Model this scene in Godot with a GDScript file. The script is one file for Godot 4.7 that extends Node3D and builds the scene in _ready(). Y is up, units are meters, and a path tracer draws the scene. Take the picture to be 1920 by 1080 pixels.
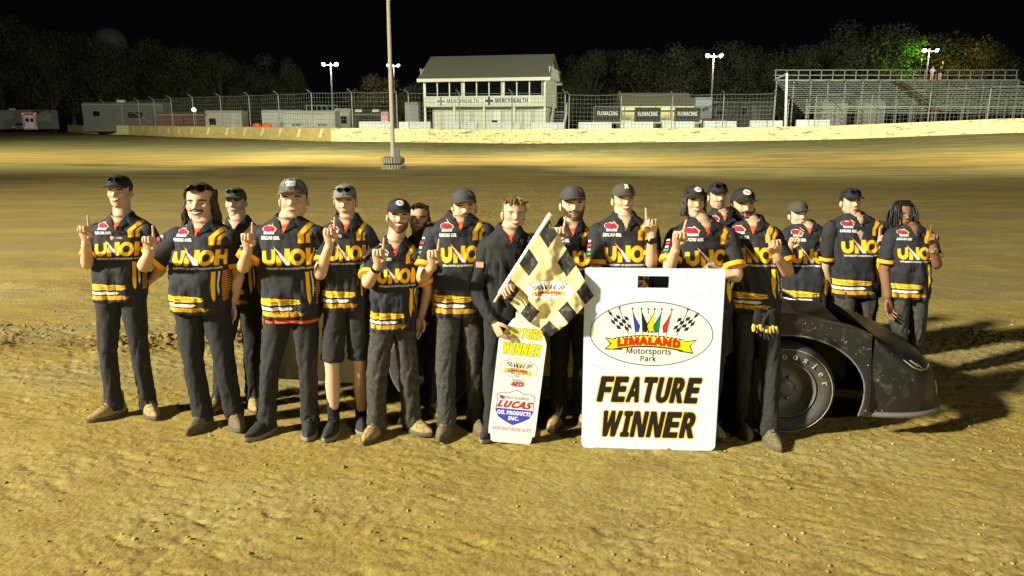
extends Node3D

# ---------------------------------------------------------------- camera model
const FPX := 1387.0
const EYE := Vector3(0.0, 2.15, 0.0)
const PITCH := 0.2061          # downward tilt in radians
var M := {}                    # shared materials
var names := {}
var nz := FastNoiseLite.new()
var nr := FastNoiseLite.new()
var rng := RandomNumberGenerator.new()

func ray(px: float, py: float) -> Vector3:
	var x := (px - 960.0) / FPX
	var y := (540.0 - py) / FPX
	return Vector3(x, y * cos(PITCH) - sin(PITCH), -y * sin(PITCH) - cos(PITCH))

func at_z(px: float, py: float, z: float) -> Vector3:
	var d := ray(px, py)
	return EYE + d * (z / d.z)

func on_ground(px: float, py: float, y := 0.0) -> Vector3:
	var d := ray(px, py)
	return EYE + d * ((y - EYE.y) / d.y)

# ---------------------------------------------------------------- mesh builder
class MB:
	var v := PackedVector3Array()
	var uv := PackedVector2Array()
	var c := PackedColorArray()
	var ix := PackedInt32Array()
	var col := Color(1, 1, 1)

	func p(a: Vector3, t := Vector2.ZERO) -> int:
		v.append(a); uv.append(t); c.append(col)
		return v.size() - 1

	func quad(a: int, b: int, d: int, e: int) -> void:   # counter-clockwise seen from outside
		ix.append_array(PackedInt32Array([a, d, b, a, e, d]))

	func tri(a: int, b: int, d: int) -> void:
		ix.append_array(PackedInt32Array([a, d, b]))

	func q4(a: Vector3, b: Vector3, d: Vector3, e: Vector3) -> void:
		var k := p(a, Vector2(0, 1)); p(b, Vector2(1, 1)); p(d, Vector2(1, 0)); p(e, Vector2(0, 0))
		quad(k, k + 1, k + 2, k + 3)

	func box(lo: Vector3, hi: Vector3, xf := Transform3D()) -> void:
		var e: Array[Vector3] = []
		for i in 8:
			e.append(xf * Vector3(hi.x if i & 1 else lo.x, hi.y if i & 2 else lo.y, hi.z if i & 4 else lo.z))
		q4(e[4], e[5], e[7], e[6]); q4(e[1], e[0], e[2], e[3]); q4(e[5], e[1], e[3], e[7])
		q4(e[0], e[4], e[6], e[2]); q4(e[6], e[7], e[3], e[2]); q4(e[0], e[1], e[5], e[4])

	func beam(a: Vector3, b: Vector3, w: float, h: float, up := Vector3.UP) -> void:
		var t := (b - a)
		var l := t.length()
		t /= l
		if absf(t.dot(up)) > 0.98: up = Vector3(0, 0, 1)
		var s := t.cross(up).normalized()
		var u := s.cross(t)
		box(Vector3(-w / 2, -h / 2, -l), Vector3(w / 2, h / 2, 0), Transform3D(Basis(s, u, -t), a))

	func tube(pts: Array, rad: Array, n := 10, caps := true, flat := 1.0, hint := Vector3.ZERO) -> void:
		# rad: float per point; flat squeezes the second axis of the ring
		var m := pts.size()
		var up := hint
		var base := v.size()
		for k in m:
			var t: Vector3 = (pts[mini(k + 1, m - 1)] - pts[maxi(k - 1, 0)]).normalized()
			if up == Vector3.ZERO:
				up = Vector3(0, 0, 1) if absf(t.z) < 0.9 else Vector3(1, 0, 0)
			var n1 := (up - t * up.dot(t)).normalized()
			var n2 := t.cross(n1)
			up = n1
			for j in n:
				var th := TAU * j / n
				p(pts[k] + n1 * (cos(th) * rad[k] * flat) + n2 * (sin(th) * rad[k]), Vector2(float(j) / n, float(k) / (m - 1)))
		for k in m - 1:
			for j in n:
				var j2 := (j + 1) % n
				quad(base + k * n + j, base + k * n + j2, base + (k + 1) * n + j2, base + (k + 1) * n + j)
		if caps:
			var a := p(pts[0]); var b := p(pts[m - 1])
			for j in n:
				tri(a, base + (j + 1) % n, base + j)
				tri(b, base + (m - 1) * n + j, base + (m - 1) * n + (j + 1) % n)

	func rings(rs: Array, closed := true) -> int:   # rs: array of PackedVector3Array, counter-clockwise seen against the direction of travel
		var n: int = rs[0].size()
		var base := v.size()
		for r in rs:
			for q in r: p(q)
		for k in rs.size() - 1:
			for j in (n if closed else n - 1):
				var j2 := (j + 1) % n
				quad(base + k * n + j, base + k * n + j2, base + (k + 1) * n + j2, base + (k + 1) * n + j)
		return base

	func fan(base: int, n: int, flip := false) -> void:
		for j in range(1, n - 1):
			if flip: tri(base, base + j + 1, base + j)
			else: tri(base, base + j, base + j + 1)

	func ball(o: Vector3, r: Vector3, n := 10, m := 7) -> void:
		var rs := []
		for k in m + 1:
			var a := PI * (float(k) / m - 0.5)
			a = clampf(a, -1.55, 1.55)
			var ring := PackedVector3Array()
			for j in n:
				var th := -TAU * j / n
				ring.append(o + Vector3(r.x * cos(a) * cos(th), r.y * sin(a), r.z * cos(a) * sin(th)))
			rs.append(ring)
		rings(rs)

	func add(o: MB, xf := Transform3D()) -> void:
		var base := v.size()
		for k in o.v.size():
			v.append(xf * o.v[k])
		uv.append_array(o.uv); c.append_array(o.c)
		for i in o.ix: ix.append(base + i)

	func normals() -> PackedVector3Array:
		var n := PackedVector3Array()
		n.resize(v.size())
		for t in range(0, ix.size(), 3):
			var a := ix[t]; var b := ix[t + 1]; var d := ix[t + 2]
			var f := (v[d] - v[a]).cross(v[b] - v[a])
			n[a] += f; n[b] += f; n[d] += f
		for k in n.size():
			n[k] = n[k].normalized() if n[k].length_squared() > 1e-20 else Vector3.UP
		return n

	func mesh(mat: Material, into: ArrayMesh = null, nn := PackedVector3Array()) -> ArrayMesh:
		var am := into if into else ArrayMesh.new()
		if ix.is_empty(): return am
		var arr := []
		arr.resize(Mesh.ARRAY_MAX)
		arr[Mesh.ARRAY_VERTEX] = v
		arr[Mesh.ARRAY_NORMAL] = nn if nn.size() else normals()
		arr[Mesh.ARRAY_TEX_UV] = uv
		arr[Mesh.ARRAY_COLOR] = c
		arr[Mesh.ARRAY_INDEX] = ix
		am.add_surface_from_arrays(Mesh.PRIMITIVE_TRIANGLES, arr)
		am.surface_set_material(am.get_surface_count() - 1, mat)
		return am

	func flat_mesh(mat: Material) -> ArrayMesh:       # every face keeps its own vertices: hard edges
		var o := MB.new()
		for i in ix:
			o.col = c[i]
			o.ix.append(o.p(v[i], uv[i]))
		return o.mesh(mat)

# ---------------------------------------------------------------- nodes
func numbered(n: String) -> String:
	var k: int = names.get(n, 0)
	names[n] = k + 1
	return n if k == 0 else "%s_%03d" % [n, k]

func tag(o: Node3D, label: String, category: String, group := "") -> Node3D:
	o.set_meta("label", label); o.set_meta("category", category)
	if group: o.set_meta("group", group)
	return o

func thing(n: String, label: String, category: String, pos := Vector3.ZERO, yaw := 0.0, group := "") -> Node3D:
	var o := Node3D.new()
	o.name = numbered(n)
	add_child(o)
	o.position = pos; o.rotation.y = yaw
	return tag(o, label, category, group)

func obj(n: String, mesh: Mesh, parent: Node3D = null, pos := Vector3.ZERO) -> MeshInstance3D:
	var o := MeshInstance3D.new()
	o.mesh = mesh
	if parent:
		o.name = n
		parent.add_child(o, true)
	else:
		o.name = numbered(n)
		add_child(o)
	o.position = pos
	return o

func structure(n: String, mesh: Mesh) -> MeshInstance3D:
	var o := obj(n, mesh)
	o.set_meta("kind", "structure")
	return o

func srgb(r: float, g: float, b: float) -> Color:
	return Color(r / 255.0, g / 255.0, b / 255.0)

func mat(c: Color, rough := 0.8, metal := 0.0) -> StandardMaterial3D:
	var m := StandardMaterial3D.new()
	m.albedo_color = c; m.roughness = rough; m.metallic = metal
	return m

func bumpy(m: StandardMaterial3D, tex: Texture2D, scale: float, cm: float, world := false) -> StandardMaterial3D:
	m.uv1_triplanar = true
	m.uv1_world_triplanar = world
	m.uv1_scale = Vector3.ONE * scale
	m.heightmap_enabled = true; m.heightmap_texture = tex; m.heightmap_scale = cm
	return m

func noise_tex(size: int, freq: float, oct: int, sd: int, lo := Color.BLACK, hi := Color.WHITE, fractal := FastNoiseLite.FRACTAL_FBM) -> ImageTexture:
	var n := FastNoiseLite.new()
	n.seed = sd; n.frequency = freq; n.fractal_octaves = oct; n.fractal_type = fractal
	var im := n.get_seamless_image(size, size)
	var g := Image.create(size, size, false, Image.FORMAT_RGB8)
	for y in size:
		for x in size:
			g.set_pixel(x, y, lo.lerp(hi, im.get_pixel(x, y).r))
	return ImageTexture.create_from_image(g)

# ---------------------------------------------------------------- print canvas
class Canvas:
	var im: Image
	var w: int
	var h: int
	func _init(W: int, H: int, bg: Color) -> void:
		w = W; h = H
		im = Image.create(W, H, false, Image.FORMAT_RGBA8)
		im.fill(bg)
	func poly(pts: Array, col: Color) -> void:
		var y0 := INF; var y1 := -INF
		for q in pts:
			y0 = minf(y0, q.y); y1 = maxf(y1, q.y)
		for y in range(maxi(0, int(floor(y0))), mini(h, int(ceil(y1)))):
			var yc := y + 0.5
			var xs := []
			for k in pts.size():
				var a: Vector2 = pts[k]; var b: Vector2 = pts[(k + 1) % pts.size()]
				if (a.y <= yc) != (b.y <= yc):
					xs.append(a.x + (yc - a.y) / (b.y - a.y) * (b.x - a.x))
			xs.sort()
			for k in range(0, xs.size() - 1, 2):
				var xa := clampi(int(round(xs[k])), 0, w)
				var xb := clampi(int(round(xs[k + 1])), 0, w)
				if xb > xa: im.fill_rect(Rect2i(xa, y, xb - xa, 1), col)
	func rect(x0: float, y0: float, x1: float, y1: float, col: Color) -> void:
		im.fill_rect(Rect2i(int(x0), int(y0), int(x1 - x0), int(y1 - y0)), col)
	func oval(cx: float, cy: float, rx: float, ry: float, col: Color) -> void:
		var a := []
		for k in 72: a.append(Vector2(cx + rx * cos(TAU * k / 72), cy + ry * sin(TAU * k / 72)))
		poly(a, col)
	func line(pts: Array, wd: float, col: Color) -> void:
		for k in pts.size() - 1:
			var a: Vector2 = pts[k]; var b: Vector2 = pts[k + 1]
			var t := (b - a).normalized() * wd / 2
			var n := Vector2(-t.y, t.x)
			poly([a - t + n, b + t + n, b + t - n, a - t - n], col)
	func text(s: String, font: Font, x: float, y: float, tw: float, th: float, col: Color, shear := 0.0, spread := 0.0, bend := 0.0) -> void:
		# fits the letters of s into the box x, y, tw, th; spread draws a fatter outline
		var t := TextMesh.new()
		t.font = font; t.text = s; t.depth = 0.0; t.font_size = 96; t.pixel_size = 0.01; t.curve_step = 1.0
		var a := t.surface_get_arrays(0)
		var v: PackedVector3Array = a[Mesh.ARRAY_VERTEX]
		var ix: PackedInt32Array = a[Mesh.ARRAY_INDEX] if a[Mesh.ARRAY_INDEX] != null else PackedInt32Array(range(v.size()))
		var lo := Vector2(INF, INF); var hi := -lo
		for q in v:
			lo = Vector2(minf(lo.x, q.x), minf(lo.y, q.y)); hi = Vector2(maxf(hi.x, q.x), maxf(hi.y, q.y))
		var offs := [Vector2.ZERO]
		if spread > 0.0:
			offs = []
			for k in 8: offs.append(Vector2.from_angle(TAU * k / 8) * spread)
		for o in offs:
			for k in range(0, ix.size(), 3):
				var tr := []
				for i in 3:
					var q := v[ix[k + i]]
					var fx := (q.x - lo.x) / (hi.x - lo.x)
					var fy := (q.y - lo.y) / (hi.y - lo.y)
					tr.append(Vector2(x + fx * tw + (fy - 0.5) * shear, y + th - fy * th + bend * (fx - 0.5) * (fx - 0.5) * 4.0) + o)
				poly(tr, col)
	func grime(n: FastNoiseLite, col: Color, thr: float, k: float, scale: float) -> void:
		for yy in h:
			for xx in w:
				var q := n.get_noise_2d(xx * scale, yy * scale)
				if q > thr:
					im.set_pixel(xx, yy, im.get_pixel(xx, yy).lerp(col, minf(1.0, (q - thr) * k)))
	func tex(div := 2) -> ImageTexture:
		if div > 1: im.resize(w / div, h / div, Image.INTERPOLATE_BILINEAR)
		return ImageTexture.create_from_image(im)

func font(nm := "Droid Sans", wt := 700) -> SystemFont:
	var f := SystemFont.new()
	f.font_names = PackedStringArray([nm]); f.font_weight = wt
	return f

# ---------------------------------------------------------------- scene
func _ready() -> void:
	rng.seed = 7
	nz.seed = 3; nz.frequency = 1.0; nz.fractal_octaves = 3
	nr.seed = 11; nr.frequency = 1.0; nr.fractal_octaves = 2
	var cam := Camera3D.new()
	cam.name = "camera"
	cam.fov = 2.0 * rad_to_deg(atan(540.0 / FPX))
	cam.near = 0.05; cam.far = 900.0
	cam.position = EYE
	cam.rotation.x = -PITCH
	add_child(cam)
	cam.current = true
	var we := WorldEnvironment.new()
	var env := Environment.new()
	env.background_mode = Environment.BG_SKY
	var sky := Sky.new()
	var sm := ProceduralSkyMaterial.new()
	sm.sky_top_color = srgb(4, 4, 6); sm.sky_horizon_color = srgb(5, 5, 7)
	sm.ground_horizon_color = srgb(4, 4, 4); sm.ground_bottom_color = srgb(3, 3, 3)
	sm.sky_energy_multiplier = 1.0
	sky.sky_material = sm
	env.sky = sky
	env.tonemap_mode = Environment.TONE_MAPPER_LINEAR
	env.tonemap_exposure = 1.0
	env.sdfgi_enabled = true; env.ssao_enabled = true; env.ssil_enabled = true
	we.environment = env
	we.name = "environment"
	add_child(we)
	floodlights()
	materials()
	var t0 := Time.get_ticks_msec()
	ground(); print("ground ", Time.get_ticks_msec() - t0)
	track_wall(); fences(); print("walls ", Time.get_ticks_msec() - t0)
	buildings(); grandstand(); vehicles(); trees(); print("far ", Time.get_ticks_msec() - t0)
	race_car(); print("car ", Time.get_ticks_msec() - t0)
	people(); print("people ", Time.get_ticks_msec() - t0)
	props(); print("props ", Time.get_ticks_msec() - t0)

func spot(parent: Node3D, pos: Vector3, aim: Vector3, energy: float, angle: float, col: Color, size := 0.4) -> void:
	var l := SpotLight3D.new()
	l.name = "lamp"
	parent.add_child(l, true)
	l.transform = Transform3D(Basis.looking_at(aim - pos, Vector3.UP), pos + (aim - pos).normalized() * 0.5)
	l.light_energy = energy; l.light_color = col; l.light_size = size
	l.spot_angle = angle; l.spot_angle_attenuation = 1.0; l.spot_range = 300.0; l.spot_attenuation = 2.0
	l.shadow_enabled = true

func lamp_head(parent: Node3D, pos: Vector3, aim: Vector3, r := 0.3) -> void:
	# a round floodlight: reflector housing, glowing lens
	var d := (aim - pos).normalized()
	var h := MB.new()
	h.tube([pos - d * 0.42, pos - d * 0.4, pos - d * 0.15, pos], [0.06, 0.11, r * 0.85, r], 14, false)
	var hs := obj("lamp_housing", h.mesh(M.steel), parent)
	var g := MB.new()
	g.tube([pos - d * 0.06, pos - d * 0.05], [r * 0.94, r * 0.94], 14, true)
	obj("lamp_lens", g.mesh(M.lamp), hs)

const KEY_AT := Vector3(-40.0, 23.5, 13.0)
const FILL_AT := Vector3(34.0, 20.0, 46.0)
const POLE_TOP := 15.0

func floodlights() -> void:
	M.steel = mat(srgb(120, 120, 116), 0.5, 0.6)
	M.lamp = mat(srgb(255, 250, 235), 0.4)
	M.lamp.emission_enabled = true; M.lamp.emission = Color(1.0, 0.97, 0.9); M.lamp.emission_energy_multiplier = 14.0
	M.wood_pole = mat(srgb(222, 216, 194), 0.85)
	# floodlight towers outside the frame; all but the first are added for their light
	var spec := [
		[KEY_AT, Vector3(0.5, 0.5, -4.8), 7200.0, 55.0, "tall steel floodlight tower beside the infield, lamps aimed at the crew", Color(1.0, 0.975, 0.90), 1.5],
		[FILL_AT, Vector3(0.0, 0.5, -8.0), 850.0, 34.0, "added unseen floodlight tower behind the camera, dim lamps filling the shadows", Color(1.0, 0.98, 0.93), 1.2],  # extra tower put in as weak fill for the dark sides
		[Vector3(-50.0, 20.0, -36.0), Vector3(-40.0, 0.5, -72.0), 2300.0, 56.0, "added unseen floodlight tower at the turn end of the infield, lamps aimed along the wall", Color(1.0, 0.98, 0.86), 0.6],  # added to spread light over the far turn and wall
		[Vector3(48.0, 20.0, -34.0), Vector3(34.0, 0.5, -70.0), 2500.0, 56.0, "added unseen floodlight tower at the grandstand end of the infield, lamps aimed at the track", Color(1.0, 0.98, 0.86), 0.6],  # its added counterpart, evening out the light on the track
	]
	for s in spec:
		var at: Vector3 = s[0]
		var t := thing("floodlight_tower", s[4], "floodlight", Vector3(at.x, 0, at.z), 0.0, "floodlight towers around the track")
		var p := MB.new()
		var b := (s[1] as Vector3 - at); b.y = 0; b = b.normalized()
		var o := at - b * 0.9; o.y = 0.0
		p.tube([o - t.position, o + Vector3(0, at.y + 0.8, 0) - t.position], [0.22, 0.12], 10)
		obj("pole", p.mesh(M.steel), t)
		var side := b.cross(Vector3.UP)
		var c := MB.new()
		c.beam(o + Vector3(0, at.y, 0) - side * 1.6 - t.position, o + Vector3(0, at.y, 0) + side * 1.6 - t.position, 0.12, 0.12)
		obj("crossarm", c.mesh(M.steel), t)
		for k in 3:
			lamp_head(t, at - t.position + side * (k - 1) * 1.2 - b * 0.35, s[1] - t.position, 0.3)
		spot(t, at - t.position, s[1] - t.position, s[2], s[3], s[5], s[6])

func materials() -> void:
	M.fine = noise_tex(256, 0.06, 4, 5)
	M.rough_dirt = noise_tex(512, 0.03, 5, 9)
	M.white_paint = mat(srgb(232, 232, 226), 0.6)
	M.black = mat(srgb(16, 16, 17), 0.6)
	M.skin = mat(Color.WHITE, 0.55); M.skin.vertex_color_use_as_albedo = true
	M.skin.metallic_specular = 0.4
	M.vc = mat(Color.WHITE, 0.8); M.vc.vertex_color_use_as_albedo = true
	M.hair = mat(Color.WHITE, 0.55); M.hair.vertex_color_use_as_albedo = true
	M.orange = mat(srgb(240, 90, 30), 0.85)
	M.lens = mat(srgb(8, 8, 10), 0.08); M.lens.metallic_specular = 0.9
	M.sock = mat(srgb(22, 22, 24), 0.95)
# ---------------------------------------------------------------- ground
const WX := [-140.0, -89.0, -60.0, -36.0, -17.3, 1.0, 18.4, 29.0, 49.0, 80.0]
const WZ := [170.0, 150.0, 113.0, 90.0, 75.5, 72.0, 74.0, 74.5, 71.0, 60.0]
const WB := [2.6, 2.45, 2.0, 1.63, 1.35, 1.2, 1.35, 1.5, 2.25, 2.6]

func curve(xs: Array, ys: Array, x: float) -> float:
	if x <= xs[0]: return ys[0]
	for k in xs.size() - 1:
		if x <= xs[k + 1]:
			var t: float = (x - xs[k]) / (xs[k + 1] - xs[k])
			t = t * t * (3 - 2 * t) * 0.35 + t * 0.65
			return lerpf(ys[k], ys[k + 1], t)
	return ys[ys.size() - 1]

func land(x: float, z: float) -> float:      # broad shape: flat infield, banked track, flat pit side
	var d := -z
	var wd := curve(WX, WZ, x)
	var b := curve(WX, WB, x)
	var d0 := 38.0
	if d <= d0: return 0.0
	return b * clampf((d - d0) / (wd - 0.5 - d0), 0.0, 1.0)

func relief(x: float, z: float) -> float:
	var d := -z
	if d > 40.0: return 0.0
	var fade := 1.0 if d < 12.0 else 12.0 / d
	# scrape marks run along u, a little turned from the x axis
	var u := x * 0.94 + z * 0.34
	var w := -x * 0.34 + z * 0.94
	var h := nz.get_noise_2d(u * 0.5, w * 0.9) * 0.014
	var s := nr.get_noise_2d(u * 2.2, w * 9.0)
	h += (maxf(s - 0.1, 0.0) * 0.012 - maxf(-s - 0.26, 0.0) * 0.035) * (0.45 + nz.get_noise_2d(x * 0.7 + 40.0, z * 0.7))
	var cl := nz.get_noise_2d(x * 11.0, z * 11.0)
	h -= maxf(nr.get_noise_2d(u * 3.2 + 31.0, w * 13.0) - 0.36, 0.0) * 0.055 * clampf(0.5 + nz.get_noise_2d(x * 0.8, z * 0.8 + 50.0) * 2.0, 0.0, 1.0)
	var patch := clampf(nz.get_noise_2d(x * 0.45 - 7.0, z * 0.8 + 3.0) * 2.2 + 0.45, 0.0, 1.0)
	h += (maxf(cl - 0.05, 0.0) * 0.022 - 0.002) * patch
	h += nz.get_noise_2d(x * 4.0 + 3.0, z * 8.0) * 0.008 * clampf((d - 4.2) * 0.8, 0.25, 1.0)
	h += nz.get_noise_2d(x * 24.0, z * 24.0) * 0.003
	# a shallow wheel rut across the slick clay
	h -= exp(-pow((d - 21.5 - 0.4 * sin(x * 0.3)) / 0.4, 2.0)) * clampf(nz.get_noise_2d(x * 0.2, 5.0) * 4.0 + 0.4, 0.0, 1.0) * 0.12
	# a ridge of churned clods behind the crew, strongest to the side of the car-free end
	var rz := 7.75 + 0.25 * sin(x * 0.7) + 0.04 * x + nr.get_noise_2d(x * 0.8, 3.0) * 0.5
	var rid := exp(-pow((d - rz) / 0.55, 2.0)) * (1.0 if x < -0.6 else 0.45) * clampf(0.55 + nz.get_noise_2d(x * 0.9, 7.0 + z * 0.4) * 1.6, 0.0, 1.0)
	h += rid * (0.022 + maxf(cl, 0.0) * 0.085)
	h += exp(-pow((d - 10.3 + nr.get_noise_2d(x * 0.9, 9.0) * 0.5) / 0.3, 2.0)) * clampf(-x - 5.6, 0.0, 1.0) * (0.03 + maxf(cl, 0.0) * 0.12)
	return h * fade

func gh(x: float, z: float) -> float:
	return land(x, z) + relief(x, z)

func steps(lo: float, hi: float, fine_lo: float, fine_hi: float, fine: float, grow: float, most: float) -> PackedFloat32Array:
	var a := PackedFloat32Array()
	var x := fine_lo
	var s := fine
	var before := []
	while x > lo:
		s = minf(s * grow, most); x -= s; before.append(x)
	before.reverse()
	for q in before: a.append(q)
	x = fine_lo
	while x < fine_hi:
		a.append(x); x += fine
	s = fine
	while x < hi:
		a.append(x); s = minf(s * grow, most); x += s
	a.append(x)
	return a

func clay(x: float, z: float, h: float) -> Color:
	var d := -z
	var n1 := nz.get_noise_2d(x * 0.35, z * 0.8)
	var n2 := nr.get_noise_2d(x * 3.1, z * 5.0)
	var dry := Color(0.372, 0.282, 0.074)
	var pale := Color(0.40, 0.322, 0.108)
	var damp := Color(0.27, 0.188, 0.055)
	var slick := Color(0.30, 0.245, 0.098)
	var c := dry.lerp(pale, clampf(0.4 + n1 * 1.2 + n2 * 0.4, 0, 1))
	c = c.lerp(damp, clampf(nz.get_noise_2d(x * 1.3 + 9.0, z * 2.0) * 1.2 - 0.1 + n2 * 0.3, 0, 0.55))
	c = c * (1.0 + 0.22 * nr.get_noise_2d(x * 9.0, z * 13.0) + 0.10 * nz.get_noise_2d(x * 30.0, z * 30.0))
	c = c.lerp(Color(0.40, 0.262, 0.07), clampf(-x * 0.16 + nz.get_noise_2d(x * 0.3, z * 0.3) * 0.8, 0.0, 0.25))
	if d > 6.0:
		var rz := 7.75 + 0.25 * sin(x * 0.7) + 0.04 * x
		var k := exp(-pow((d - rz) / 0.5, 2.0)) * (0.75 if x < -0.6 else 0.3)
		c = c.lerp(Color(0.21, 0.145, 0.05), clampf(k + n2 * 0.25 * k, 0, 1))
		c = c.lerp(pale, smoothstep(-0.1, 0.25, n1 + 0.5 * n2) * 0.7)
		# tyre-polished clay: lanes with ragged, streaky edges, loose dry clay left between them
		var lane := nz.get_noise_2d(x * 0.05, z * 0.5) + 0.55 * nr.get_noise_2d(x * 0.35, z * 1.9) + 0.35 * nr.get_noise_2d(x * 1.3, z * 6.0)
		c = c.lerp(slick, smoothstep(-0.02, 0.06, lane) * 0.75)
	if d > 34.0:
		var wd := curve(WX, WZ, x)
		var q := (d - 38.0) / (wd - 38.0) + nz.get_noise_2d(x * 0.035, z * 0.10) * 0.07
		var st := nz.get_noise_2d(x * 0.10, z * 0.9)
		var bands := [[-0.06, c], [0.0, Color(0.36, 0.31, 0.12)], [0.12, Color(0.38, 0.335, 0.125)], [0.15, Color(0.24, 0.18, 0.065)], [0.19, Color(0.40, 0.29, 0.085)],
			[0.38, Color(0.40, 0.29, 0.09)], [0.46, Color(0.33, 0.28, 0.10)], [0.6, Color(0.27, 0.24, 0.095)], [0.7, Color(0.20, 0.19, 0.085)], [0.9, Color(0.22, 0.19, 0.075)], [0.97, Color(0.22, 0.165, 0.06)]]
		if x < -58.0 and q > 0.6: q = minf(q, 0.9)
		if q > 1.02:
			c = Color(0.13, 0.125, 0.07).lerp(Color(0.09, 0.10, 0.045), clampf(n1 * 2.0, 0, 1))
		elif q > -0.06:
			for k in bands.size():
				if k == bands.size() - 1 or q < bands[k + 1][0]:
					var nx: Array = bands[mini(k + 1, bands.size() - 1)]
					var t := 0.0 if k == bands.size() - 1 else clampf((q - bands[k][0]) / (nx[0] - bands[k][0]), 0, 1)
					c = (bands[k][1] as Color).lerp(nx[1], t)
					break
			c = c * (1.0 + st * 0.5 + n1 * 0.25)
			if q > 0.5 and q < 0.9:
				c = c.lerp(Color(0.42, 0.38, 0.17), clampf(nr.get_noise_2d(x * 0.7, z * 1.4) * 2.2 - 0.5, 0, 0.8))
	c.r = maxf(c.r, 0.01); c.g = maxf(c.g, 0.01); c.b = maxf(c.b, 0.004)
	c.a = 1.0
	return c

func ground() -> void:
	var xs := steps(-420.0, 420.0, -5.2, 5.2, 0.022, 1.07, 14.0)
	var zs := steps(-700.0, 70.0, -8.6, -3.0, 0.022, 1.022, 9.0)
	# keep far rows tight up to the wall
	var far := PackedFloat32Array()
	for z in zs:
		if z > -30.0: far.append(z)
	var back := PackedFloat32Array()
	var z := -30.0
	while z > -80.0:
		back.append(z); z -= 0.45
	while z > -700.0:
		back.append(z); z -= maxf(1.5, -z * 0.03)
	back.reverse()
	back.append_array(far)
	zs = back
	var b := MB.new()
	var nx := xs.size()
	var nn := PackedVector3Array()
	for zz in zs:
		for xx in xs:
			var h := gh(xx, zz)
			b.col = clay(xx, zz, h)
			b.p(Vector3(xx, h, zz), Vector2(xx, zz))
	for k in zs.size():
		var k0 := maxi(k - 1, 0); var k1 := mini(k + 1, zs.size() - 1)
		for i in nx:
			var i0 := maxi(i - 1, 0); var i1 := mini(i + 1, nx - 1)
			var dx := (b.v[k * nx + i1].y - b.v[k * nx + i0].y) / (xs[i1] - xs[i0])
			var dz := (b.v[k1 * nx + i].y - b.v[k0 * nx + i].y) / (zs[k1] - zs[k0])
			nn.append(Vector3(-dx, 1, -dz).normalized())
	for k in zs.size() - 1:
		for i in nx - 1:
			var a := k * nx + i
			b.quad(a + nx, a + nx + 1, a + 1, a)
	var m := mat(Color.WHITE, 0.95)
	m.vertex_color_use_as_albedo = true
	m.metallic_specular = 0.2
	var tx := noise_tex(512, 0.045, 5, 21, Color(0.80, 0.79, 0.77), Color(1.0, 1.0, 1.0))
	m.albedo_texture = tx
	bumpy(m, M.rough_dirt, 1.2, 0.5, true)
	structure("ground", b.mesh(m, null, nn))
	# loose clods
	var rock := MB.new()
	rock.ball(Vector3.ZERO, Vector3(1, 0.7, 1), 7, 5)
	for k in rock.v.size():
		rock.v[k] *= 1.0 + nz.get_noise_3dv(rock.v[k] * 1.7) * 0.6
	var mm := MultiMesh.new()
	mm.transform_format = MultiMesh.TRANSFORM_3D
	mm.use_colors = true
	var cm := mat(Color.WHITE, 0.95); cm.vertex_color_use_as_albedo = true; cm.metallic_specular = 0.2
	mm.mesh = rock.mesh(cm)
	var spots := []
	while spots.size() < 5200:
		var d := rng.randf_range(3.1, 11.0)
		if rng.randf() < 0.35: d = 7.75 + rng.randfn(0.0, 0.3)
		var x := rng.randf_range(-0.75, 0.75) * d
		var pt := nz.get_noise_2d(x * 0.45 - 7.0, -d * 0.8 + 3.0) * 2.2 + 0.5
		if rng.randf() > pt + 0.25: continue
		if absf(d - 7.75) < 0.6 and x > -0.5 and rng.randf() < 0.6: continue
		spots.append(Vector3(x, gh(x, -d), -d))
	mm.instance_count = spots.size()
	for k in spots.size():
		var r := 0.004 + 0.010 * pow(rng.randf(), 5.0)
		if absf(-spots[k].z - 7.75) < 0.6: r *= 1.8
		var bs := Basis(Vector3(rng.randfn(), rng.randfn(), rng.randfn()).normalized(), rng.randf() * TAU).scaled(Vector3(r, r * 0.7, r))
		mm.set_instance_transform(k, Transform3D(bs, spots[k] + Vector3(0, r * 0.25, 0)))
		var cc := clay(spots[k].x, spots[k].z, 0.0) * rng.randf_range(0.75, 1.15)
		cc.a = 1
		mm.set_instance_color(k, cc)
	var mi := MultiMeshInstance3D.new()
	mi.multimesh = mm
	mi.name = "dirt_clods"
	mi.set_meta("kind", "stuff")
	tag(mi, "loose clods and crumbs of ochre clay scattered over the infield", "dirt")
	add_child(mi)
# ---------------------------------------------------------------- track wall, fence, barriers
func wall_at(x: float) -> Vector3:
	return Vector3(x, curve(WX, WB, x), -curve(WX, WZ, x))

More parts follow.
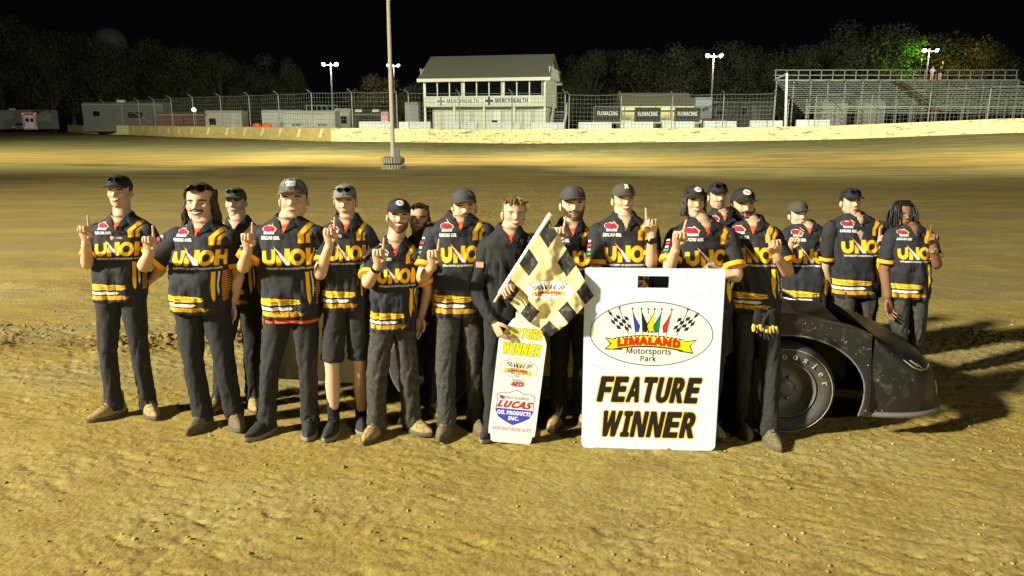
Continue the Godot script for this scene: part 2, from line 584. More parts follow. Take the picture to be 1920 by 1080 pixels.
func track_wall() -> void:
	# concrete wall in cast panels; mud-caked and striped towards the turn, whitewashed along the straight
	var wn := FastNoiseLite.new()
	wn.seed = 61; wn.frequency = 0.02; wn.fractal_octaves = 5
	var c := Canvas.new(768, 192, srgb(228, 225, 166))
	c.grime(wn, srgb(150, 136, 74), 0.12, 1.9, 1.8)
	var wn2 := FastNoiseLite.new()
	wn2.seed = 64; wn2.frequency = 0.01; wn2.fractal_octaves = 4
	for y in 192:
		for x in 768:
			var edge := float(y) / 192.0
			var q := wn2.get_noise_2d(x * 0.6, y * 2.5)
			if q > 0.30: c.im.set_pixel(x, y, c.im.get_pixel(x, y).lerp(srgb(110, 102, 72), minf(0.9, (q - 0.30) * 3.5)))
	M.whitewash = mat(Color.WHITE, 0.9); M.whitewash.albedo_texture = c.tex(1)
	M.whitewash.uv1_triplanar = true; M.whitewash.uv1_world_triplanar = true; M.whitewash.uv1_scale = Vector3(0.09, 0.5, 0.09)
	var mudt := noise_tex(256, 0.02, 4, 71, srgb(166, 148, 84), srgb(206, 190, 122))
	M.mudwall = mat(Color.WHITE, 0.95); M.mudwall.albedo_texture = mudt
	M.mudwall.uv1_triplanar = true; M.mudwall.uv1_world_triplanar = true; M.mudwall.uv1_scale = Vector3.ONE * 0.25
	var t := thing("track_wall", "long concrete wall edging the far side of the banked dirt track", "wall", wall_at(0.0))
	var x := -87.0
	var ln := 3.6
	var k := 0
	while x < 76.0:
		var a := wall_at(x)
		var w := wall_at(x + 1.0) - a; w.y = 0
		var nx := x + ln * w.normalized().x
		var b := wall_at(nx)
		var m := MB.new()
		var u := (b - a).normalized()
		var n := Vector3(-u.z, 0, u.x).normalized() * -1.0
		if n.z < 0: n = -n
		var h := 1.32
		var g := u * 0.012
		var lo := Vector3(0, -1.0, 0)
		var q := [a + g, b - g]
		for e in 2: q[e] -= t.position
		var f := n * (0.012 * ((k * 7) % 3))
		m.rings([PackedVector3Array([q[0] + lo + f, q[0] + lo - n * 0.45, q[0] + Vector3(0, h, 0) - n * 0.38, q[0] + Vector3(0, h, 0) - n * 0.06 + f, q[0] + Vector3(0, h - 0.05, 0) + f]),
			PackedVector3Array([q[1] + lo + f, q[1] + lo - n * 0.45, q[1] + Vector3(0, h, 0) - n * 0.38, q[1] + Vector3(0, h, 0) - n * 0.06 + f, q[1] + Vector3(0, h - 0.05, 0) + f])])
		m.fan(0, 5); m.fan(5, 5, true)
		var muddy := x > -57.0 and x < -19.0
		var p := obj("wall_panel", m.flat_mesh(M.mudwall if muddy else M.whitewash), t)
		if x > -58.0 and x < -15.0 and k % 1 == 0:
			var s := MB.new()
			var c0: Vector3 = q[0].lerp(q[1], 0.45) + n * 0.016 + f
			s.q4(c0 + Vector3(0, 0.36, 0), c0 + u * 0.45 + Vector3(0, 0.36, 0), c0 + u * 0.95 + Vector3(0, h - 0.12, 0), c0 + u * 0.5 + Vector3(0, h - 0.12, 0))
			obj("painted_stripe", s.mesh(M.whitewash), p)
		x = nx
		k += 1
	# low white barrier blocks on the bank behind the wall
	M.barrier = bumpy(mat(srgb(206, 214, 210), 0.8), M.rough_dirt, 0.6, 1.0)
	var bx := -15.5
	while bx < 32.0:
		var a := wall_at(bx) + Vector3(0, 0, -1.6)
		var l := 3.3
		var m := MB.new()
		var d := (wall_at(bx + 1.0) - wall_at(bx)); d.y = 0; d = d.normalized()
		m.rings([PackedVector3Array([Vector3(0, 0, 0.3), Vector3(0, 0, -0.3), Vector3(0, 0.3, -0.16), Vector3(0, 0.86, -0.1), Vector3(0, 0.86, 0.1), Vector3(0, 0.3, 0.16)]),
			PackedVector3Array([Vector3(l, 0, 0.3), Vector3(l, 0, -0.3), Vector3(l, 0.3, -0.16), Vector3(l, 0.86, -0.1), Vector3(l, 0.86, 0.1), Vector3(l, 0.3, 0.16)])])
		m.fan(0, 6); m.fan(6, 6, true)
		var o := obj("barrier_block", m.flat_mesh(M.barrier), null, a + Vector3(0, 1.12, 0))
		var bs := MB.new()
		bs.box(Vector3(0.1, -1.3, -0.36), Vector3(l - 0.1, 0.002, 0.36))
		obj("earth_footing", bs.mesh(M.mudwall), o)
		o.rotation.y = atan2(-d.z, d.x)
		tag(o, "low white concrete barrier block in the row behind the track wall", "barrier", "barrier blocks behind the track wall")
		bx += l + (0.9 if rng.randf() < 0.75 else 1.4)

func fences() -> void:
	M.galv = mat(srgb(140, 144, 134), 0.5, 0.3)
	M.wire_dark = mat(srgb(124, 130, 116), 0.6, 0.2)
	# catch fence: steel posts bent over the track at the top, cables and woven wire
	for part in [[-62.0, -10.2, "tall catch fence with bent steel posts along the turn and trailers", 3.7], [-10.2, 5.5, "tall catch fence of thin posts and cables before the white tower", 3.6], [5.5, 30.0, "tall catch fence of posts and cables before the racing banners", 3.4], [30.0, 66.0, "catch fence of posts and cables before the grandstand", 3.2]]:
		var t := thing("catch_fence", part[2], "fence", wall_at(part[0]) + Vector3(0, 0, -0.8), 0.0, "catch fences behind the track wall")
		var xs := []
		var x: float = part[0]
		while x < part[1] + 0.1:
			xs.append(x)
			x += 4.6 if part[0] < -12.0 else 5.1
		var tops := []
		var H: float = part[3]
		for k in xs.size():
			var a: Vector3 = wall_at(xs[k]) + Vector3(0, 0, -0.8) - t.position
			var m := MB.new()
			m.tube([a + Vector3(0, -0.3, 0), a + Vector3(0, 1.32 + H - 0.45, 0), a + Vector3(0, 1.32 + H - 0.2, 0.12), a + Vector3(-0.3, 1.32 + H + 0.1, 0.6)], [0.055, 0.055, 0.05, 0.045], 8)
			obj("post", m.mesh(M.galv), t)
			tops.append(a)
			if part[0] < -60.0 and k < 2:
				var br := MB.new()
				br.tube([a + Vector3(0.1, 1.3 + H - 0.9, 0), a + Vector3(5.0, 1.2, -0.1)], [0.05, 0.05], 7)
				obj("brace", br.mesh(M.galv), t)
		for h in 9:
			var m := MB.new()
			for k in xs.size() - 1:
				var y := 1.35 + H * h / 8.6
				m.tube([tops[k] + Vector3(0, y, 0.06), (tops[k] + tops[k + 1]) / 2 + Vector3(0, y - 0.05, 0.06), tops[k + 1] + Vector3(0, y, 0.06)], [0.013, 0.013, 0.013] if h < 8 else [0.022, 0.022, 0.022], 4, false)
			obj("cable", m.mesh(M.wire_dark if h < 8 else M.galv), t)
		var w := MB.new()
		for k in xs.size() - 1:
			for i in range(1, 14):
				var a: Vector3 = (tops[k] as Vector3).lerp(tops[k + 1], i / 14.0)
				w.tube([a + Vector3(0, 1.3, 0.05), a + Vector3(0, 1.3 + H * 0.93, 0.05)], [0.012, 0.012], 3, false)
		var ws := obj("woven_wire", w.mesh(M.wire_dark), t)
		ws.set_meta("kind", "stuff")

# ---------------------------------------------------------------- far buildings
func yh(py: float, z: float) -> float:      # height at which a line of the photograph lies on the plane z, near the middle
	return at_z(960, py, z).y

func panel(parent: Node3D, n: String, lo: Vector3, hi: Vector3, m: Material) -> MeshInstance3D:
	var b := MB.new()
	b.box(lo, hi)
	return obj(n, b.flat_mesh(m), parent)

func lettering(parent: Node3D, s: String, at: Vector3, w: float, h: float, m: Material) -> void:
	var t := TextMesh.new()
	t.font = font(); t.text = s; t.font_size = 64; t.pixel_size = 0.01; t.depth = 0.02
	var bb := t.get_aabb()
	var sc := Vector3(w / bb.size.x, h / (0.01 * 64 * 0.72), 1.0)
	t.material = m
	var o := obj("lettering", t, parent, at)
	o.scale = sc

func buildings() -> void:
	M.siding = bumpy(mat(srgb(222, 226, 205), 0.75), M.fine, 0.5, 0.6)
	M.trim = mat(srgb(240, 242, 226), 0.6)
	M.shingle = bumpy(mat(srgb(114, 113, 98), 0.95), M.rough_dirt, 0.6, 2.0)
	M.glass = mat(srgb(18, 24, 24), 0.12); M.glass.metallic_specular = 0.5
	M.sign_blue = mat(srgb(40, 62, 92), 0.7)
	M.sign_grey = mat(srgb(140, 150, 146), 0.7)
	M.grey_metal = mat(srgb(128, 132, 126), 0.6, 0.2)
	# --- announcers' tower
	var z := -85.0
	var fl := at_z(790, 236, z); var frt := at_z(1024, 236, z)
	var W := frt.x - fl.x
	var base := wall_at(0).y
	var t := thing("announcer_tower", "white two-storey announcer tower with long window band and brown shingle roof", "building", Vector3((fl.x + frt.x) / 2, base, z), deg_to_rad(-12.0))
	var y_e := yh(149, z) - base; var y_wt := yh(152, z) - base; var y_wb := yh(181, z) - base; var y_sb := yh(200, z) - base; var y_r := yh(106, z - 4) - base
	var hw := W / 2; var D := 8.0
	# ground floor set back under the upper storey
	panel(t, "ground_floor", Vector3(-hw + 0.6, 0, -D), Vector3(hw - 0.3, y_sb, -1.3), M.siding)
	for k in 14:
		var sb := panel(t, "siding_board", Vector3(-hw + 0.62, 0.25 + k * (y_sb - 0.3) / 14.0, -1.3), Vector3(hw - 0.32, 0.25 + (k + 0.86) * (y_sb - 0.3) / 14.0, -1.275), M.siding)
	panel(t, "upper_wall", Vector3(-hw, y_sb + 0.005, -D), Vector3(hw, y_wb, 0), M.siding)
	panel(t, "rear_wall", Vector3(-hw, y_wb, -D), Vector3(hw, y_e, -D + 0.3), M.siding)
	panel(t, "side_wall", Vector3(-hw, y_wb, -D + 0.3), Vector3(-hw + 0.25, y_e, -0.3), M.siding)
	panel(t, "side_wall", Vector3(hw - 0.25, y_wb, -D + 0.3), Vector3(hw, y_e, -0.3), M.siding)
	panel(t, "header", Vector3(-hw, y_wt, -0.3), Vector3(hw, y_e, 0.0), M.trim)
	panel(t, "partition", Vector3(-hw + 0.3, y_wb + 0.1, -3.2), Vector3(hw - 0.3, y_wb + 1.0, -3.0), M.siding)
	panel(t, "room_back", Vector3(-hw + 0.3, y_wb, -5.2), Vector3(hw - 0.3, y_e, -5.0), M.siding)
	panel(t, "room_ceiling", Vector3(-hw + 0.3, y_e - 0.1, -5.0), Vector3(hw - 0.3, y_e - 0.02, -0.3), M.siding)
	panel(t, "desk", Vector3(-hw + 0.4, y_wb + 0.02, -1.1), Vector3(hw - 0.4, y_wb + 0.32, -0.5), M.siding)
	for k in 3:      # groups of three sashes
		var x0 := -hw + 0.22 + k * (W - 0.3) / 3.0
		var gw := (W - 0.3) / 3.0 - 0.3
		panel(t, "corner_post", Vector3(x0 - 0.22, y_wb, -0.25), Vector3(x0, y_wt, 0.03), M.trim)
		for i in 3:
			var a := x0 + gw * i / 3.0; var b := x0 + gw * (i + 1) / 3.0
			var wf := MB.new()
			wf.box(Vector3(a, y_wb, -0.1), Vector3(b, y_wb + 0.07, 0.02)); wf.box(Vector3(a, y_wt - 0.07, -0.1), Vector3(b, y_wt, 0.02))
			wf.box(Vector3(a, y_wb + 0.07, -0.1), Vector3(a + 0.06, y_wt - 0.07, 0.02)); wf.box(Vector3(b - 0.06, y_wb + 0.07, -0.1), Vector3(b, y_wt - 0.07, 0.02))
			var win := obj("window", wf.flat_mesh(M.trim), t)
			var pane := mat(Color(0.06, 0.085, 0.08, 0.72), 0.05)
			pane.transparency = BaseMaterial3D.TRANSPARENCY_ALPHA
			panel(win, "pane", Vector3(a + 0.062, y_wb + 0.072, -0.06), Vector3(b - 0.062, y_wt - 0.072, -0.05), pane)
	panel(t, "corner_post", Vector3(hw - 0.22, y_wb, -0.25), Vector3(hw, y_wt, 0.03), M.trim)
	# posts of the porch
	for k in 5:
		panel(t, "porch_post", Vector3(lerpf(-hw, hw - 0.2, k / 4.0), 0, -0.25), Vector3(lerpf(-hw, hw - 0.2, k / 4.0) + 0.2, y_sb, -0.05), M.trim)
	# roof: two slopes and gables
	var ov := 0.55
	for side in 2:
		var rf := MB.new()
		var ze := 0.5 if side == 0 else -D - 0.5
		var zr := -D / 2
		var a := Vector3(-hw - ov, y_e, ze); var b := Vector3(hw + ov, y_e, ze); var c := Vector3(hw + ov * 0.6, y_r, zr); var d := Vector3(-hw - ov * 0.6, y_r, zr)
		var up := Vector3(0, 0.12, 0)
		rf.q4(a + up, b + up, c + up, d + up) if side == 0 else rf.q4(b + up, a + up, d + up, c + up)
		rf.q4(a, b, b + up, a + up); rf.q4(b, c, c + up, b + up); rf.q4(d, a, a + up, d + up); rf.q4(a, d, c, b)
		obj("roof_slope", rf.flat_mesh(M.shingle), t)
		panel(t, "eave_board", Vector3(-hw - ov - 0.02, y_e - 0.22, ze - 0.03), Vector3(hw + ov + 0.02, y_e + 0.13, ze + 0.06), M.trim)
	for sx in [-1.0, 1.0]:
		var g := MB.new()
		var xx: float = sx * hw
		var k := g.p(Vector3(xx, y_e, 0)); g.p(Vector3(xx, y_e, -D)); g.p(Vector3(xx, y_r, -D / 2))
		g.tri(k, k + 1, k + 2)
		var gb := obj("gable", g.flat_mesh(M.siding), t)
		var la := MB.new()
		for i in range(-6, 7):
			la.beam(Vector3(xx + sx * 0.35, y_e + 0.1, -D / 2 + i * 0.55), Vector3(xx + sx * 0.35, y_e + 1.3, -D / 2 + i * 0.55 + 0.7), 0.05, 0.09)
			la.beam(Vector3(xx + sx * 0.37, y_e + 0.1, -D / 2 + i * 0.55), Vector3(xx + sx * 0.37, y_e + 1.3, -D / 2 + i * 0.55 - 0.7), 0.05, 0.09)
		var lt := obj("gable_lattice", la.flat_mesh(M.trim), t)
		lt.set_meta("kind", "stuff")
	# the two health company signs
	for k in 2:
		var x0 := -hw + 1.6 + k * 5.6 if k == 0 else -hw + 7.2
		var sm: StandardMaterial3D = M.sign_grey if k == 0 else M.sign_blue
		var sg := panel(t, "sign_board", Vector3(x0 - 0.2, y_sb + 0.28, 0.01), Vector3(x0 + 5.2, y_wb - 0.12, 0.05), M.trim)
		var cr := MB.new()
		var cy := (y_sb + y_wb) / 2 + 0.08
		cr.box(Vector3(x0, cy - 0.12, 0.055), Vector3(x0 + 0.9, cy + 0.12, 0.075)); cr.box(Vector3(x0 + 0.33, cy - 0.45, 0.056), Vector3(x0 + 0.57, cy + 0.45, 0.08))
		obj("cross_emblem", cr.flat_mesh(sm), sg)
		lettering(sg, "MERCYHEALTH", Vector3(x0 + 3.0, cy, 0.07), 3.7, 0.48, sm)
	# door with two panes, air unit, bin
	var dr := panel(t, "door", Vector3(0.35, 0.2, -1.28), Vector3(1.75, y_sb - 0.35, -1.2), M.trim)
	for k in 2: panel(dr, "pane", Vector3(0.65, 0.6 + k * 1.05, -1.2), Vector3(1.3, 1.35 + k * 1.05, -1.17), M.glass)
	panel(t, "air_unit", Vector3(4.7, 0.3, -1.2), Vector3(5.8, 1.0, -0.6), M.grey_metal)
	# outside stair at the gable end
	var st := Node3D.new(); st.name = "outside_stair"; t.add_child(st)
	for k in 11:
		panel(st, "tread", Vector3(hw + 0.3, 0.2 + k * 0.28, -1.0 - k * 0.32), Vector3(hw + 1.7, 0.26 + k * 0.28, -0.66 - k * 0.32), M.grey_metal)
	var rl := MB.new()
	for xx in [hw + 0.25, hw + 1.75]:
		rl.beam(Vector3(xx, 0.1, -0.8), Vector3(xx, 3.3, -4.5), 0.08, 0.28)
		rl.beam(Vector3(xx, 1.2, -0.8), Vector3(xx, 4.4, -4.5), 0.06, 0.06)
		for k in 5: rl.beam(Vector3(xx, 0.1 + k * 0.8, -0.8 - k * 0.92), Vector3(xx, 1.2 + k * 0.8, -0.8 - k * 0.92), 0.05, 0.05)
	obj("stair_rail", rl.flat_mesh(M.trim), st)
	panel(st, "landing", Vector3(hw, 3.3, -6.5), Vector3(hw + 1.8, 3.42, -4.4), M.grey_metal)
	panel(t, "side_door", Vector3(hw + 0.01, 3.42, -6.2), Vector3(hw + 0.06, 5.5, -5.1), M.trim)
	# --- concession building with the streaming banners
	var z2 := -88.0
	var a2 := at_z(1162, 232, z2); var b2 := at_z(1298, 232, z2)
	var by := wall_at(18).y
	var t2 := thing("concession_building", "low cream concession building with grey metal roof behind black racing banners", "building", Vector3((a2.x + b2.x) / 2, by, z2))
	var h2 := (b2.x - a2.x) / 2
	panel(t2, "wall", Vector3(-h2 + 0.3, 0, -5), Vector3(h2 - 0.3, yh(203, z2) - by, 0), mat(srgb(222, 216, 160), 0.8))
	var rr := MB.new()
	var ye := yh(200, z2) - by; var yr := yh(174, z2 - 2.5) - by
	rr.q4(Vector3(-h2, ye, 0.6), Vector3(h2, ye, 0.6), Vector3(h2, yr, -2.5), Vector3(-h2, yr, -2.5))
	rr.q4(Vector3(h2, ye, -5.6), Vector3(-h2, ye, -5.6), Vector3(-h2, yr, -2.5), Vector3(h2, yr, -2.5))
	obj("roof", rr.flat_mesh(mat(srgb(112, 112, 92), 0.8)), t2)
	panel(t2, "fascia", Vector3(-h2, ye - 0.42, 0.58), Vector3(h2, ye + 0.02, 0.66), mat(srgb(236, 236, 196), 0.7))
	for xx in [-2.6, 2.4, 3.5]: panel(t2, "door", Vector3(xx, 0, 0.01), Vector3(xx + 0.6, 2.2, 0.06), mat(srgb(86, 76, 62), 0.8))
	var yb0 := yh(233, -84.0) - by
	var fs := thing("banner_rail", "pale steel rail carrying three black racing banners", "rail", Vector3(at_z(1214, 232, -84.0).x, by, -84.0))
	var L := at_z(1314, 232, -84.0).x - at_z(1110, 232, -84.0).x
	panel(fs, "lower_rail", Vector3(-L / 2, yb0 + 0.1, -0.06), Vector3(L / 2, yb0 + 0.5, 0.0), mat(srgb(190, 190, 168), 0.7))
	for k in 8: panel(fs, "rail_post", Vector3(-L / 2 + k * (L - 0.12) / 7.0, -0.2, -0.2), Vector3(-L / 2 + 0.12 + k * (L - 0.12) / 7.0, yb0 + 1.9, -0.08), M.grey_metal)
	for q in [[1114, 1164, 200], [1190, 1238, 202], [1265, 1312, 202]]:
		var pa := at_z(q[0], q[2], -83.9); var pb := at_z(q[1], 228, -83.9)
		var bn := thing("racing_banner", "black mesh banner with pale slanted racing lettering, in a row of three", "banner", Vector3((pa.x + pb.x) / 2, pb.y, -83.9), 0.0, "black racing banners")
		var hwb := (pb.x - pa.x) / 2
		var cm := MB.new()
		for k in 8:
			var u0 := -hwb + 2 * hwb * k / 8.0; var u1 := -hwb + 2 * hwb * (k + 1) / 8.0
			cm.q4(Vector3(u0, 0, 0.03 * sin(k * 1.3)), Vector3(u1, 0, 0.03 * sin(k * 1.3 + 1.3)), Vector3(u1, pa.y - pb.y, 0.03 * sin(k * 1.1 + 1.1)), Vector3(u0, pa.y - pb.y, 0.03 * sin(k * 1.1)))
		obj("cloth", cm.mesh(mat(srgb(52, 56, 50), 0.9)), bn)
		lettering(bn, "FLORACING", Vector3(0, (pa.y - pb.y) * 0.55, 0.06), hwb * 1.5, 0.42, M.white_paint)
		var hm := MB.new()
		hm.box(Vector3(-hwb, pa.y - pb.y, -0.05), Vector3(hwb, pa.y - pb.y + 0.06, 0.05))
		obj("top_rod", hm.flat_mesh(M.grey_metal), bn)

# ---------------------------------------------------------------- grandstand
func grandstand() -> void:
	M.alu = mat(srgb(150, 156, 144), 0.5, 0.3)
	M.bench = mat(srgb(146, 152, 142), 0.6, 0.1)
	M.rusty = mat(srgb(120, 84, 46), 0.9)
	var zf := -79.0
	var x0 := at_z(1506, 220, zf).x; var x1 := at_z(1908, 150, zf - 9.0).x
	var by := 2.0
	var t := thing("grandstand", "empty steel bleacher grandstand with rows of benches and top railing", "grandstand", Vector3(x0, by, zf))
	var L := x1 - x0
	var rows := 16
	var y_top := yh(150, zf - 9.0) - by; var y_lo := yh(214, zf) - by
	for k in rows:
		var f := float(k) / (rows - 1)
		var y := lerpf(y_lo + 0.1, y_top - 0.25, f); var zz := lerpf(0, -9.0, f)
		var b := MB.new()
		b.box(Vector3(0, y, zz - 0.28), Vector3(L, y + 0.06, zz))
		obj("bench", b.flat_mesh(M.bench), t)
	var aisle := MB.new()
	for k in rows:
		var f := float(k) / (rows - 1)
		aisle.box(Vector3(L * 0.475, lerpf(y_lo + 0.1, y_top - 0.25, f) + 0.065, lerpf(0, -9.0, f) - 0.3), Vector3(L * 0.53, lerpf(y_lo + 0.1, y_top - 0.25, f) + 0.1, lerpf(0, -9.0, f) + 0.3))
	obj("aisle_steps", aisle.flat_mesh(M.rusty), t)
	for k in 15:
		var x := L * k / 14.0
		var s := MB.new()
		s.beam(Vector3(x, y_lo + 0.28, 0.25), Vector3(x, y_top + 0.12, -9.1), 0.06, 0.08)
		obj("stringer", s.flat_mesh(M.galv), t)
		var p := MB.new()
		p.beam(Vector3(x, -0.6, -8.8), Vector3(x, y_top, -8.8), 0.12, 0.12)
		obj("column", p.flat_mesh(M.galv), t)
		p = MB.new()
		p.beam(Vector3(x, -0.6, -4.5), Vector3(x, (y_top + y_lo) / 2 - 0.3, -4.5), 0.1, 0.1)
		obj("column", p.flat_mesh(M.galv), t)
	for k in 22:
		var x := L * k / 21.0
		var p := MB.new()
		p.beam(Vector3(x, y_top, -9.3), Vector3(x, y_top + 1.15, -9.3), 0.07, 0.07)
		obj("rail_post", p.flat_mesh(M.galv), t)
		if k % 2 == 0:
			var q := MB.new()
			q.beam(Vector3(x, -0.4, 0.9), Vector3(x, y_lo + 0.75, 0.9), 0.07, 0.07)
			obj("front_post", q.flat_mesh(M.galv), t)
	for y in [0.0, 0.55, 1.12]:
		var r := MB.new()
		r.beam(Vector3(-0.2, y_top + y, -9.3), Vector3(L + 0.2, y_top + y, -9.3), 0.14 if y == 0.0 else 0.07, 0.14 if y == 0.0 else 0.07)
		obj("top_rail", r.flat_mesh(M.galv), t)
	for y in [0.1, 0.7]:
		var r := MB.new()
		r.beam(Vector3(-0.2, y_lo + y, 0.9), Vector3(L + 0.2, y_lo + y, 0.9), 0.08, 0.08)
		obj("front_rail", r.flat_mesh(M.galv), t)
	for zx in [-1.4, L + 0.3]:
		var r := MB.new()
		r.beam(Vector3(zx, -0.5, -1.0), Vector3(zx, y_top + 0.1, -1.8), 0.2, 0.2)
		if zx < 0: r.beam(Vector3(zx, y_top + 0.1, -1.8), Vector3(zx + 1.4, y_top + 0.1, -9.0), 0.2, 0.2)
		obj("end_frame", r.flat_mesh(M.trim), t)
	# two spectators leaning on the top rail
	var cols := [[1747, "spectator in a white top leaning on the grandstand's top rail", srgb(200, 200, 200)], [1762, "spectator in a dark blue top leaning on the grandstand's top rail", srgb(40, 46, 66)]]
	for q in cols:
		var p := at_z(q[0], 142, zf - 8.9)
		var fig := thing("person", q[1], "person", Vector3(p.x, by + y_top, zf - 8.9), 0.0, "spectators on the grandstand")
		var b := MB.new()
		b.col = Color(0.5, 0.32, 0.2)
		b.ball(Vector3(0, 1.36, 0.12), Vector3(0.11, 0.14, 0.12), 10, 8)
		b.tube([Vector3(-0.1, 0.0, 0), Vector3(-0.1, 0.45, 0.02), Vector3(-0.08, 0.8, 0), Vector3(0, 0.86, 0)], [0.07, 0.08, 0.11, 0.1], 10)
		b.tube([Vector3(0.1, 0.0, 0), Vector3(0.1, 0.45, 0.02), Vector3(0.08, 0.8, 0), Vector3(0, 0.86, 0)], [0.07, 0.08, 0.11, 0.1], 10)
		b.tube([Vector3(0, 0.8, 0), Vector3(0, 1.1, 0.04), Vector3(0, 1.28, 0.1)], [0.16, 0.19, 0.06], 12)
		obj("body", b.mesh(M.skin), fig)
		var s := MB.new()
		s.tube([Vector3(0, 0.76, 0), Vector3(0, 0.8, 0), Vector3(0, 1.08, 0.04), Vector3(0, 1.22, 0.07), Vector3(0, 1.26, 0.08)], [0.17, 0.19, 0.22, 0.19, 0.08], 14)
		for sx in [-1.0, 1.0]: s.tube([Vector3(sx * 0.18, 1.17, 0.05), Vector3(sx * 0.27, 0.95, 0.1), Vector3(sx * 0.1, 0.92, 0.3)], [0.075, 0.06, 0.05], 9)
		obj("jacket", s.mesh(mat(q[2], 0.85)), fig)

# ---------------------------------------------------------------- vehicles and trailers behind the fence
func trailer(n: String, label: String, cat: String, px0: float, px1: float, py0: float, py1: float, z: float, m: Material, opts := {}) -> Node3D:
	var a := at_z(px0, py1, z); var b := at_z(px1, py0, z)
	var w := b.x - a.x
	var base := land(a.x + w / 2, z)
	var t := thing(n, label, cat, Vector3(a.x + w / 2, base, z))
	var h := b.y - base
	var D: float = opts.get("deep", 2.5)
	var lift := 0.55
	var r := 0.18
	var body := MB.new()
	var ring := func(x: float) -> PackedVector3Array:
		return PackedVector3Array([Vector3(x, lift, 0), Vector3(x, lift, -D), Vector3(x, h - r, -D), Vector3(x, h, -D + r), Vector3(x, h, -r), Vector3(x, h - r, 0)])
	body.rings([ring.call(-w / 2), ring.call(w / 2)])
	body.fan(0, 6); body.fan(6, 6, true)
	obj("body", body.flat_mesh(m), t)
	var sk := MB.new()
	sk.box(Vector3(-w / 2 + 0.1, 0.3, -D + 0.1), Vector3(w / 2 - 0.1, lift - 0.004, -0.1))
	obj("skirt", sk.flat_mesh(M.black), t)
	for k in opts.get("wheels", 2):
		for s in [0.02, -D + 0.25]:
			var wh := MB.new()
			var wx: float = w * 0.12 + k * 0.85 - 0.4
			wh.tube([Vector3(wx, 0.34, s), Vector3(wx, 0.34, s - 0.22)], [0.34, 0.34], 16)
			obj("wheel", wh.mesh(M.black), t)
	var tr := MB.new()
	tr.box(Vector3(-w / 2 - 0.02, h - 0.34, 0.004), Vector3(w / 2 + 0.02, h - 0.24, 0.03))
	tr.box(Vector3(-w / 2 - 0.02, lift - 0.03, 0.004), Vector3(w / 2 + 0.02, lift + 0.07, 0.03))
	obj("trim_rail", tr.flat_mesh(M.grey_metal), t)
	for q in opts.get("windows", []):
		var wf := MB.new()
		wf.box(Vector3(-w / 2 + q[0] * w, h * q[2], 0.004), Vector3(-w / 2 + q[1] * w, h * q[3], 0.04))
		var fo := obj("window", wf.flat_mesh(M.grey_metal), t)
		panel(fo, "pane", Vector3(-w / 2 + q[0] * w + 0.07, h * q[2] + 0.07, 0.042), Vector3(-w / 2 + q[1] * w - 0.07, h * q[3] - 0.07, 0.05), M.glass)
	for q in opts.get("doors", []):
		panel(t, "door", Vector3(-w / 2 + q[0] * w, lift + 0.1, 0.035), Vector3(-w / 2 + q[1] * w, h * 0.86, 0.06), q[2])
	for q in opts.get("roof_units", []):
		panel(t, "roof_unit", Vector3(-w / 2 + q * w, h, -D / 2 - 0.4), Vector3(-w / 2 + q * w + 0.9, h + 0.35, -D / 2 + 0.4), M.trim)
	return t

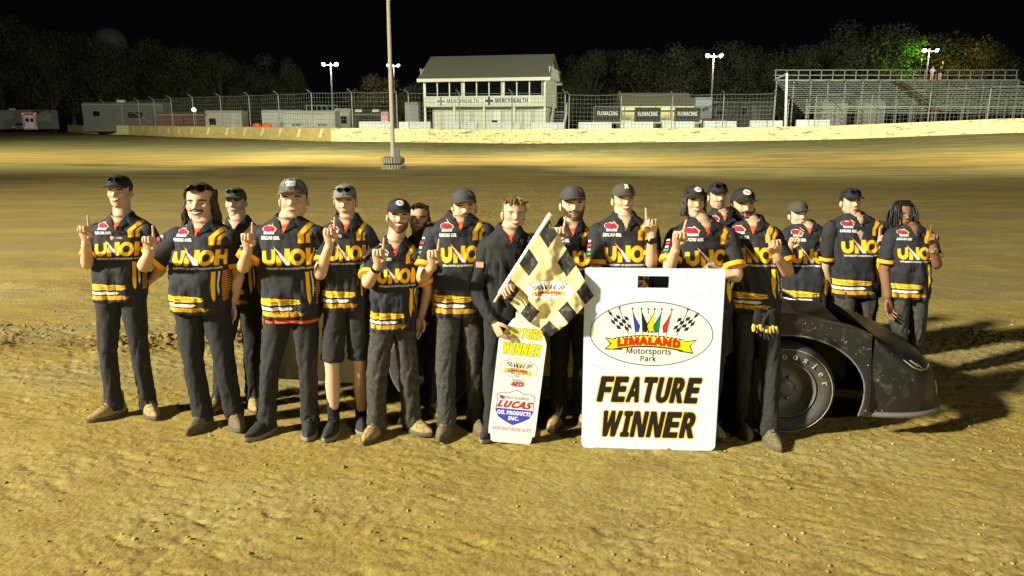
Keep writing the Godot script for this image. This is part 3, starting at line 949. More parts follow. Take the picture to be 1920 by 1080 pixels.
func vehicles() -> void:
	var white := mat(srgb(168, 172, 160), 0.45)
	var cream := mat(srgb(160, 158, 142), 0.5)
	var greyw := mat(srgb(88, 92, 84), 0.55)
	var red := bumpy(mat(srgb(92, 58, 48), 0.7), M.rough_dirt, 0.5, 1.0)
	var dark := mat(srgb(52, 54, 50), 0.6)
	trailer("camper_trailer", "grey camper trailer with a small window at the fence's braced end", "camper", 158, 305, 192, 240, -112, greyw, {"windows": [[0.12, 0.22, 0.55, 0.75], [0.55, 0.75, 0.5, 0.72]], "roof_units": [0.4]})
	trailer("stock_trailer", "dark red trailer parked behind the turn's fence", "trailer", 300, 385, 211, 240, -100, red, {"doors": [[0.55, 0.72, red]]})
	trailer("camper_trailer", "cream camper with a narrow window, beside the dark red trailer", "camper", 386, 452, 207, 240, -99, cream, {"windows": [[0.1, 0.3, 0.45, 0.72]], "doors": [[0.7, 0.86, white]]})
	trailer("enclosed_trailer", "plain white enclosed trailer beside the concession trailer", "trailer", 492, 566, 206, 240, -97, white, {})
	var con := trailer("concession_trailer", "long white food trailer with two faded wordmarks and railing on its roof", "trailer", 532, 628, 208, 240, -90, white, {"doors": [[0.02, 0.46, white], [0.52, 0.96, white]]})
	for k in 2: lettering(con, "MCNEAL", Vector3(-1.5 + k * 3.1, 1.7, 0.08), 1.1, 0.28, dark)
	# roof railing
	var rail := MB.new()
	for q in 7:
		var x := -0.6 + q * 0.62
		rail.beam(Vector3(x, 2.8, -1.2), Vector3(x, 4.0, -1.2), 0.05, 0.05)
	for y in [3.4, 4.0]: rail.beam(Vector3(-0.6, y, -1.2), Vector3(3.12, y, -1.2), 0.05, 0.05)
	obj("roof_railing", rail.flat_mesh(mat(srgb(120, 160, 140), 0.6)), con)
	trailer("box_truck", "pale box truck with a door window, behind the light pole at the concession trailer", "truck", 628, 656, 203, 240, -94, cream, {"windows": [[0.4, 0.8, 0.5, 0.75]]})
	trailer("utility_trailer", "dark grey trailer behind the infield light pole", "trailer", 658, 722, 210, 240, -100, dark, {"roof_units": [0.1, 0.6]})
	trailer("soda_machine", "pale pink lit vending cabinet beside the grey container", "cabinet", 715, 727, 209, 238, -90, mat(srgb(226, 172, 164), 0.5), {"deep": 0.9, "wheels": 0})
	trailer("storage_container", "plain grey storage container beside the white tower", "container", 760, 784, 191, 240, -91, mat(srgb(164, 164, 160), 0.6), {"wheels": 0})
	trailer("grey_camper", "grey camper with large pale wall between concession building and grandstand", "camper", 1302, 1336, 182, 236, -98, mat(srgb(170, 182, 184), 0.6), {})
	trailer("race_hauler", "long dark hauler behind the fence beside the grandstand", "truck", 1336, 1455, 187, 236, -98, dark, {"doors": [[0.62, 0.76, greyw]], "windows": [[0.05, 0.2, 0.6, 0.76], [0.45, 0.55, 0.6, 0.8]]})
	trailer("pickup_truck", "maroon pickup tailgate showing above the barrier blocks", "truck", 1318, 1362, 222, 240, -92, mat(srgb(84, 40, 36), 0.5), {"deep": 2.0})
	trailer("enclosed_trailer", "white enclosed trailer seen through the bleacher benches", "trailer", 1540, 1590, 188, 226, -97, white, {})
	trailer("enclosed_trailer", "pale trailer with round decal seen through the bleacher's middle", "trailer", 1618, 1662, 186, 224, -97, white, {})
	# orange-clad pile on the bank
	for q in [[482, "orange traffic drum lying on the bank behind the striped wall"], [500, "orange folded cover lying beside the drum on the bank"]]:
		var p := at_z(q[0], 237, -88.0)
		var b := MB.new()
		b.ball(Vector3(0, 0.3, 0), Vector3(0.62, 0.42, 0.35), 12, 8)
		for k in b.v.size(): b.v[k] += Vector3.ONE * nz.get_noise_3dv(b.v[k] * 2.0 + Vector3(q[0], 0, 0)) * 0.12
		var base := MB.new()
		base.box(Vector3(-0.8, -1.6, -0.5), Vector3(0.8, 0.02, 0.5))
		var o := obj("orange_cover", b.mesh(mat(srgb(226, 96, 34), 0.8)), null, Vector3(p.x, p.y - 0.35, -88))
		obj("crate", base.flat_mesh(M.black), o)
		tag(o, q[1], "cover")
	# ambulance and white office trailer beyond the turn
	trailer("office_trailer", "long white office trailer behind the ambulance", "trailer", -40, 94, 206, 249, -165, white, {"windows": [[0.72, 0.78, 0.5, 0.75]], "roof_units": [0.42]})
	ambulance()
	# lit work lamp
	var w := at_z(366, 206, -97.0)
	var wl := thing("work_lamp", "bright white work lamp on a stand above the dark red trailer", "lamp", Vector3(w.x, land(w.x, -97.0), -97.0))
	var p := MB.new()
	p.tube([Vector3.ZERO, Vector3(0, w.y - wl.position.y, 0)], [0.05, 0.04], 8)
	obj("stand", p.mesh(M.steel), wl)
	lamp_head(wl, Vector3(0, w.y - wl.position.y, 0.45), Vector3(2, 0, 20), 0.26)
	light_poles()

func ambulance() -> void:
	var z := -150.0
	var a := at_z(36, 250, z); var b := at_z(76, 211, z)
	var base := land(a.x, z)
	var t := thing("ambulance", "white ambulance seen from behind with red and blue chevrons and blue side stripe", "ambulance", Vector3((a.x + b.x) / 2, base, z), deg_to_rad(50.0))
	var hw := 1.25; var H := b.y - base; var L := 4.2
	var body := MB.new()
	body.box(Vector3(-hw, 0.6, -L), Vector3(hw, H, 0))
	obj("box_body", body.flat_mesh(mat(srgb(226, 228, 230), 0.4)), t)
	var cab := MB.new()
	cab.rings([PackedVector3Array([Vector3(-1.05, 0.5, -L - 2.6), Vector3(-1.05, 0.5, -L), Vector3(-1.05, 2.3, -L), Vector3(-1.05, 2.25, -L - 0.7), Vector3(-1.05, 1.4, -L - 1.5), Vector3(-1.05, 1.2, -L - 2.6)]),
		PackedVector3Array([Vector3(1.05, 0.5, -L - 2.6), Vector3(1.05, 0.5, -L), Vector3(1.05, 2.3, -L), Vector3(1.05, 2.25, -L - 0.7), Vector3(1.05, 1.4, -L - 1.5), Vector3(1.05, 1.2, -L - 2.6)])])
	obj("cab", cab.flat_mesh(mat(srgb(226, 228, 230), 0.4)), t)
	for sx in [-1.0, 1.0]:
		panel(t, "side_stripe", Vector3(sx * (hw + 0.012) - 0.01, 1.25, -L), Vector3(sx * (hw + 0.012) + 0.01, 1.65, 0), mat(srgb(36, 74, 150), 0.5))
		var dr := panel(t, "rear_door", Vector3(minf(0, sx * 0.78) + 0.01, 0.85, 0.004), Vector3(maxf(0, sx * 0.78) - 0.01, H - 0.55, 0.03), mat(srgb(232, 232, 232), 0.4))
		panel(dr, "pane", Vector3(sx * 0.4 - 0.26, 1.95, 0.032), Vector3(sx * 0.4 + 0.26, 2.65, 0.05), M.glass)
		# chevrons
		for k in 6:
			var c := MB.new()
			var y := 0.8 + k * 0.5
			c.q4(Vector3(sx * hw, y, 0.036), Vector3(sx * 0.82, y + 0.36, 0.036), Vector3(sx * 0.82, y + 0.6, 0.036), Vector3(sx * hw, y + 0.24, 0.036))
			obj("chevron", c.mesh(mat(srgb(214, 54, 60) if k % 2 == 0 else srgb(40, 60, 120), 0.5)), t)
		var lm := mat(srgb(255, 80, 70), 0.4)
		lm.emission_enabled = true; lm.emission = Color(1.0, 0.25, 0.2); lm.emission_energy_multiplier = 1.2
		panel(t, "tail_light", Vector3(sx * 1.05 - 0.12, H - 0.35, 0.004), Vector3(sx * 1.05 + 0.12, H - 0.12, 0.06), lm)
		for zz in [-0.9, -L - 1.7]:
			var w := MB.new()
			w.tube([Vector3(sx * 1.24, 0.4, zz), Vector3(sx * 0.95, 0.4, zz)], [0.4, 0.4], 16)
			obj("wheel", w.mesh(M.black), t)
	panel(t, "bumper", Vector3(-hw, 0.42, 0), Vector3(hw, 0.66, 0.3), M.grey_metal)
	panel(t, "name_band", Vector3(-0.8, H - 0.5, 0.01), Vector3(0.8, H - 0.14, 0.05), mat(srgb(206, 50, 56), 0.5))

func light_poles() -> void:
	# infield pole standing in stacked tyres; its lamps, above the frame, light the far track
	var g := on_ground(738, 322)
	var t := thing("infield_light_pole", "tall wooden light pole standing in a ring of stacked tyres", "light pole", Vector3(g.x, 0, g.z))
	var p := MB.new()
	p.tube([Vector3(0, -0.2, 0), Vector3(0, 6, 0), Vector3(0.02, POLE_TOP + 0.8, 0)], [0.13, 0.11, 0.09], 12)
	obj("pole", p.mesh(M.wood_pole), t)
	panel(t, "switch_box", Vector3(0.12, 0.75, 0.02), Vector3(0.38, 1.35, 0.22), M.grey_metal)
	var arm := MB.new()
	arm.beam(Vector3(-1.6, POLE_TOP, 0), Vector3(1.6, POLE_TOP, 0), 0.12, 0.14)
	obj("crossarm", arm.flat_mesh(M.wood_pole), t)
	var aims := [[Vector3(-36, 0.5, -66), 1150.0, 56.0], [Vector3(-6, 0.5, -60), 650.0, 60.0], [Vector3(32, 0.5, -62), 1200.0, 56.0]]
	for k in 3:
		var at := Vector3((k - 1) * 1.3, POLE_TOP - 0.1, -0.5)
		var aim: Vector3 = aims[k][0] - t.position
		lamp_head(t, at, aim, 0.28)
		spot(t, at, aim, aims[k][1], aims[k][2], Color(1.0, 0.985, 0.88), 0.3)
	# the tyre ring
	M.tyre_side = bumpy(mat(srgb(120, 116, 104), 0.9), M.rough_dirt, 2.0, 0.5)
	M.tyre_pale = mat(srgb(196, 190, 164), 0.85)
	for k in 2:
		var ty := thing("tyre", "big lugged tyre stacked around the infield light pole's foot" if k == 0 else "whitewashed tyre on top of the stack around the light pole", "tyre", Vector3(g.x, 0.02 + k * 0.42, g.z))
		var pr := []
		var R := 0.62 - k * 0.03
		for q in [[0.2, 0.04], [R - 0.08, 0.0], [R, 0.06], [R, 0.34], [R - 0.08, 0.41], [0.2, 0.36]]:
			var ring := PackedVector3Array()
			for j in 32: ring.append(Vector3(cos(-TAU * j / 32) * q[0], q[1], sin(-TAU * j / 32) * q[0]))
			pr.append(ring)
		var m := MB.new()
		m.rings(pr)
		obj("casing", m.mesh(M.tyre_side), ty)
		for j in 26:
			var a := TAU * j / 26
			var lg := MB.new()
			var xf := Transform3D(Basis(Vector3.UP, a) * Basis(Vector3(1, 0, 0), 0.0), Vector3(0, 0, 0))
			lg.beam(xf * Vector3(-0.07 if k == 0 else 0.0, 0.05, R + 0.02), xf * Vector3(0.07 if k == 0 else 0.0, 0.37, R + 0.02), 0.07, 0.07, xf * Vector3(0, 0, 1))
			obj("lug", lg.flat_mesh(M.tyre_pale), ty)
	# lamp poles far behind
	for q in [[620, 122, -125.0, "steel lamp pole with two lit heads behind the concession trailer", 60.0], [738, 124, -160.0, "distant lamp pole with two lit heads behind the bushy tree", 40.0], [1338, 106, -120.0, "lamp pole with lit heads before the dark trees by the grandstand", 90.0], [1742, 96, -128.0, "lamp pole with two lit heads among the trees above the grandstand", 60.0]]:
		var top := at_z(q[0], q[1], q[2])
		var base := land(top.x, q[2])
		var lp := thing("lamp_pole", q[3], "lamp pole", Vector3(top.x, base, q[2]), 0.0, "lamp poles around the pits")
		var h := top.y - base
		var m := MB.new()
		m.tube([Vector3(0, -0.2, 0), Vector3(0, h + 0.4, 0)], [0.2, 0.12], 10)
		obj("pole", m.mesh(M.steel), lp)
		var ar := MB.new()
		ar.beam(Vector3(-1.3, h, 0), Vector3(1.3, h, 0), 0.1, 0.1)
		obj("crossarm", ar.flat_mesh(M.steel), lp)
		for s in [-1.0, 1.0]:
			lamp_head(lp, Vector3(s * 1.05, h + 0.05, 0.55), Vector3(s * 9, 0, 16), 0.36)
		if q[0] == 1338: panel(lp, "notice_board", Vector3(-0.45, h * 0.32, 0.2), Vector3(0.45, h * 0.32 + 0.9, 0.26), M.white_paint)
		var l := OmniLight3D.new()
		l.name = "lamp"
		lp.add_child(l)
		l.position = Vector3(0, h - 0.1, 1.3)
		l.light_energy = q[4]; l.light_color = Color(1.0, 0.96, 0.9); l.light_size = 0.5; l.omni_range = 80.0; l.omni_attenuation = 2.0; l.shadow_enabled = true
	# green and orange lamps shining into two trees above the grandstand
	for q in [[1728, 112, -137.0, Color(0.25, 1.0, 0.1), "small green garden lamp lighting a tree above the grandstand"], [1768, 118, -137.0, Color(1.0, 0.6, 0.15), "small amber garden lamp lighting a tree above the grandstand"]]:
		var top := at_z(q[0], q[1], q[2])
		var base := land(top.x, q[2])
		var lp := thing("tree_lamp", q[4], "lamp", Vector3(top.x, base, q[2]))
		var m := MB.new()
		m.tube([Vector3(0, -0.2, 0), Vector3(0, top.y - base, 0)], [0.06, 0.05], 8)
		obj("pole", m.mesh(M.steel), lp)
		var em := mat(q[3], 0.5)
		em.emission_enabled = true; em.emission = q[3]; em.emission_energy_multiplier = 2.0
		var g2 := MB.new()
		g2.ball(Vector3(0, top.y - base + 0.1, 0), Vector3.ONE * 0.14, 10, 8)
		obj("lamp_globe", g2.mesh(em), lp)
		var l := OmniLight3D.new()
		l.name = "lamp"
		lp.add_child(l)
		l.position = Vector3(0, top.y - base + 0.1, 0)
		l.light_energy = 62.0; l.light_color = q[3]; l.light_size = 0.1; l.omni_range = 60.0; l.omni_attenuation = 2.0; l.shadow_enabled = true

# ---------------------------------------------------------------- trees
func crown_mesh(sd: int, n: int, m: Material) -> ArrayMesh:
	# unit crown about 1 high and 1 wide: leaf sprays on clustered lobes
	var r := RandomNumberGenerator.new()
	r.seed = sd
	var b := MB.new()
	var lobes := []
	for k in 16:
		var a := r.randf() * TAU
		var y := r.randf_range(0.12, 0.86)
		var w := 0.36 * sin(PI * clampf(y * 0.85 + 0.12, 0.05, 0.97))
		lobes.append([Vector3(cos(a) * w * r.randf_range(0.3, 1.0), y, sin(a) * w * r.randf_range(0.3, 1.0)), r.randf_range(0.12, 0.2)])
	for i in n:
		var L: Array = lobes[r.randi() % lobes.size()]
		var d := Vector3(r.randfn(), r.randfn() * 0.9 + 0.2, r.randfn()).normalized()
		var p: Vector3 = L[0] + d * L[1] * pow(r.randf(), 0.35)
		var s := r.randf_range(0.008, 0.019)
		var u := Vector3(r.randfn(), r.randfn(), r.randfn()).normalized() * s
		var v := u.cross(d + Vector3(0.1, 0.2, 0)).normalized() * s * 0.8
		b.col = Color(1, 1, 1) * r.randf_range(0.6, 1.25)
		var k := b.p(p - u); b.p(p + v * 0.7); b.p(p + u); b.p(p - v * 0.7)
		b.quad(k, k + 1, k + 2, k + 3)
	return b.mesh(m)

func trees() -> void:
	var lm := mat(Color(0.070, 0.076, 0.037).linear_to_srgb(), 0.8)
	lm.vertex_color_use_as_albedo = true
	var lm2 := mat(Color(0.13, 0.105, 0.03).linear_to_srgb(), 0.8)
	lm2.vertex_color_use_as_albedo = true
	var crowns := []
	for k in 5: crowns.append(crown_mesh(100 + k, 6500, lm))
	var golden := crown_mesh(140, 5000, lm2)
	var bark := bumpy(mat(srgb(92, 82, 66), 0.95), M.rough_dirt, 0.6, 4.0)
	var trunk := MB.new()
	trunk.tube([Vector3(0, -0.02, 0), Vector3(0.005, 0.2, 0), Vector3(-0.01, 0.5, 0.01), Vector3(0.0, 0.85, 0)], [0.028, 0.022, 0.016, 0.004], 9)
	for q in [[0.25, 0.22, 0.6, 0.05], [0.3, -0.24, 0.62, 0.1], [0.4, 0.15, 0.75, -0.2], [0.35, -0.1, 0.7, -0.22], [0.45, -0.16, 0.8, 0.1]]:
		trunk.tube([Vector3(0, q[0], 0), Vector3(q[1] * 0.6, lerpf(q[0], q[2], 0.6), q[3] * 0.6), Vector3(q[1], q[2], q[3])], [0.012, 0.008, 0.003], 6)
	var tm := trunk.mesh(bark)
	# [centre px, top px, width px, z, kind, group]
	var list := []
	var lefts := [[-18, 22, 130], [48, 34, 120], [118, 48, 110], [176, 62, 100], [232, 74, 100], [292, 70, 110], [352, 78, 104], [408, 92, 92], [452, 112, 70], [498, 96, 96], [546, 108, 60], [84, 80, 90], [262, 110, 90], [378, 124, 80], [20, 90, 100], [150, 104, 90], [320, 118, 90], [450, 128, 80], [520, 132, 70]]
	for q in lefts: list.append([q[0], q[1], q[2], -172.0 + rng.randf_range(-10, 8), 0, "far"])
	var rights := [[1066, 100, 80], [1106, 92, 90], [1150, 78, 96], [1206, 84, 110], [1262, 82, 100], [1318, 84, 104], [1376, 74, 110], [1432, 86, 100], [1488, 78, 110], [1546, 62, 120], [1606, 30, 150], [1668, 44, 130], [1722, 66, 110], [1782, 52, 130], [1846, 70, 110], [1896, 92, 90], [1946, 100, 90], [1180, 118, 80], [1410, 112, 90], [1570, 96, 100], [1090, 126, 80], [1240, 122, 90], [1350, 120, 90], [1470, 118, 90], [1640, 92, 90], [1700, 104, 90], [1815, 100, 90], [1870, 116, 80]]
	for q in rights: list.append([q[0], q[1], q[2], -146.0 + rng.randf_range(-8, 8), 0, "near"])
	list.append([702, 132, 92, -118.0, 1, "bushy"])
	list.append([776, 150, 80, -132.0, 0, "bushy"])
	list.append([985, 98, 70, -160.0, 0, "far"])
	var gl := {"far": ["tall dark tree in the unlit wood beyond the turn", "trees in the wood beyond the turn"], "near": ["tall leafy tree in the dim row behind the pits and grandstand", "trees behind the pits and grandstand"], "bushy": ["rounded tree catching lamp light behind the concession trailers", "trees behind the concession trailers"]}
	for k in list.size():
		var q: Array = list[k]
		var top := at_z(q[0], q[1], q[3])
		var base := land(top.x, q[3])
		var h := top.y - base
		var w: float = q[2] / FPX * -float(q[3]) * 1.5
		var t := thing("tree", gl[q[5]][0], "tree", Vector3(top.x, base, q[3]), rng.randf() * TAU, gl[q[5]][1])
		var lo := 0.13 if q[5] != "bushy" else 0.06
		obj("trunk", tm, t).scale = Vector3(h * 0.8, h * 0.95, h * 0.8)
		var c := obj("crown", golden if q[4] == 1 else crowns[k % 5], t, Vector3(0, h * lo, 0))
		c.scale = Vector3(w, h * (1.0 - lo), w)
	# water tower beyond the wood
	var wt := at_z(204, 52, -260.0)
	var tw := thing("water_tower", "pale domed water tower rising beyond the wood", "water tower", Vector3(wt.x, 2.0, -260.0))
	var sp := MB.new()
	sp.ball(Vector3(0, wt.y - 2.0 - 4.7, 0), Vector3(5.1, 4.7, 5.1), 24, 16)
	obj("tank", sp.mesh(mat(srgb(150, 152, 150), 0.6)), tw)
	var sm := MB.new()
	sm.tube([Vector3(0, -1, 0), Vector3(0, wt.y - 9, 0)], [2.0, 1.1], 16)
	obj("stem", sm.mesh(mat(srgb(186, 188, 186), 0.6)), tw)
# ---------------------------------------------------------------- race car
func arc_letters(parent: Node3D, s: String, o: Vector3, r: float, a0: float, a1: float, h: float, m: Material) -> void:
	# letters standing on a circle round o in the plane z = o.z, a0..a1 clockwise angles from the top
	var st := SurfaceTool.new()
	st.begin(Mesh.PRIMITIVE_TRIANGLES)
	for k in s.length():
		var t := TextMesh.new()
		t.font = font("Droid Serif"); t.text = s[k]; t.font_size = 64; t.pixel_size = h / 46.0; t.depth = 0.002
		var a := lerpf(a0, a1, k / float(s.length() - 1))
		st.append_from(t, 0, Transform3D(Basis(Vector3(0, 0, 1), -a), o + Vector3(sin(a), cos(a), 0) * r))
	var me := st.commit()
	me.surface_set_material(0, m)
	var l := obj("lettering", me, parent)
	l.set_meta("kind", "stuff")

func wheel(car: Node3D, at: Vector3, side: float, R: float, letters: bool) -> void:
	var W := 0.33
	var prof := [[0.215, 0.0], [0.25, 0.018], [R - 0.06, 0.028], [R - 0.022, 0.012], [R - 0.003, -0.03], [R, -0.08], [R, -W + 0.08], [R - 0.02, -W], [0.23, -W], [0.215, -W + 0.02]]
	var w := Node3D.new()
	w.name = "wheel"
	car.add_child(w, true)
	w.position = at
	var lathe := func(pr: Array) -> MB:
		var b := MB.new()
		var rs := []
		for q in pr:
			var ring := PackedVector3Array()
			for j in 48:
				var a := TAU * j / 48
				ring.append(Vector3(cos(a) * q[0], sin(a) * q[0], q[1] * side))
			rs.append(ring)
		if side > 0: rs.reverse()
		b.rings(rs)
		return b
	obj("tyre", lathe.call(prof).mesh(M.tyre), w)
	obj("rim", lathe.call([[0.216, -0.02], [0.205, 0.002], [0.198, 0.0], [0.19, -0.03], [0.16, -0.045], [0.15, -0.075], [0.10, -0.085], [0.07, -0.08], [0.065, -0.05], [0.03, -0.045], [0.001, -0.045]]).mesh(M.rim), w)
	var bolts := MB.new()
	for k in 5:
		var a := TAU * k / 5
		bolts.tube([Vector3(cos(a) * 0.085, sin(a) * 0.085, -0.083 * side), Vector3(cos(a) * 0.085, sin(a) * 0.085, -0.065 * side)], [0.011, 0.011], 8)
	var bl := obj("wheel_nuts", bolts.mesh(M.silver_metal), w)
	bl.set_meta("kind", "stuff")
	if letters: arc_letters(w, "Hoosier", Vector3(0, 0, 0.030), R - 0.078, -0.42, 1.28, 0.042, M.letter_tan)
	# dusty wear ring moulded on the sidewall
	var rg := MB.new()
	var pts := []; var rr := []
	for k in 49:
		pts.append(Vector3(cos(TAU * k / 48) * (R - 0.03), sin(TAU * k / 48) * (R - 0.03), 0.017 * side)); rr.append(0.0025)
	rg.tube(pts, rr, 5, false)
	obj("sidewall_ring", rg.mesh(M.letter_tan), w)

func race_car() -> void:
	var spk := Canvas.new(512, 512, srgb(33, 33, 33))
	var r := RandomNumberGenerator.new(); r.seed = 5
	var gn := FastNoiseLite.new(); gn.seed = 8; gn.frequency = 0.012; gn.fractal_octaves = 5
	spk.grime(gn, srgb(98, 92, 72), 0.10, 1.5, 1.3)
	for k in 420:
		var q := Vector2(r.randf() * 512, r.randf() * 512)
		var d := 0.5 + 1.9 * pow(r.randf(), 4.0)
		spk.oval(q.x, q.y, d, d, srgb(150, 142, 118) if r.randf() < 0.7 else srgb(206, 200, 182))
	M.car_body = mat(Color.WHITE, 0.42)
	M.car_body.albedo_texture = spk.tex(1)
	M.car_body.uv1_triplanar = true; M.car_body.uv1_scale = Vector3.ONE * 1.1
	M.car_edge = mat(srgb(112, 110, 102), 0.5, 0.1)
	M.tyre = bumpy(mat(srgb(62, 60, 56), 0.7), M.rough_dirt, 3.0, 0.3)
	M.rim = bumpy(mat(srgb(104, 103, 98), 0.5, 0.2), M.rough_dirt, 3.0, 0.2)
	M.letter_tan = mat(srgb(178, 168, 132), 0.8)
	M.silver_metal = mat(srgb(176, 178, 180), 0.35, 0.7)
	var car := thing("race_car", "black dirt-spattered oval-track race car parked behind the crew", "race car", Vector3(2.135, 0, -5.975), deg_to_rad(-10.0))
	var top := func(x: float) -> float: return curve([-3.8, -2.4, -0.9, -0.3, 0.0, 0.4, 0.75, 1.05, 1.2, 1.27], [1.0, 0.98, 0.95, 0.92, 0.90, 0.82, 0.69, 0.5, 0.30, 0.20], x)
	# nose: stacked contours
	var nm := MB.new()
	var lv := [[0.17, 1.26, 0.88], [0.21, 1.29, 0.90], [0.23, 1.25, 0.885], [0.34, 1.24, 0.90], [0.45, 1.20, 0.915], [0.53, 1.12, 0.92], [0.61, 0.97, 0.925], [0.69, 0.77, 0.928], [0.765, 0.56, 0.93]]
	var rs := []
	for q in lv:
		var ring := PackedVector3Array()
		for j in 41:
			var a := lerpf(PI / 2, -PI / 2, j / 40.0)
			var x: float = 0.56 + (q[1] - 0.56) * 0.87 * pow(maxf(cos(a), 0.0), 0.75)
			var low := lerpf(1.0, 0.72, smoothstep(0.1, -0.7, sin(a)) * smoothstep(0.2, 0.6, q[0]))
			ring.append(Vector3(x, q[0] * low, q[2] * signf(sin(a)) * pow(absf(sin(a)), 0.5)))
		rs.append(ring)
	rs.reverse()
	for k in rs.size():
		var rv: PackedVector3Array = rs[k]
		rv.reverse()
		rs[k] = rv
	nm.rings(rs, false)
	var nose := obj("nose", nm.mesh(M.car_body), car)
	var lip := MB.new()
	var lp := []; var lr := []
	for j in 41:
		var a := lerpf(PI / 2, -PI / 2, j / 40.0)
		lp.append(Vector3(0.56 + (1.285 - 0.56) * 0.87 * pow(maxf(cos(a), 0.0), 0.75), 0.185, 0.895 * signf(sin(a)) * pow(absf(sin(a)), 0.5))); lr.append(0.022)
	lip.tube(lp, lr, 7)
	obj("lower_lip", lip.mesh(M.car_edge), nose)
	# printed headlight outline and stroke on the near side of the nose
	var surf := func(a: float, y: float) -> Vector3:
		var x := curve([0.17, 0.23, 0.34, 0.45, 0.53, 0.61, 0.69], [1.26, 1.25, 1.24, 1.20, 1.12, 0.97, 0.77], y)
		return Vector3(0.56 + (x - 0.56) * 0.87 * pow(cos(a), 0.75), y, 0.905 * pow(sin(a), 0.5)) + Vector3(sin(PI / 2 - a) * 0.012, 0.006, 0.010)
	for path in [[[1.12, 0.585], [1.05, 0.53], [0.92, 0.50], [0.72, 0.495], [0.55, 0.505]], [[0.98, 0.575], [0.93, 0.53], [0.90, 0.555], [0.86, 0.51]], [[0.62, 0.395], [0.60, 0.335], [0.585, 0.29]]]:
		var dm := MB.new()
		var pp := []; var pr := []
		for q in path: pp.append(surf.call(q[0], q[1])); pr.append(0.005)
		dm.tube(pp, pr, 5, true, 0.5)
		obj("decal_stroke", dm.mesh(M.letter_tan), nose)
	# bonnet
	var hm := MB.new()
	var cols := 22
	for i in cols + 1:
		var x := lerpf(-1.0, 0.56, float(i) / cols)
		for j in 17:
			var z := lerpf(0.93, -0.93, j / 16.0)
			var near: float = top.call(x)
			var far: float = minf(near - 0.04, curve([-1.0, 0.0, 0.3, 0.56], [0.80, 0.70, 0.62, 0.54], x))
			var dip: float = minf(near, far + 0.12) - 0.06
			var y := lerpf(dip, near, smoothstep(0.45, 0.80, z)) if z > 0.0 else lerpf(dip, far, smoothstep(-0.45, -0.85, z))
			hm.p(Vector3(x, y + 0.004 * nz.get_noise_2d(x * 4.0, z * 4.0), z))
	for i in cols:
		for j in 16:
			var a := i * 17 + j
			hm.quad(a, a + 17, a + 18, a + 1)
	obj("bonnet", hm.mesh(M.car_body), car)
	panel(car, "cowl_deflector", Vector3(-0.95, 0.88, -0.35), Vector3(-0.35, 0.92, 0.55), M.black)
	# fenders with wheel arches, both sides
	for s in [1.0, -1.0]:
		var fm := MB.new()
		var arch := []; var tops := []
		for k in 21:
			var a := lerpf(PI * 0.98, -0.32, k / 20.0)
			var q := Vector3(cos(a) * 0.53, 0.35 + sin(a) * (0.40 if a > 0 else 0.55), s * 0.925)
			arch.append(q)
			var tx := lerpf(-0.62, 0.60, k / 20.0)
			var ty: float = top.call(tx)
			if s < 0: ty = minf(ty - 0.04, curve([-1.0, 0.0, 0.3, 0.56], [0.80, 0.72, 0.66, 0.56], tx))
			tops.append(Vector3(tx, ty - 0.002, s * 0.93) if tx < 0.56 else Vector3(0.575, lerpf(0.76, 0.19, clampf((tx - 0.56) / 0.04, 0, 1)), s * 0.93))
		for k in 21:
			fm.p(arch[k]); fm.p((arch[k] + tops[k]) / 2 + Vector3(0, 0, s * 0.012)); fm.p(tops[k])
		for k in 20:
			for w in 2:
				var a := k * 3 + w
				if s > 0: fm.quad(a, a + 3, a + 4, a + 1)
				else: fm.quad(a, a + 1, a + 4, a + 3)
		var fd := obj("fender", fm.mesh(M.car_body), car)
		var em := MB.new()
		var er := []
		for k in 21: er.append(0.007)
		em.tube(arch, er, 6)
		obj("arch_edge", em.mesh(M.car_edge), fd)
		# door skin and quarter panel
		var dm := MB.new()
		for i in 9:
			var x := lerpf(-0.62, -2.15, i / 8.0)
			for j in 4: dm.p(Vector3(x, lerpf(0.16, top.call(x), j / 3.0), s * (0.93 + 0.02 * sin(j))))
		for i in 8:
			for j in 3:
				var a := i * 4 + j
				if s > 0: dm.quad(a, a + 1, a + 5, a + 4)
				else: dm.quad(a, a + 4, a + 5, a + 1)
		var dr := obj("door_skin", dm.mesh(M.car_body), car)
		panel(dr, "number_patch", Vector3(-1.9, 0.36, s * 0.962 - 0.004), Vector3(-1.2, 0.8, s * 0.962 + 0.004), mat(srgb(206, 196, 40), 0.5))
		panel(car, "quarter_panel", Vector3(-3.45, 0.62, s * 0.93 - 0.01), Vector3(-2.15, 0.98, s * 0.93 + 0.01), M.car_body)
		panel(car, "rear_side_panel", Vector3(-3.95, 0.20, s * 0.93 - 0.01), Vector3(-3.2, 0.98, s * 0.93 + 0.012), M.silver_metal)
		panel(car, "roof_pillar", Vector3(-1.95, 0.95, s * 0.55 - 0.03), Vector3(-1.85, 1.2, s * 0.55 + 0.03), M.black)
		wheel(car, Vector3(0, 0.34, s * 0.93), s, 0.34, s > 0)
		wheel(car, Vector3(-2.66, 0.36, s * 0.90), s, 0.36, false)
	panel(car, "rear_deck", Vector3(-3.95, 0.98, -0.93), Vector3(-2.0, 1.0, 0.93), M.car_body)
	panel(car, "roof", Vector3(-2.6, 1.2, -0.6), Vector3(-1.3, 1.23, 0.6), M.car_body)
	panel(car, "roof_pillar", Vector3(-1.35, 0.95, 0.5), Vector3(-1.28, 1.2, 0.56), M.black)
	panel(car, "roof_pillar", Vector3(-1.35, 0.95, -0.56), Vector3(-1.28, 1.2, -0.5), M.black)
	panel(car, "floor_pan", Vector3(-3.6, 0.2, -0.6), Vector3(0.7, 0.26, 0.6), M.black)
	panel(car, "inner_bulkhead", Vector3(-0.72, 0.2, -0.9), Vector3(-0.66, 0.9, 0.9), M.black)
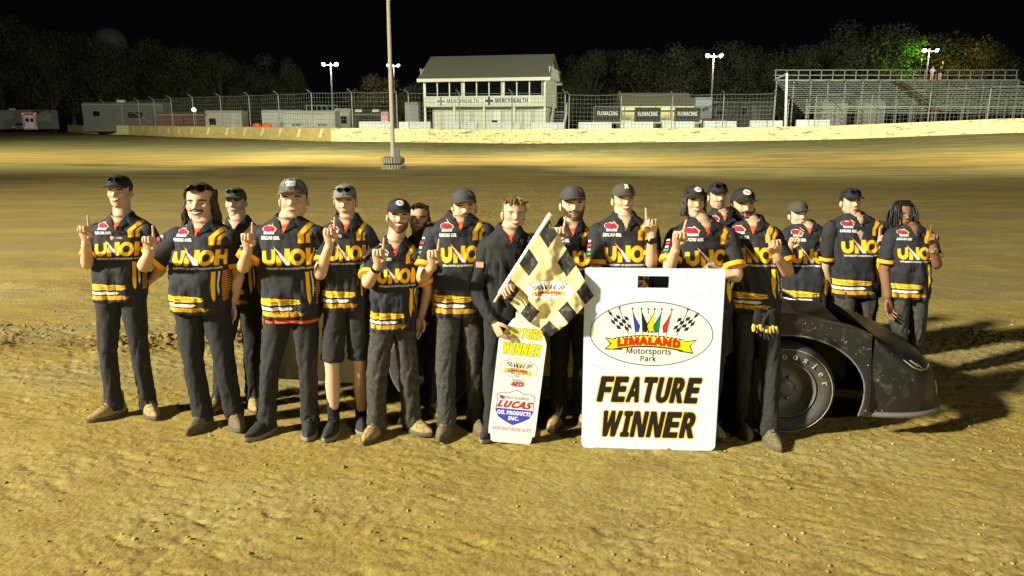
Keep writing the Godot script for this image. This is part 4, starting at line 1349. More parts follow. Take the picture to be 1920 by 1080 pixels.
	panel(car, "engine_bay", Vector3(-0.6, 0.24, -0.5), Vector3(0.5, 0.7, 0.5), M.black)

# ---------------------------------------------------------------- printed things the crew hold
func logo_image() -> Image:
	# oval speedway emblem: flags over a yellow ribbon; clear outside
	var S := 2.0
	var c := Canvas.new(1200, 620, Color(0, 0, 0, 0))
	c.oval(600, 310, 596, 306, srgb(34, 36, 38)); c.oval(600, 310, 588, 298, srgb(246, 246, 226))
	var ink := srgb(26, 27, 30)
	for side in 2:
		# checkered flags, waved
		var fl := func(u: float, v: float) -> Vector2:
			var x := 170.0 + u * 210.0; var y := 130.0 + v * 150.0
			var wv := sin(u * 4.5 + v * 1.2) * 16.0
			var q := Vector2(x + v * 60.0 - 60.0 * u * 0.2, y + u * 40.0 + wv - 40.0 * (1 - u))
			if side == 1: q = Vector2(1200 - q.x + 20, q.y)
			return q
		for i in 5:
			for j in 4:
				var col := ink if (i + j) % 2 == 0 else srgb(246, 246, 240)
				c.poly([fl.call(i / 5.0, j / 4.0), fl.call((i + 1) / 5.0, j / 4.0), fl.call((i + 1) / 5.0, (j + 1) / 4.0), fl.call(i / 5.0, (j + 1) / 4.0)], col)
		var px := 285.0 if side == 0 else 940.0
		c.line([Vector2(px, 78), Vector2(px + (95.0 if side == 0 else -95.0), 320)], 8.0, ink)
		c.oval(px, 72, 11, 11, ink)
	var fc := [srgb(40, 66, 176), ink, srgb(246, 246, 240), srgb(240, 214, 30), srgb(20, 130, 62), srgb(206, 44, 44)]
	var fx := [408.0, 496.0, 560.0, 622.0, 690.0, 786.0]
	for k in 6:
		var x: float = fx[k]
		var lean := (600.0 - x) * 0.22
		c.line([Vector2(x, 80), Vector2(x + lean, 320)], 6.0, ink)
		c.oval(x, 74, 10, 10, ink)
		var d := 1.0 if k < 3 else -1.0
		c.poly([Vector2(x + 2, 92), Vector2(x + d * 34, 160), Vector2(x + d * 70 + lean * 0.3, 236), Vector2(x + d * 46 + lean * 0.6, 300), Vector2(x + lean * 0.85, 290)], ink)
		c.poly([Vector2(x + 3, 102), Vector2(x + d * 28, 162), Vector2(x + d * 62 + lean * 0.3, 236), Vector2(x + d * 42 + lean * 0.6, 290), Vector2(x + lean * 0.85, 282)], fc[k])
	# ribbon
	c.poly([Vector2(150, 352), Vector2(330, 380), Vector2(330, 470), Vector2(150, 470), Vector2(205, 415)], ink)
	c.poly([Vector2(1050, 352), Vector2(870, 380), Vector2(870, 470), Vector2(1020, 490), Vector2(985, 415)], ink)
	c.poly([Vector2(168, 364), Vector2(330, 388), Vector2(330, 460), Vector2(172, 460), Vector2(222, 414)], srgb(246, 226, 20))
	c.poly([Vector2(1032, 364), Vector2(870, 388), Vector2(870, 460), Vector2(1004, 476), Vector2(972, 414)], srgb(246, 226, 20))
	var ar := []; var br := []
	for k in 21:
		var x := lerpf(240, 915, k / 20.0)
		var y := 330.0 + 34.0 * pow((x - 578.0) / 338.0, 2.0)
		ar.append(Vector2(x, y - 8)); br.append(Vector2(x, y + 108))
	br.reverse()
	c.poly(ar + br, ink)
	for k in 21: ar[k] += Vector2(0, 14)
	for k in 21: br[k] += Vector2(0, -14)
	c.poly(ar + br, srgb(250, 230, 24))
	for k in 17:
		var x := lerpf(262, 890, k / 16.0)
		c.poly([Vector2(x, 328 + 34.0 * pow((x - 578.0) / 338.0, 2.0)), Vector2(x + 18, 328 + 34.0 * pow((x - 578.0) / 338.0, 2.0)), Vector2(x + 18, 336 + 34.0 * pow((x - 578.0) / 338.0, 2.0)), Vector2(x, 336 + 34.0 * pow((x - 578.0) / 338.0, 2.0))], srgb(250, 240, 160))
	c.text("LIMALAND", font(), 282, 346, 600, 66, srgb(70, 16, 10), 0.0, 7.0, 24.0)
	c.text("LIMALAND", font(), 282, 346, 600, 66, srgb(222, 40, 26), 0.0, 2.5, 24.0)
	c.text("Motorsports", font("Droid Sans", 400), 370, 452, 430, 66, ink, 0.0, 2.0)
	c.text("Park", font("Droid Sans", 400), 508, 520, 150, 54, ink, 0.0, 2.0)
	return c.im

func blit(dst: Image, src: Image, o: Vector2, ex: Vector2, ey: Vector2) -> void:
	# lays src over dst so that its unit square spans o, o + ex, o + ey
	var det := ex.x * ey.y - ex.y * ey.x
	var pts := [o, o + ex, o + ey, o + ex + ey]
	var lo: Vector2 = pts[0]; var hi: Vector2 = pts[0]
	for q in pts:
		lo = Vector2(minf(lo.x, q.x), minf(lo.y, q.y)); hi = Vector2(maxf(hi.x, q.x), maxf(hi.y, q.y))
	for y in range(maxi(0, int(lo.y)), mini(dst.get_height(), int(hi.y) + 1)):
		for x in range(maxi(0, int(lo.x)), mini(dst.get_width(), int(hi.x) + 1)):
			var d := Vector2(x + 0.5, y + 0.5) - o
			var u := (d.x * ey.y - d.y * ey.x) / det
			var v := (ex.x * d.y - ex.y * d.x) / det
			if u < 0 or v < 0 or u >= 1 or v >= 1: continue
			var s := src.get_pixel(int(u * src.get_width()), int(v * src.get_height()))
			if s.a > 0.01: dst.set_pixel(x, y, dst.get_pixel(x, y).lerp(Color(s.r, s.g, s.b), s.a))

func heavy(c: Canvas, s: String, x: float, y: float, w: float, h: float, col: Color, rim: Color, shear: float, sp := 12.0, rimw := 9.0) -> void:
	# separate slanted letters, black on a coloured die-cut rim
	var n := s.length()
	var wide := []
	var tot := 0.0
	for k in n:
		var a := 0.55 if s[k] == "I" else (1.35 if s[k] == "W" else 1.0)
		wide.append(a); tot += a
	for ps in 2:
		var cx := x
		for k in n:
			var lw: float = w * wide[k] / tot
			if rim.a > 0.0 and ps == 0: c.text(s[k], font(), cx + lw * 0.10, y, lw * 0.80, h, rim, shear, sp + rimw)
			elif ps == 1: c.text(s[k], font(), cx + lw * 0.10, y, lw * 0.80, h, col, shear, sp)
			cx += lw
	for k in 1: pass

func extrude(outline: PackedVector2Array, depth: float, face: Material, edge: Material, size: Vector2, off: Vector2) -> ArrayMesh:
	var tris := Geometry2D.triangulate_polygon(outline)
	var f := MB.new(); var e := MB.new()
	for q in outline: f.p(Vector3(q.x, q.y, depth / 2), Vector2((q.x - off.x) / size.x, 1.0 - (q.y - off.y) / size.y))
	for k in range(0, tris.size(), 3):
		var a := outline[tris[k]]; var b := outline[tris[k + 1]]; var c := outline[tris[k + 2]]
		if (b - a).cross(c - a) > 0: f.tri(tris[k], tris[k + 1], tris[k + 2])
		else: f.tri(tris[k], tris[k + 2], tris[k + 1])
	for q in outline: e.p(Vector3(q.x, q.y, -depth / 2))
	for k in range(0, tris.size(), 3):
		var a := outline[tris[k]]; var b := outline[tris[k + 1]]; var c := outline[tris[k + 2]]
		if (b - a).cross(c - a) > 0: e.tri(tris[k], tris[k + 2], tris[k + 1])
		else: e.tri(tris[k], tris[k + 1], tris[k + 2])
	for k in outline.size():
		var a := outline[k]; var b := outline[(k + 1) % outline.size()]
		e.q4(Vector3(a.x, a.y, -depth / 2), Vector3(b.x, b.y, -depth / 2), Vector3(b.x, b.y, depth / 2), Vector3(a.x, a.y, depth / 2))
	var am := f.mesh(face)
	var ee := MB.new()
	for i in e.ix: ee.ix.append(ee.p(e.v[i]))
	return ee.mesh(edge, am)

func props() -> void:
	var logo := logo_image()
	var dn := FastNoiseLite.new(); dn.seed = 15; dn.frequency = 0.02; dn.fractal_octaves = 5
	# ---- big board
	var bl := on_ground(1090, 839); var brr := on_ground(1340, 845)
	var ex := (brr - bl); var W := ex.length(); ex /= W
	var H := at_z(1212, 504, (bl.z + brr.z) / 2).y + 0.004
	var c := Canvas.new(920, 1270, srgb(212, 228, 244))
	c.grime(dn, srgb(196, 192, 170), 0.30, 1.2, 1.0)
	blit(c.im, logo, Vector2(40, 215), Vector2(828, 10), Vector2(-4, 450))
	heavy(c, "FEATURE", 108, 752, 690, 172, srgb(28, 28, 28), srgb(238, 196, 60), 30.0, 6.0, 7.0)
	heavy(c, "WINNER", 126, 998, 662, 178, srgb(28, 28, 28), srgb(238, 196, 60), 30.0, 6.0, 7.0)
	c.line([Vector2(56, 664), Vector2(90, 676), Vector2(130, 682)], 5.0, srgb(206, 190, 140))
	c.line([Vector2(700, 1010), Vector2(726, 990)], 3.0, srgb(150, 150, 140))
	var bm := mat(Color.WHITE, 0.35)
	bm.albedo_texture = c.tex(1)
	var em := mat(srgb(214, 220, 222), 0.6)
	var board := thing("sign_board", "large white winner's board with oval speedway emblem and bold black lettering", "sign board", (bl + brr) / 2, atan2(-ex.z, ex.x))
	var sl := [0.38 * W - W / 2, 0.604 * W - W / 2, H * (1 - 0.104), H * (1 - 0.041)]
	var R := 0.04
	var f := MB.new()
	var uvof := func(q: Vector2) -> Vector2: return Vector2(q.x / W + 0.5, 1.0 - q.y / H)
	var pieces := []
	var low := [Vector2(W / 2, sl[2]), Vector2(-W / 2, sl[2])]
	for k in 7: low.append(Vector2(-W / 2 + R - R * cos(PI / 2 * k / 6.0), R - R * sin(PI / 2 * k / 6.0)))
	for k in 7: low.append(Vector2(W / 2 - R + R * sin(PI / 2 * k / 6.0), R - R * cos(PI / 2 * k / 6.0)))
	pieces.append(low)
	pieces.append([Vector2(-W / 2, sl[2]), Vector2(sl[0], sl[2]), Vector2(sl[0], sl[3]), Vector2(-W / 2, sl[3])])
	pieces.append([Vector2(sl[1], sl[2]), Vector2(W / 2, sl[2]), Vector2(W / 2, sl[3]), Vector2(sl[1], sl[3])])
	pieces.append([Vector2(-W / 2, sl[3]), Vector2(W / 2, sl[3]), Vector2(W / 2, H - 0.012), Vector2(W / 2 - 0.012, H), Vector2(-W / 2 + 0.012, H), Vector2(-W / 2, H - 0.012)])
	var back := MB.new()
	var th := 0.006
	for p in pieces:
		var b0 := f.v.size(); var b1 := back.v.size()
		for q in p:
			f.p(Vector3(q.x, q.y, th), uvof.call(q)); back.p(Vector3(q.x, q.y, -th))
		f.fan(b0, p.size()); back.fan(b1, p.size(), true)
	var outer := low.slice(2) + [Vector2(W / 2, H - 0.012), Vector2(W / 2 - 0.012, H), Vector2(-W / 2 + 0.012, H), Vector2(-W / 2, H - 0.012)]
	for k in outer.size():
		var a: Vector2 = outer[k]; var b: Vector2 = outer[(k + 1) % outer.size()]
		back.q4(Vector3(a.x, a.y, -th), Vector3(b.x, b.y, -th), Vector3(b.x, b.y, th), Vector3(a.x, a.y, th))
	var hole := [Vector2(sl[0], sl[2]), Vector2(sl[0], sl[3]), Vector2(sl[1], sl[3]), Vector2(sl[1], sl[2])]
	for k in 4:
		var a: Vector2 = hole[k]; var b: Vector2 = hole[(k + 1) % 4]
		back.q4(Vector3(a.x, a.y, -th), Vector3(b.x, b.y, -th), Vector3(b.x, b.y, th), Vector3(a.x, a.y, th))
	obj("printed_face", f.mesh(bm), board)
	obj("panel_core", back.flat_mesh(em), board)
	# ---- bottle-shaped placard
	var pc := Canvas.new(400, 1160, srgb(240, 242, 240))
	pc.grime(dn, srgb(206, 202, 186), 0.32, 1.2, 1.0)
	heavy(pc, "FEATURE", 40, 172, 320, 78, srgb(250, 236, 20), srgb(40, 40, 36), 14.0, 2.5, 3.0)
	heavy(pc, "WINNER", 42, 296, 318, 96, srgb(250, 236, 20), srgb(40, 40, 36), 14.0, 3.0, 3.0)
	blit(pc.im, logo, Vector2(40, 418), Vector2(312, 10), Vector2(-4, 168))
	pc.text("PRESENTED BY", font(), 150, 602, 96, 12, srgb(60, 60, 60))
	pc.oval(200, 640, 58, 24, srgb(60, 60, 64)); pc.oval(200, 638, 54, 20, srgb(236, 236, 236)); pc.text("ARTS", font(), 152, 624, 96, 30, srgb(190, 30, 40), 8.0, 3.0)
	var sh := func(q: float) -> Array:
		var o := []
		for v in [[40, 742], [70, 720], [130, 722], [200, 690], [270, 722], [330, 720], [360, 742], [352, 800], [358, 870], [330, 930], [270, 965], [200, 998], [130, 965], [70, 930], [42, 870], [48, 800]]:
			o.append(Vector2(200 + (v[0] - 200) * q, 845 + (v[1] - 845) * q))
		return o
	pc.poly(sh.call(1.0), srgb(40, 46, 96)); pc.poly(sh.call(0.965), srgb(240, 242, 240))
	var lowh := []
	for q in sh.call(0.965): lowh.append(Vector2(q.x, maxf(q.y, 858)))
	pc.poly(lowh, srgb(62, 76, 196))
	pc.rect(66, 746, 92, 772, srgb(60, 80, 170)); pc.rect(82, 750, 108, 778, srgb(196, 60, 60))
	pc.text("Pure Synthetic", font("Droid Serif"), 116, 746, 200, 34, srgb(70, 70, 74), 12.0)
	pc.text("LUCAS", font(), 66, 790, 268, 56, srgb(190, 36, 44), 26.0, 3.0)
	pc.text("OIL PRODUCTS", font(), 62, 874, 276, 34, srgb(240, 240, 244), 0.0, 1.5)
	pc.text("INC.", font(), 156, 922, 88, 32, srgb(240, 240, 244), 0.0, 1.5)
	pc.text("KEEP THAT ENGINE ALIVE!", font("Droid Serif"), 40, 1020, 320, 26, srgb(150, 40, 40), 6.0)
	pc.rect(0, 1092, 400, 1096, srgb(204, 206, 204))
	var pm := mat(Color.WHITE, 0.4)
	pm.albedo_texture = pc.tex(1)
	var out := PackedVector2Array([Vector2(-0.125, 0.0), Vector2(0.125, 0.0), Vector2(0.142, 0.012), Vector2(0.148, 0.055), Vector2(0.164, 0.062), Vector2(0.166, 0.10), Vector2(0.166, 0.735), Vector2(0.155, 0.765), Vector2(0.09, 0.885), Vector2(0.07, 0.90), Vector2(0.07, 0.96), Vector2(-0.07, 0.96), Vector2(-0.07, 0.90), Vector2(-0.09, 0.885), Vector2(-0.155, 0.765), Vector2(-0.166, 0.735), Vector2(-0.166, 0.10), Vector2(-0.164, 0.062), Vector2(-0.148, 0.055), Vector2(-0.142, 0.012)])
	var pg := on_ground(957, 833)
	var pl := thing("bottle_placard", "white bottle-shaped placard with yellow lettering and blue shield emblem, held by the blond man", "placard", Vector3(pg.x, 0.012, pg.z))
	pl.rotation = Vector3(-0.03, 0.05, -0.118)
	obj("printed_board", extrude(out, 0.012, pm, em, Vector2(0.34, 0.98), Vector2(-0.17, -0.005)), pl)
	# ---- checkered flag
	var fc := Canvas.new(1000, 1000, srgb(226, 210, 150))
	var fn := FastNoiseLite.new(); fn.seed = 4; fn.frequency = 0.01; fn.fractal_octaves = 4
	for i in 5:
		for j in 5:
			if (i + j) % 2 == 0 and not (i > 0 and i < 4 and j > 0 and j < 4):
				fc.rect(i * 200, j * 200, i * 200 + 200, j * 200 + 200, srgb(40, 40, 38))
	for k in range(1, 5):
		fc.rect(k * 200 - 2, 0, k * 200 + 2, 200, srgb(90, 82, 60)); fc.rect(k * 200 - 2, 800, k * 200 + 2, 1000, srgb(90, 82, 60))
		fc.rect(0, k * 200 - 2, 200, k * 200 + 2, srgb(90, 82, 60)); fc.rect(800, k * 200 - 2, 1000, k * 200 + 2, srgb(90, 82, 60))
	fc.rect(198, 198, 802, 202, srgb(90, 82, 60)); fc.rect(198, 798, 802, 802, srgb(90, 82, 60)); fc.rect(198, 198, 202, 802, srgb(90, 82, 60)); fc.rect(798, 198, 802, 802, srgb(90, 82, 60))
	fc.grime(fn, srgb(206, 184, 112), 0.12, 0.9, 1.0)
	# emblem is printed across the diagonal of the cloth
	var pfz := -4.85
	var A := at_z(1028, 408, pfz); var B := at_z(938, 549, pfz); var Cc := at_z(1114, 556, -4.79); var Dd := at_z(1032, 632, -4.80)
	# cloth axes: u from A to C, v from A to B
	var U := Cc - A; var V := B - A
	var det := U.x * V.y - U.y * V.x
	var right := Vector2(V.y, -U.y) / det * 0.335       # 1 across in space -> (u, v)
	var down := Vector2(V.x, -U.x) / det * 0.165
	var rt := Vector2(right.x, right.y) * 1000.0; var dw := Vector2(down.x, down.y) * 1000.0
	blit(fc.im, logo, Vector2(520, 510) - rt / 2 - dw / 2, rt, dw)
	var fm := mat(Color.WHITE, 0.85)
	fm.albedo_texture = fc.tex(1)
	fm.backlight_enabled = true; fm.backlight = Color(0.12, 0.11, 0.07)
	var flag := thing("checkered_flag", "black and cream checkered flag with oval emblem on a white stick", "flag", B)
	var cl := MB.new()
	var N := 44
	for j in N + 1:
		for i in N + 1:
			var u := float(i) / N; var v := float(j) / N
			var q := A.lerp(Cc, u).lerp(B.lerp(Dd, u), v)
			var fold := sin(u * 10.0 - v * 4.5 + 0.6) * 0.016 + sin(u * 17.0 + v * 6.0) * 0.006 + nz.get_noise_2d(u * 3.0, v * 3.0) * 0.025
			q.z += fold * smoothstep(0.0, 0.25, u) + 0.02 * sin(v * PI)
			q.y -= 0.02 * sin(u * PI) * v
			cl.p(q - B, Vector2(u, v))
	for j in N:
		for i in N:
			var a := j * (N + 1) + i
			cl.quad(a + N + 1, a + N + 2, a + 1, a)
	obj("cloth", cl.mesh(fm), flag)
	var sk := MB.new()
	var pd := (A - B).normalized()
	sk.tube([B - pd * 0.01 - B, A + pd * 0.03 - B], [0.016, 0.016], 12)
	obj("pole_sleeve", sk.mesh(mat(srgb(240, 236, 214), 0.8)), flag)
	var st := MB.new()
	st.tube([B - pd * 0.075 - B, A + pd * 0.02 - B], [0.009, 0.009], 10)
	obj("stick", st.mesh(mat(srgb(226, 206, 150), 0.6)), flag)
	# ---- work gloves hanging at the belt of the man by the wheel
	M.glove_black = bumpy(mat(srgb(28, 28, 28), 0.9), M.fine, 10.0, 0.3)
	M.glove_yellow = bumpy(mat(srgb(226, 186, 70), 0.85), M.fine, 10.0, 0.3)
	var gz := on_ground(1420, 828).z + 0.10
	var gp := at_z(1430, 596, gz)
	for k in 2:
		var gl := thing("work_glove", "black work glove with yellow fingers hanging at a belt, doubled with its mate", "glove", gp + Vector3((k - 0.5) * 0.075, 0.02, 0.02 + 0.03 * k), 0.0, "work gloves on the belt")
		var g := MB.new()
		add_hand(g, Vector3(0, 0.03, 0), Vector3(0.1 - 0.2 * k, -1, 0.1).normalized(), Vector3(0, 0, 1), Vector3(1 if k == 0 else -1, 0, 0), "relax", 1.0)
		obj("glove_body", g.mesh(M.glove_black), gl)
		for i in 4:
			var tp := MB.new()
			var o := Vector3((i - 1.5) * 0.021, -0.075 - 0.006 * (i % 2), 0.018)
			tp.tube([o + Vector3(0, 0.02, 0), o, o + Vector3(0.002 * i, -0.022, 0.008), o + Vector3(0.002 * i, -0.03, 0.008)], [0.0115, 0.0135, 0.0125, 0.006], 10)
			obj("finger_pad", tp.mesh(M.glove_yellow), gl)
# ---------------------------------------------------------------- people: head template
var heads := {}

func smin(a: float, b: float, k: float) -> float:
	var h := maxf(k - absf(a - b), 0.0) / k
	return minf(a, b) - h * h * k * 0.25

func ell(p: Vector3, o: Vector3, r: Vector3) -> float:
	var q := (p - o) / r
	var k := q.length()
	return (k - 1.0) * minf(r.x, minf(r.y, r.z)) if k < 0.001 else k * (k - 1.0) / (q / r).length()

func cap(p: Vector3, a: Vector3, b: Vector3, ra: float, rb: float) -> float:
	var ba := b - a
	var t := clampf((p - a).dot(ba) / ba.length_squared(), 0.0, 1.0)
	return (p - a - ba * t).length() - lerpf(ra, rb, t)

func head_field(q: Vector3, smile: float) -> float:
	# one unit is the height of the head, chin at 0, crown at 1, face towards +z
	var p := Vector3(absf(q.x), q.y, q.z)
	var d := ell(p, Vector3(0, 0.64, -0.05), Vector3(0.335, 0.365, 0.42))
	d = smin(d, ell(p, Vector3(0, 0.38, 0.07), Vector3(0.27, 0.36, 0.29)), 0.10)
	d = smin(d, cap(p, Vector3(0.20, 0.24, 0.0), Vector3(0.03, 0.075, 0.25), 0.075, 0.075), 0.12)
	d = smin(d, ell(p, Vector3(0.165, 0.385 + smile * 0.02, 0.235), Vector3(0.085 + smile * 0.012, 0.085, 0.085 + smile * 0.014)), 0.09)
	d = smin(d, cap(p, Vector3(0.0, 0.575, 0.335), Vector3(0.17, 0.575, 0.265), 0.035, 0.035), 0.07)
	# eye sockets
	d = -smin(-d, ell(p, Vector3(0.140, 0.495, 0.385), Vector3(0.09, 0.058, 0.09)), 0.05)
	# nose
	d = smin(d, cap(p, Vector3(0, 0.535, 0.335), Vector3(0, 0.385, 0.425), 0.03, 0.045), 0.045)
	d = smin(d, ell(p, Vector3(0.05, 0.365, 0.385), Vector3(0.036, 0.03, 0.045)), 0.03)
	# mouth
	d = smin(d, ell(p, Vector3(0, 0.225, 0.305), Vector3(0.125, 0.065, 0.07)), 0.06)
	d = smin(d, ell(p, Vector3(0, 0.075, 0.285), Vector3(0.075, 0.055, 0.06)), 0.08)
	return d

func face_at(x: float, y: float, smile: float) -> Vector3:
	var z := 0.62
	for k in 24:
		var f := head_field(Vector3(x, y, z), smile)
		z -= f * 0.9
		if f < 0.001: break
	return Vector3(x, y, z)

const HC := 64
const HR := 46
func head_dir(i: int, k: int) -> Vector3:
	var s := float(i) / HC * 2.0 - 1.0            # -1..1 around, 0 at the face
	var az := PI * (0.62 * s + 0.38 * s * s * s)
	var t := float(k) / (HR - 1)
	var el := lerpf(-1.5, 1.5, t)
	return Vector3(sin(az) * cos(el), sin(el), cos(az) * cos(el))

func head_template(smile: float) -> Dictionary:
	if heads.has(smile): return heads[smile]
	var o := Vector3(0, 0.46, 0.02)
	var pts := PackedVector3Array()
	for k in HR:
		for i in HC:
			var d := head_dir(i, k)
			var t := 0.12
			for s in 22:
				var f := head_field(o + d * t, smile)
				t -= f * 0.92
				if absf(f) < 0.001: break
			pts.append(o + d * t)
	# features drawn as thin shapes lying on the face: [tag, points]
	var feats := []
	for sx in [-1.0, 1.0]:
		var lid: float = 0.020 - smile * 0.006
		feats.append(["eye", face_patch(sx * 0.138, 0.492, 0.064, lid * 1.25, smile, 0.010, 0.0)])
		feats.append(["iris", face_patch(sx * 0.138, 0.493, 0.028, lid * 1.2, smile, 0.014, 0.0)])
		feats.append(["brow", face_patch(sx * 0.150, 0.566, 0.088, 0.020, smile, 0.018, -0.014)])
	if smile > 0.5:
		feats.append(["lip", face_patch(0, 0.228, 0.130, 0.052, smile, 0.009, 0.035)])
		feats.append(["mouth", face_patch(0, 0.232, 0.114, 0.034, smile, 0.014, 0.035)])
		feats.append(["teeth", face_patch(0, 0.240, 0.104, 0.026, smile, 0.019, 0.034)])
	else:
		feats.append(["lip", face_patch(0, 0.225, 0.092, 0.036, smile, 0.009, 0.006)])
		feats.append(["mouth", face_patch(0, 0.228, 0.088, 0.007, smile, 0.014, 0.006)])
	heads[smile] = {"pts": pts, "feats": feats}
	return heads[smile]

func face_patch(cx: float, cy: float, rx: float, ry: float, smile: float, lift: float, curl: float) -> MB:
	# an oval of 4 x 12 faces laid on the face; curl lifts its two ends
	var b := MB.new()
	var c := b.p(face_at(cx, cy, smile) + Vector3(0, 0, lift))
	var prev := []
	for ring in [0.5, 1.0]:
		var cur := []
		for j in 14:
			var a := TAU * j / 14
			var x: float = cx + cos(a) * rx * ring
			var y: float = cy + sin(a) * ry * ring + curl * pow(cos(a) * ring, 2.0)
			cur.append(b.p(face_at(x, y, smile) + Vector3(0, 0, lift if ring < 1.0 else lift * 0.3)))
		for j in 14:
			var j2 := (j + 1) % 14
			if prev.is_empty(): b.tri(c, cur[j], cur[j2])
			else: b.quad(prev[j], cur[j], cur[j2], prev[j2])
		prev = cur
	return b

class Hd:                                # a placed head
	var xf: Transform3D                   # unit head -> person space
	var jaw := 1.0
	var wide := 1.0
	var smile := 0.0
	func at(p: Vector3) -> Vector3:
		var w := wide * lerpf(jaw, 1.0, smoothstep(0.15, 0.5, p.y))
		return xf * Vector3(p.x * w, p.y, p.z)

func add_head(b: MB, hd: Hd, skin: Color, hair: Color, white := Color(0.5, 0.46, 0.38)) -> void:
	var t := head_template(hd.smile)
	b.col = skin
	var base := b.v.size()
	for q in t.pts:
		var c := skin
		var r := Color(0.62, 0.25, 0.17) * skin.r * 1.35
		r.a = 1.0
		var cheek := clampf(1.0 - Vector2(absf(q.x) - 0.17, q.y - 0.37).length() / 0.13, 0, 1) * (1.0 if q.z > 0.1 else 0.0)
		b.col = c.lerp(r, cheek * 0.22)
		b.p(hd.at(q))
	for k in HR - 1:
		for i in HC:
			var i2 := (i + 1) % HC
			b.quad(base + k * HC + i, base + k * HC + i2, base + (k + 1) * HC + i2, base + (k + 1) * HC + i)
	b.col = skin
	var lo := b.p(hd.at(Vector3(0, t.pts[0].y, 0.02)))
	for i in HC: b.tri(lo, base + (i + 1) % HC, base + i)
	var cols := {"eye": white * clampf(skin.r * 2.2, 0.5, 1.0), "iris": Color(0.03, 0.022, 0.016), "brow": hair, "lip": Color(skin.r * 0.82, skin.g * 0.55, skin.b * 0.55), "mouth": Color(0.05, 0.012, 0.01), "teeth": Color(0.72, 0.69, 0.6)}
	for f in t.feats:
		var fb: MB = f[1]
		var b0 := b.v.size()
		b.col = cols[f[0]]; b.col.a = 1.0
		for q in fb.v: b.p(hd.at(q))
		for i in fb.ix: b.ix.append(b0 + i)
	# ears
	b.col = skin
	for sx in [-1.0, 1.0]:
		var e := MB.new()
		e.ball(Vector3.ZERO, Vector3(0.035, 0.115, 0.07), 10, 7)
		var b1 := b.v.size()
		for q in e.v:
			var w := q
			w.x += absf(q.z) * 0.25 * 1.0
			b.p(hd.at(Vector3(sx * (0.325 + w.x + maxf(-q.z, 0.0) * 0.5), 0.45 + q.y - maxf(0.0, -q.y) * 0.15, -0.045 + q.z)))
		for k in range(0, e.ix.size(), 3):
			if sx > 0: b.ix.append_array(PackedInt32Array([b1 + e.ix[k], b1 + e.ix[k + 1], b1 + e.ix[k + 2]]))
			else: b.ix.append_array(PackedInt32Array([b1 + e.ix[k], b1 + e.ix[k + 2], b1 + e.ix[k + 1]]))

func scalp(hd: Hd, test: Callable, lift: Callable, col: Color) -> MB:
	# part of the head's own skin raised as hair, beard or stubble
	var t := head_template(hd.smile)
	var b := MB.new()
	var idx := {}
	var o := Vector3(0, 0.46, 0.0)
	for k in HR:
		for i in HC:
			var q: Vector3 = t.pts[k * HC + i]
			if test.call(q):
				b.col = col * (0.8 + 0.5 * (nr.get_noise_3dv(q * 18.0) + 0.3)); b.col.a = 1.0
				idx[k * HC + i] = b.p(hd.at(q + (q - o).normalized() * float(lift.call(q))))
	for k in HR - 1:
		for i in HC:
			var a := [k * HC + i, k * HC + (i + 1) % HC, (k + 1) * HC + (i + 1) % HC, (k + 1) * HC + i]
			if a.all(func(e): return idx.has(e)): b.quad(idx[a[0]], idx[a[1]], idx[a[2]], idx[a[3]])
	return b

func strand(b: MB, hd: Hd, path: Array, r: float, col: Color) -> void:
	b.col = col
	var w := []; var rr := []
	for k in path.size():
		w.append(hd.at(path[k]))
		rr.append(r * (1.0 - 0.55 * float(k) / path.size()))
	b.tube(w, rr, 5, true)

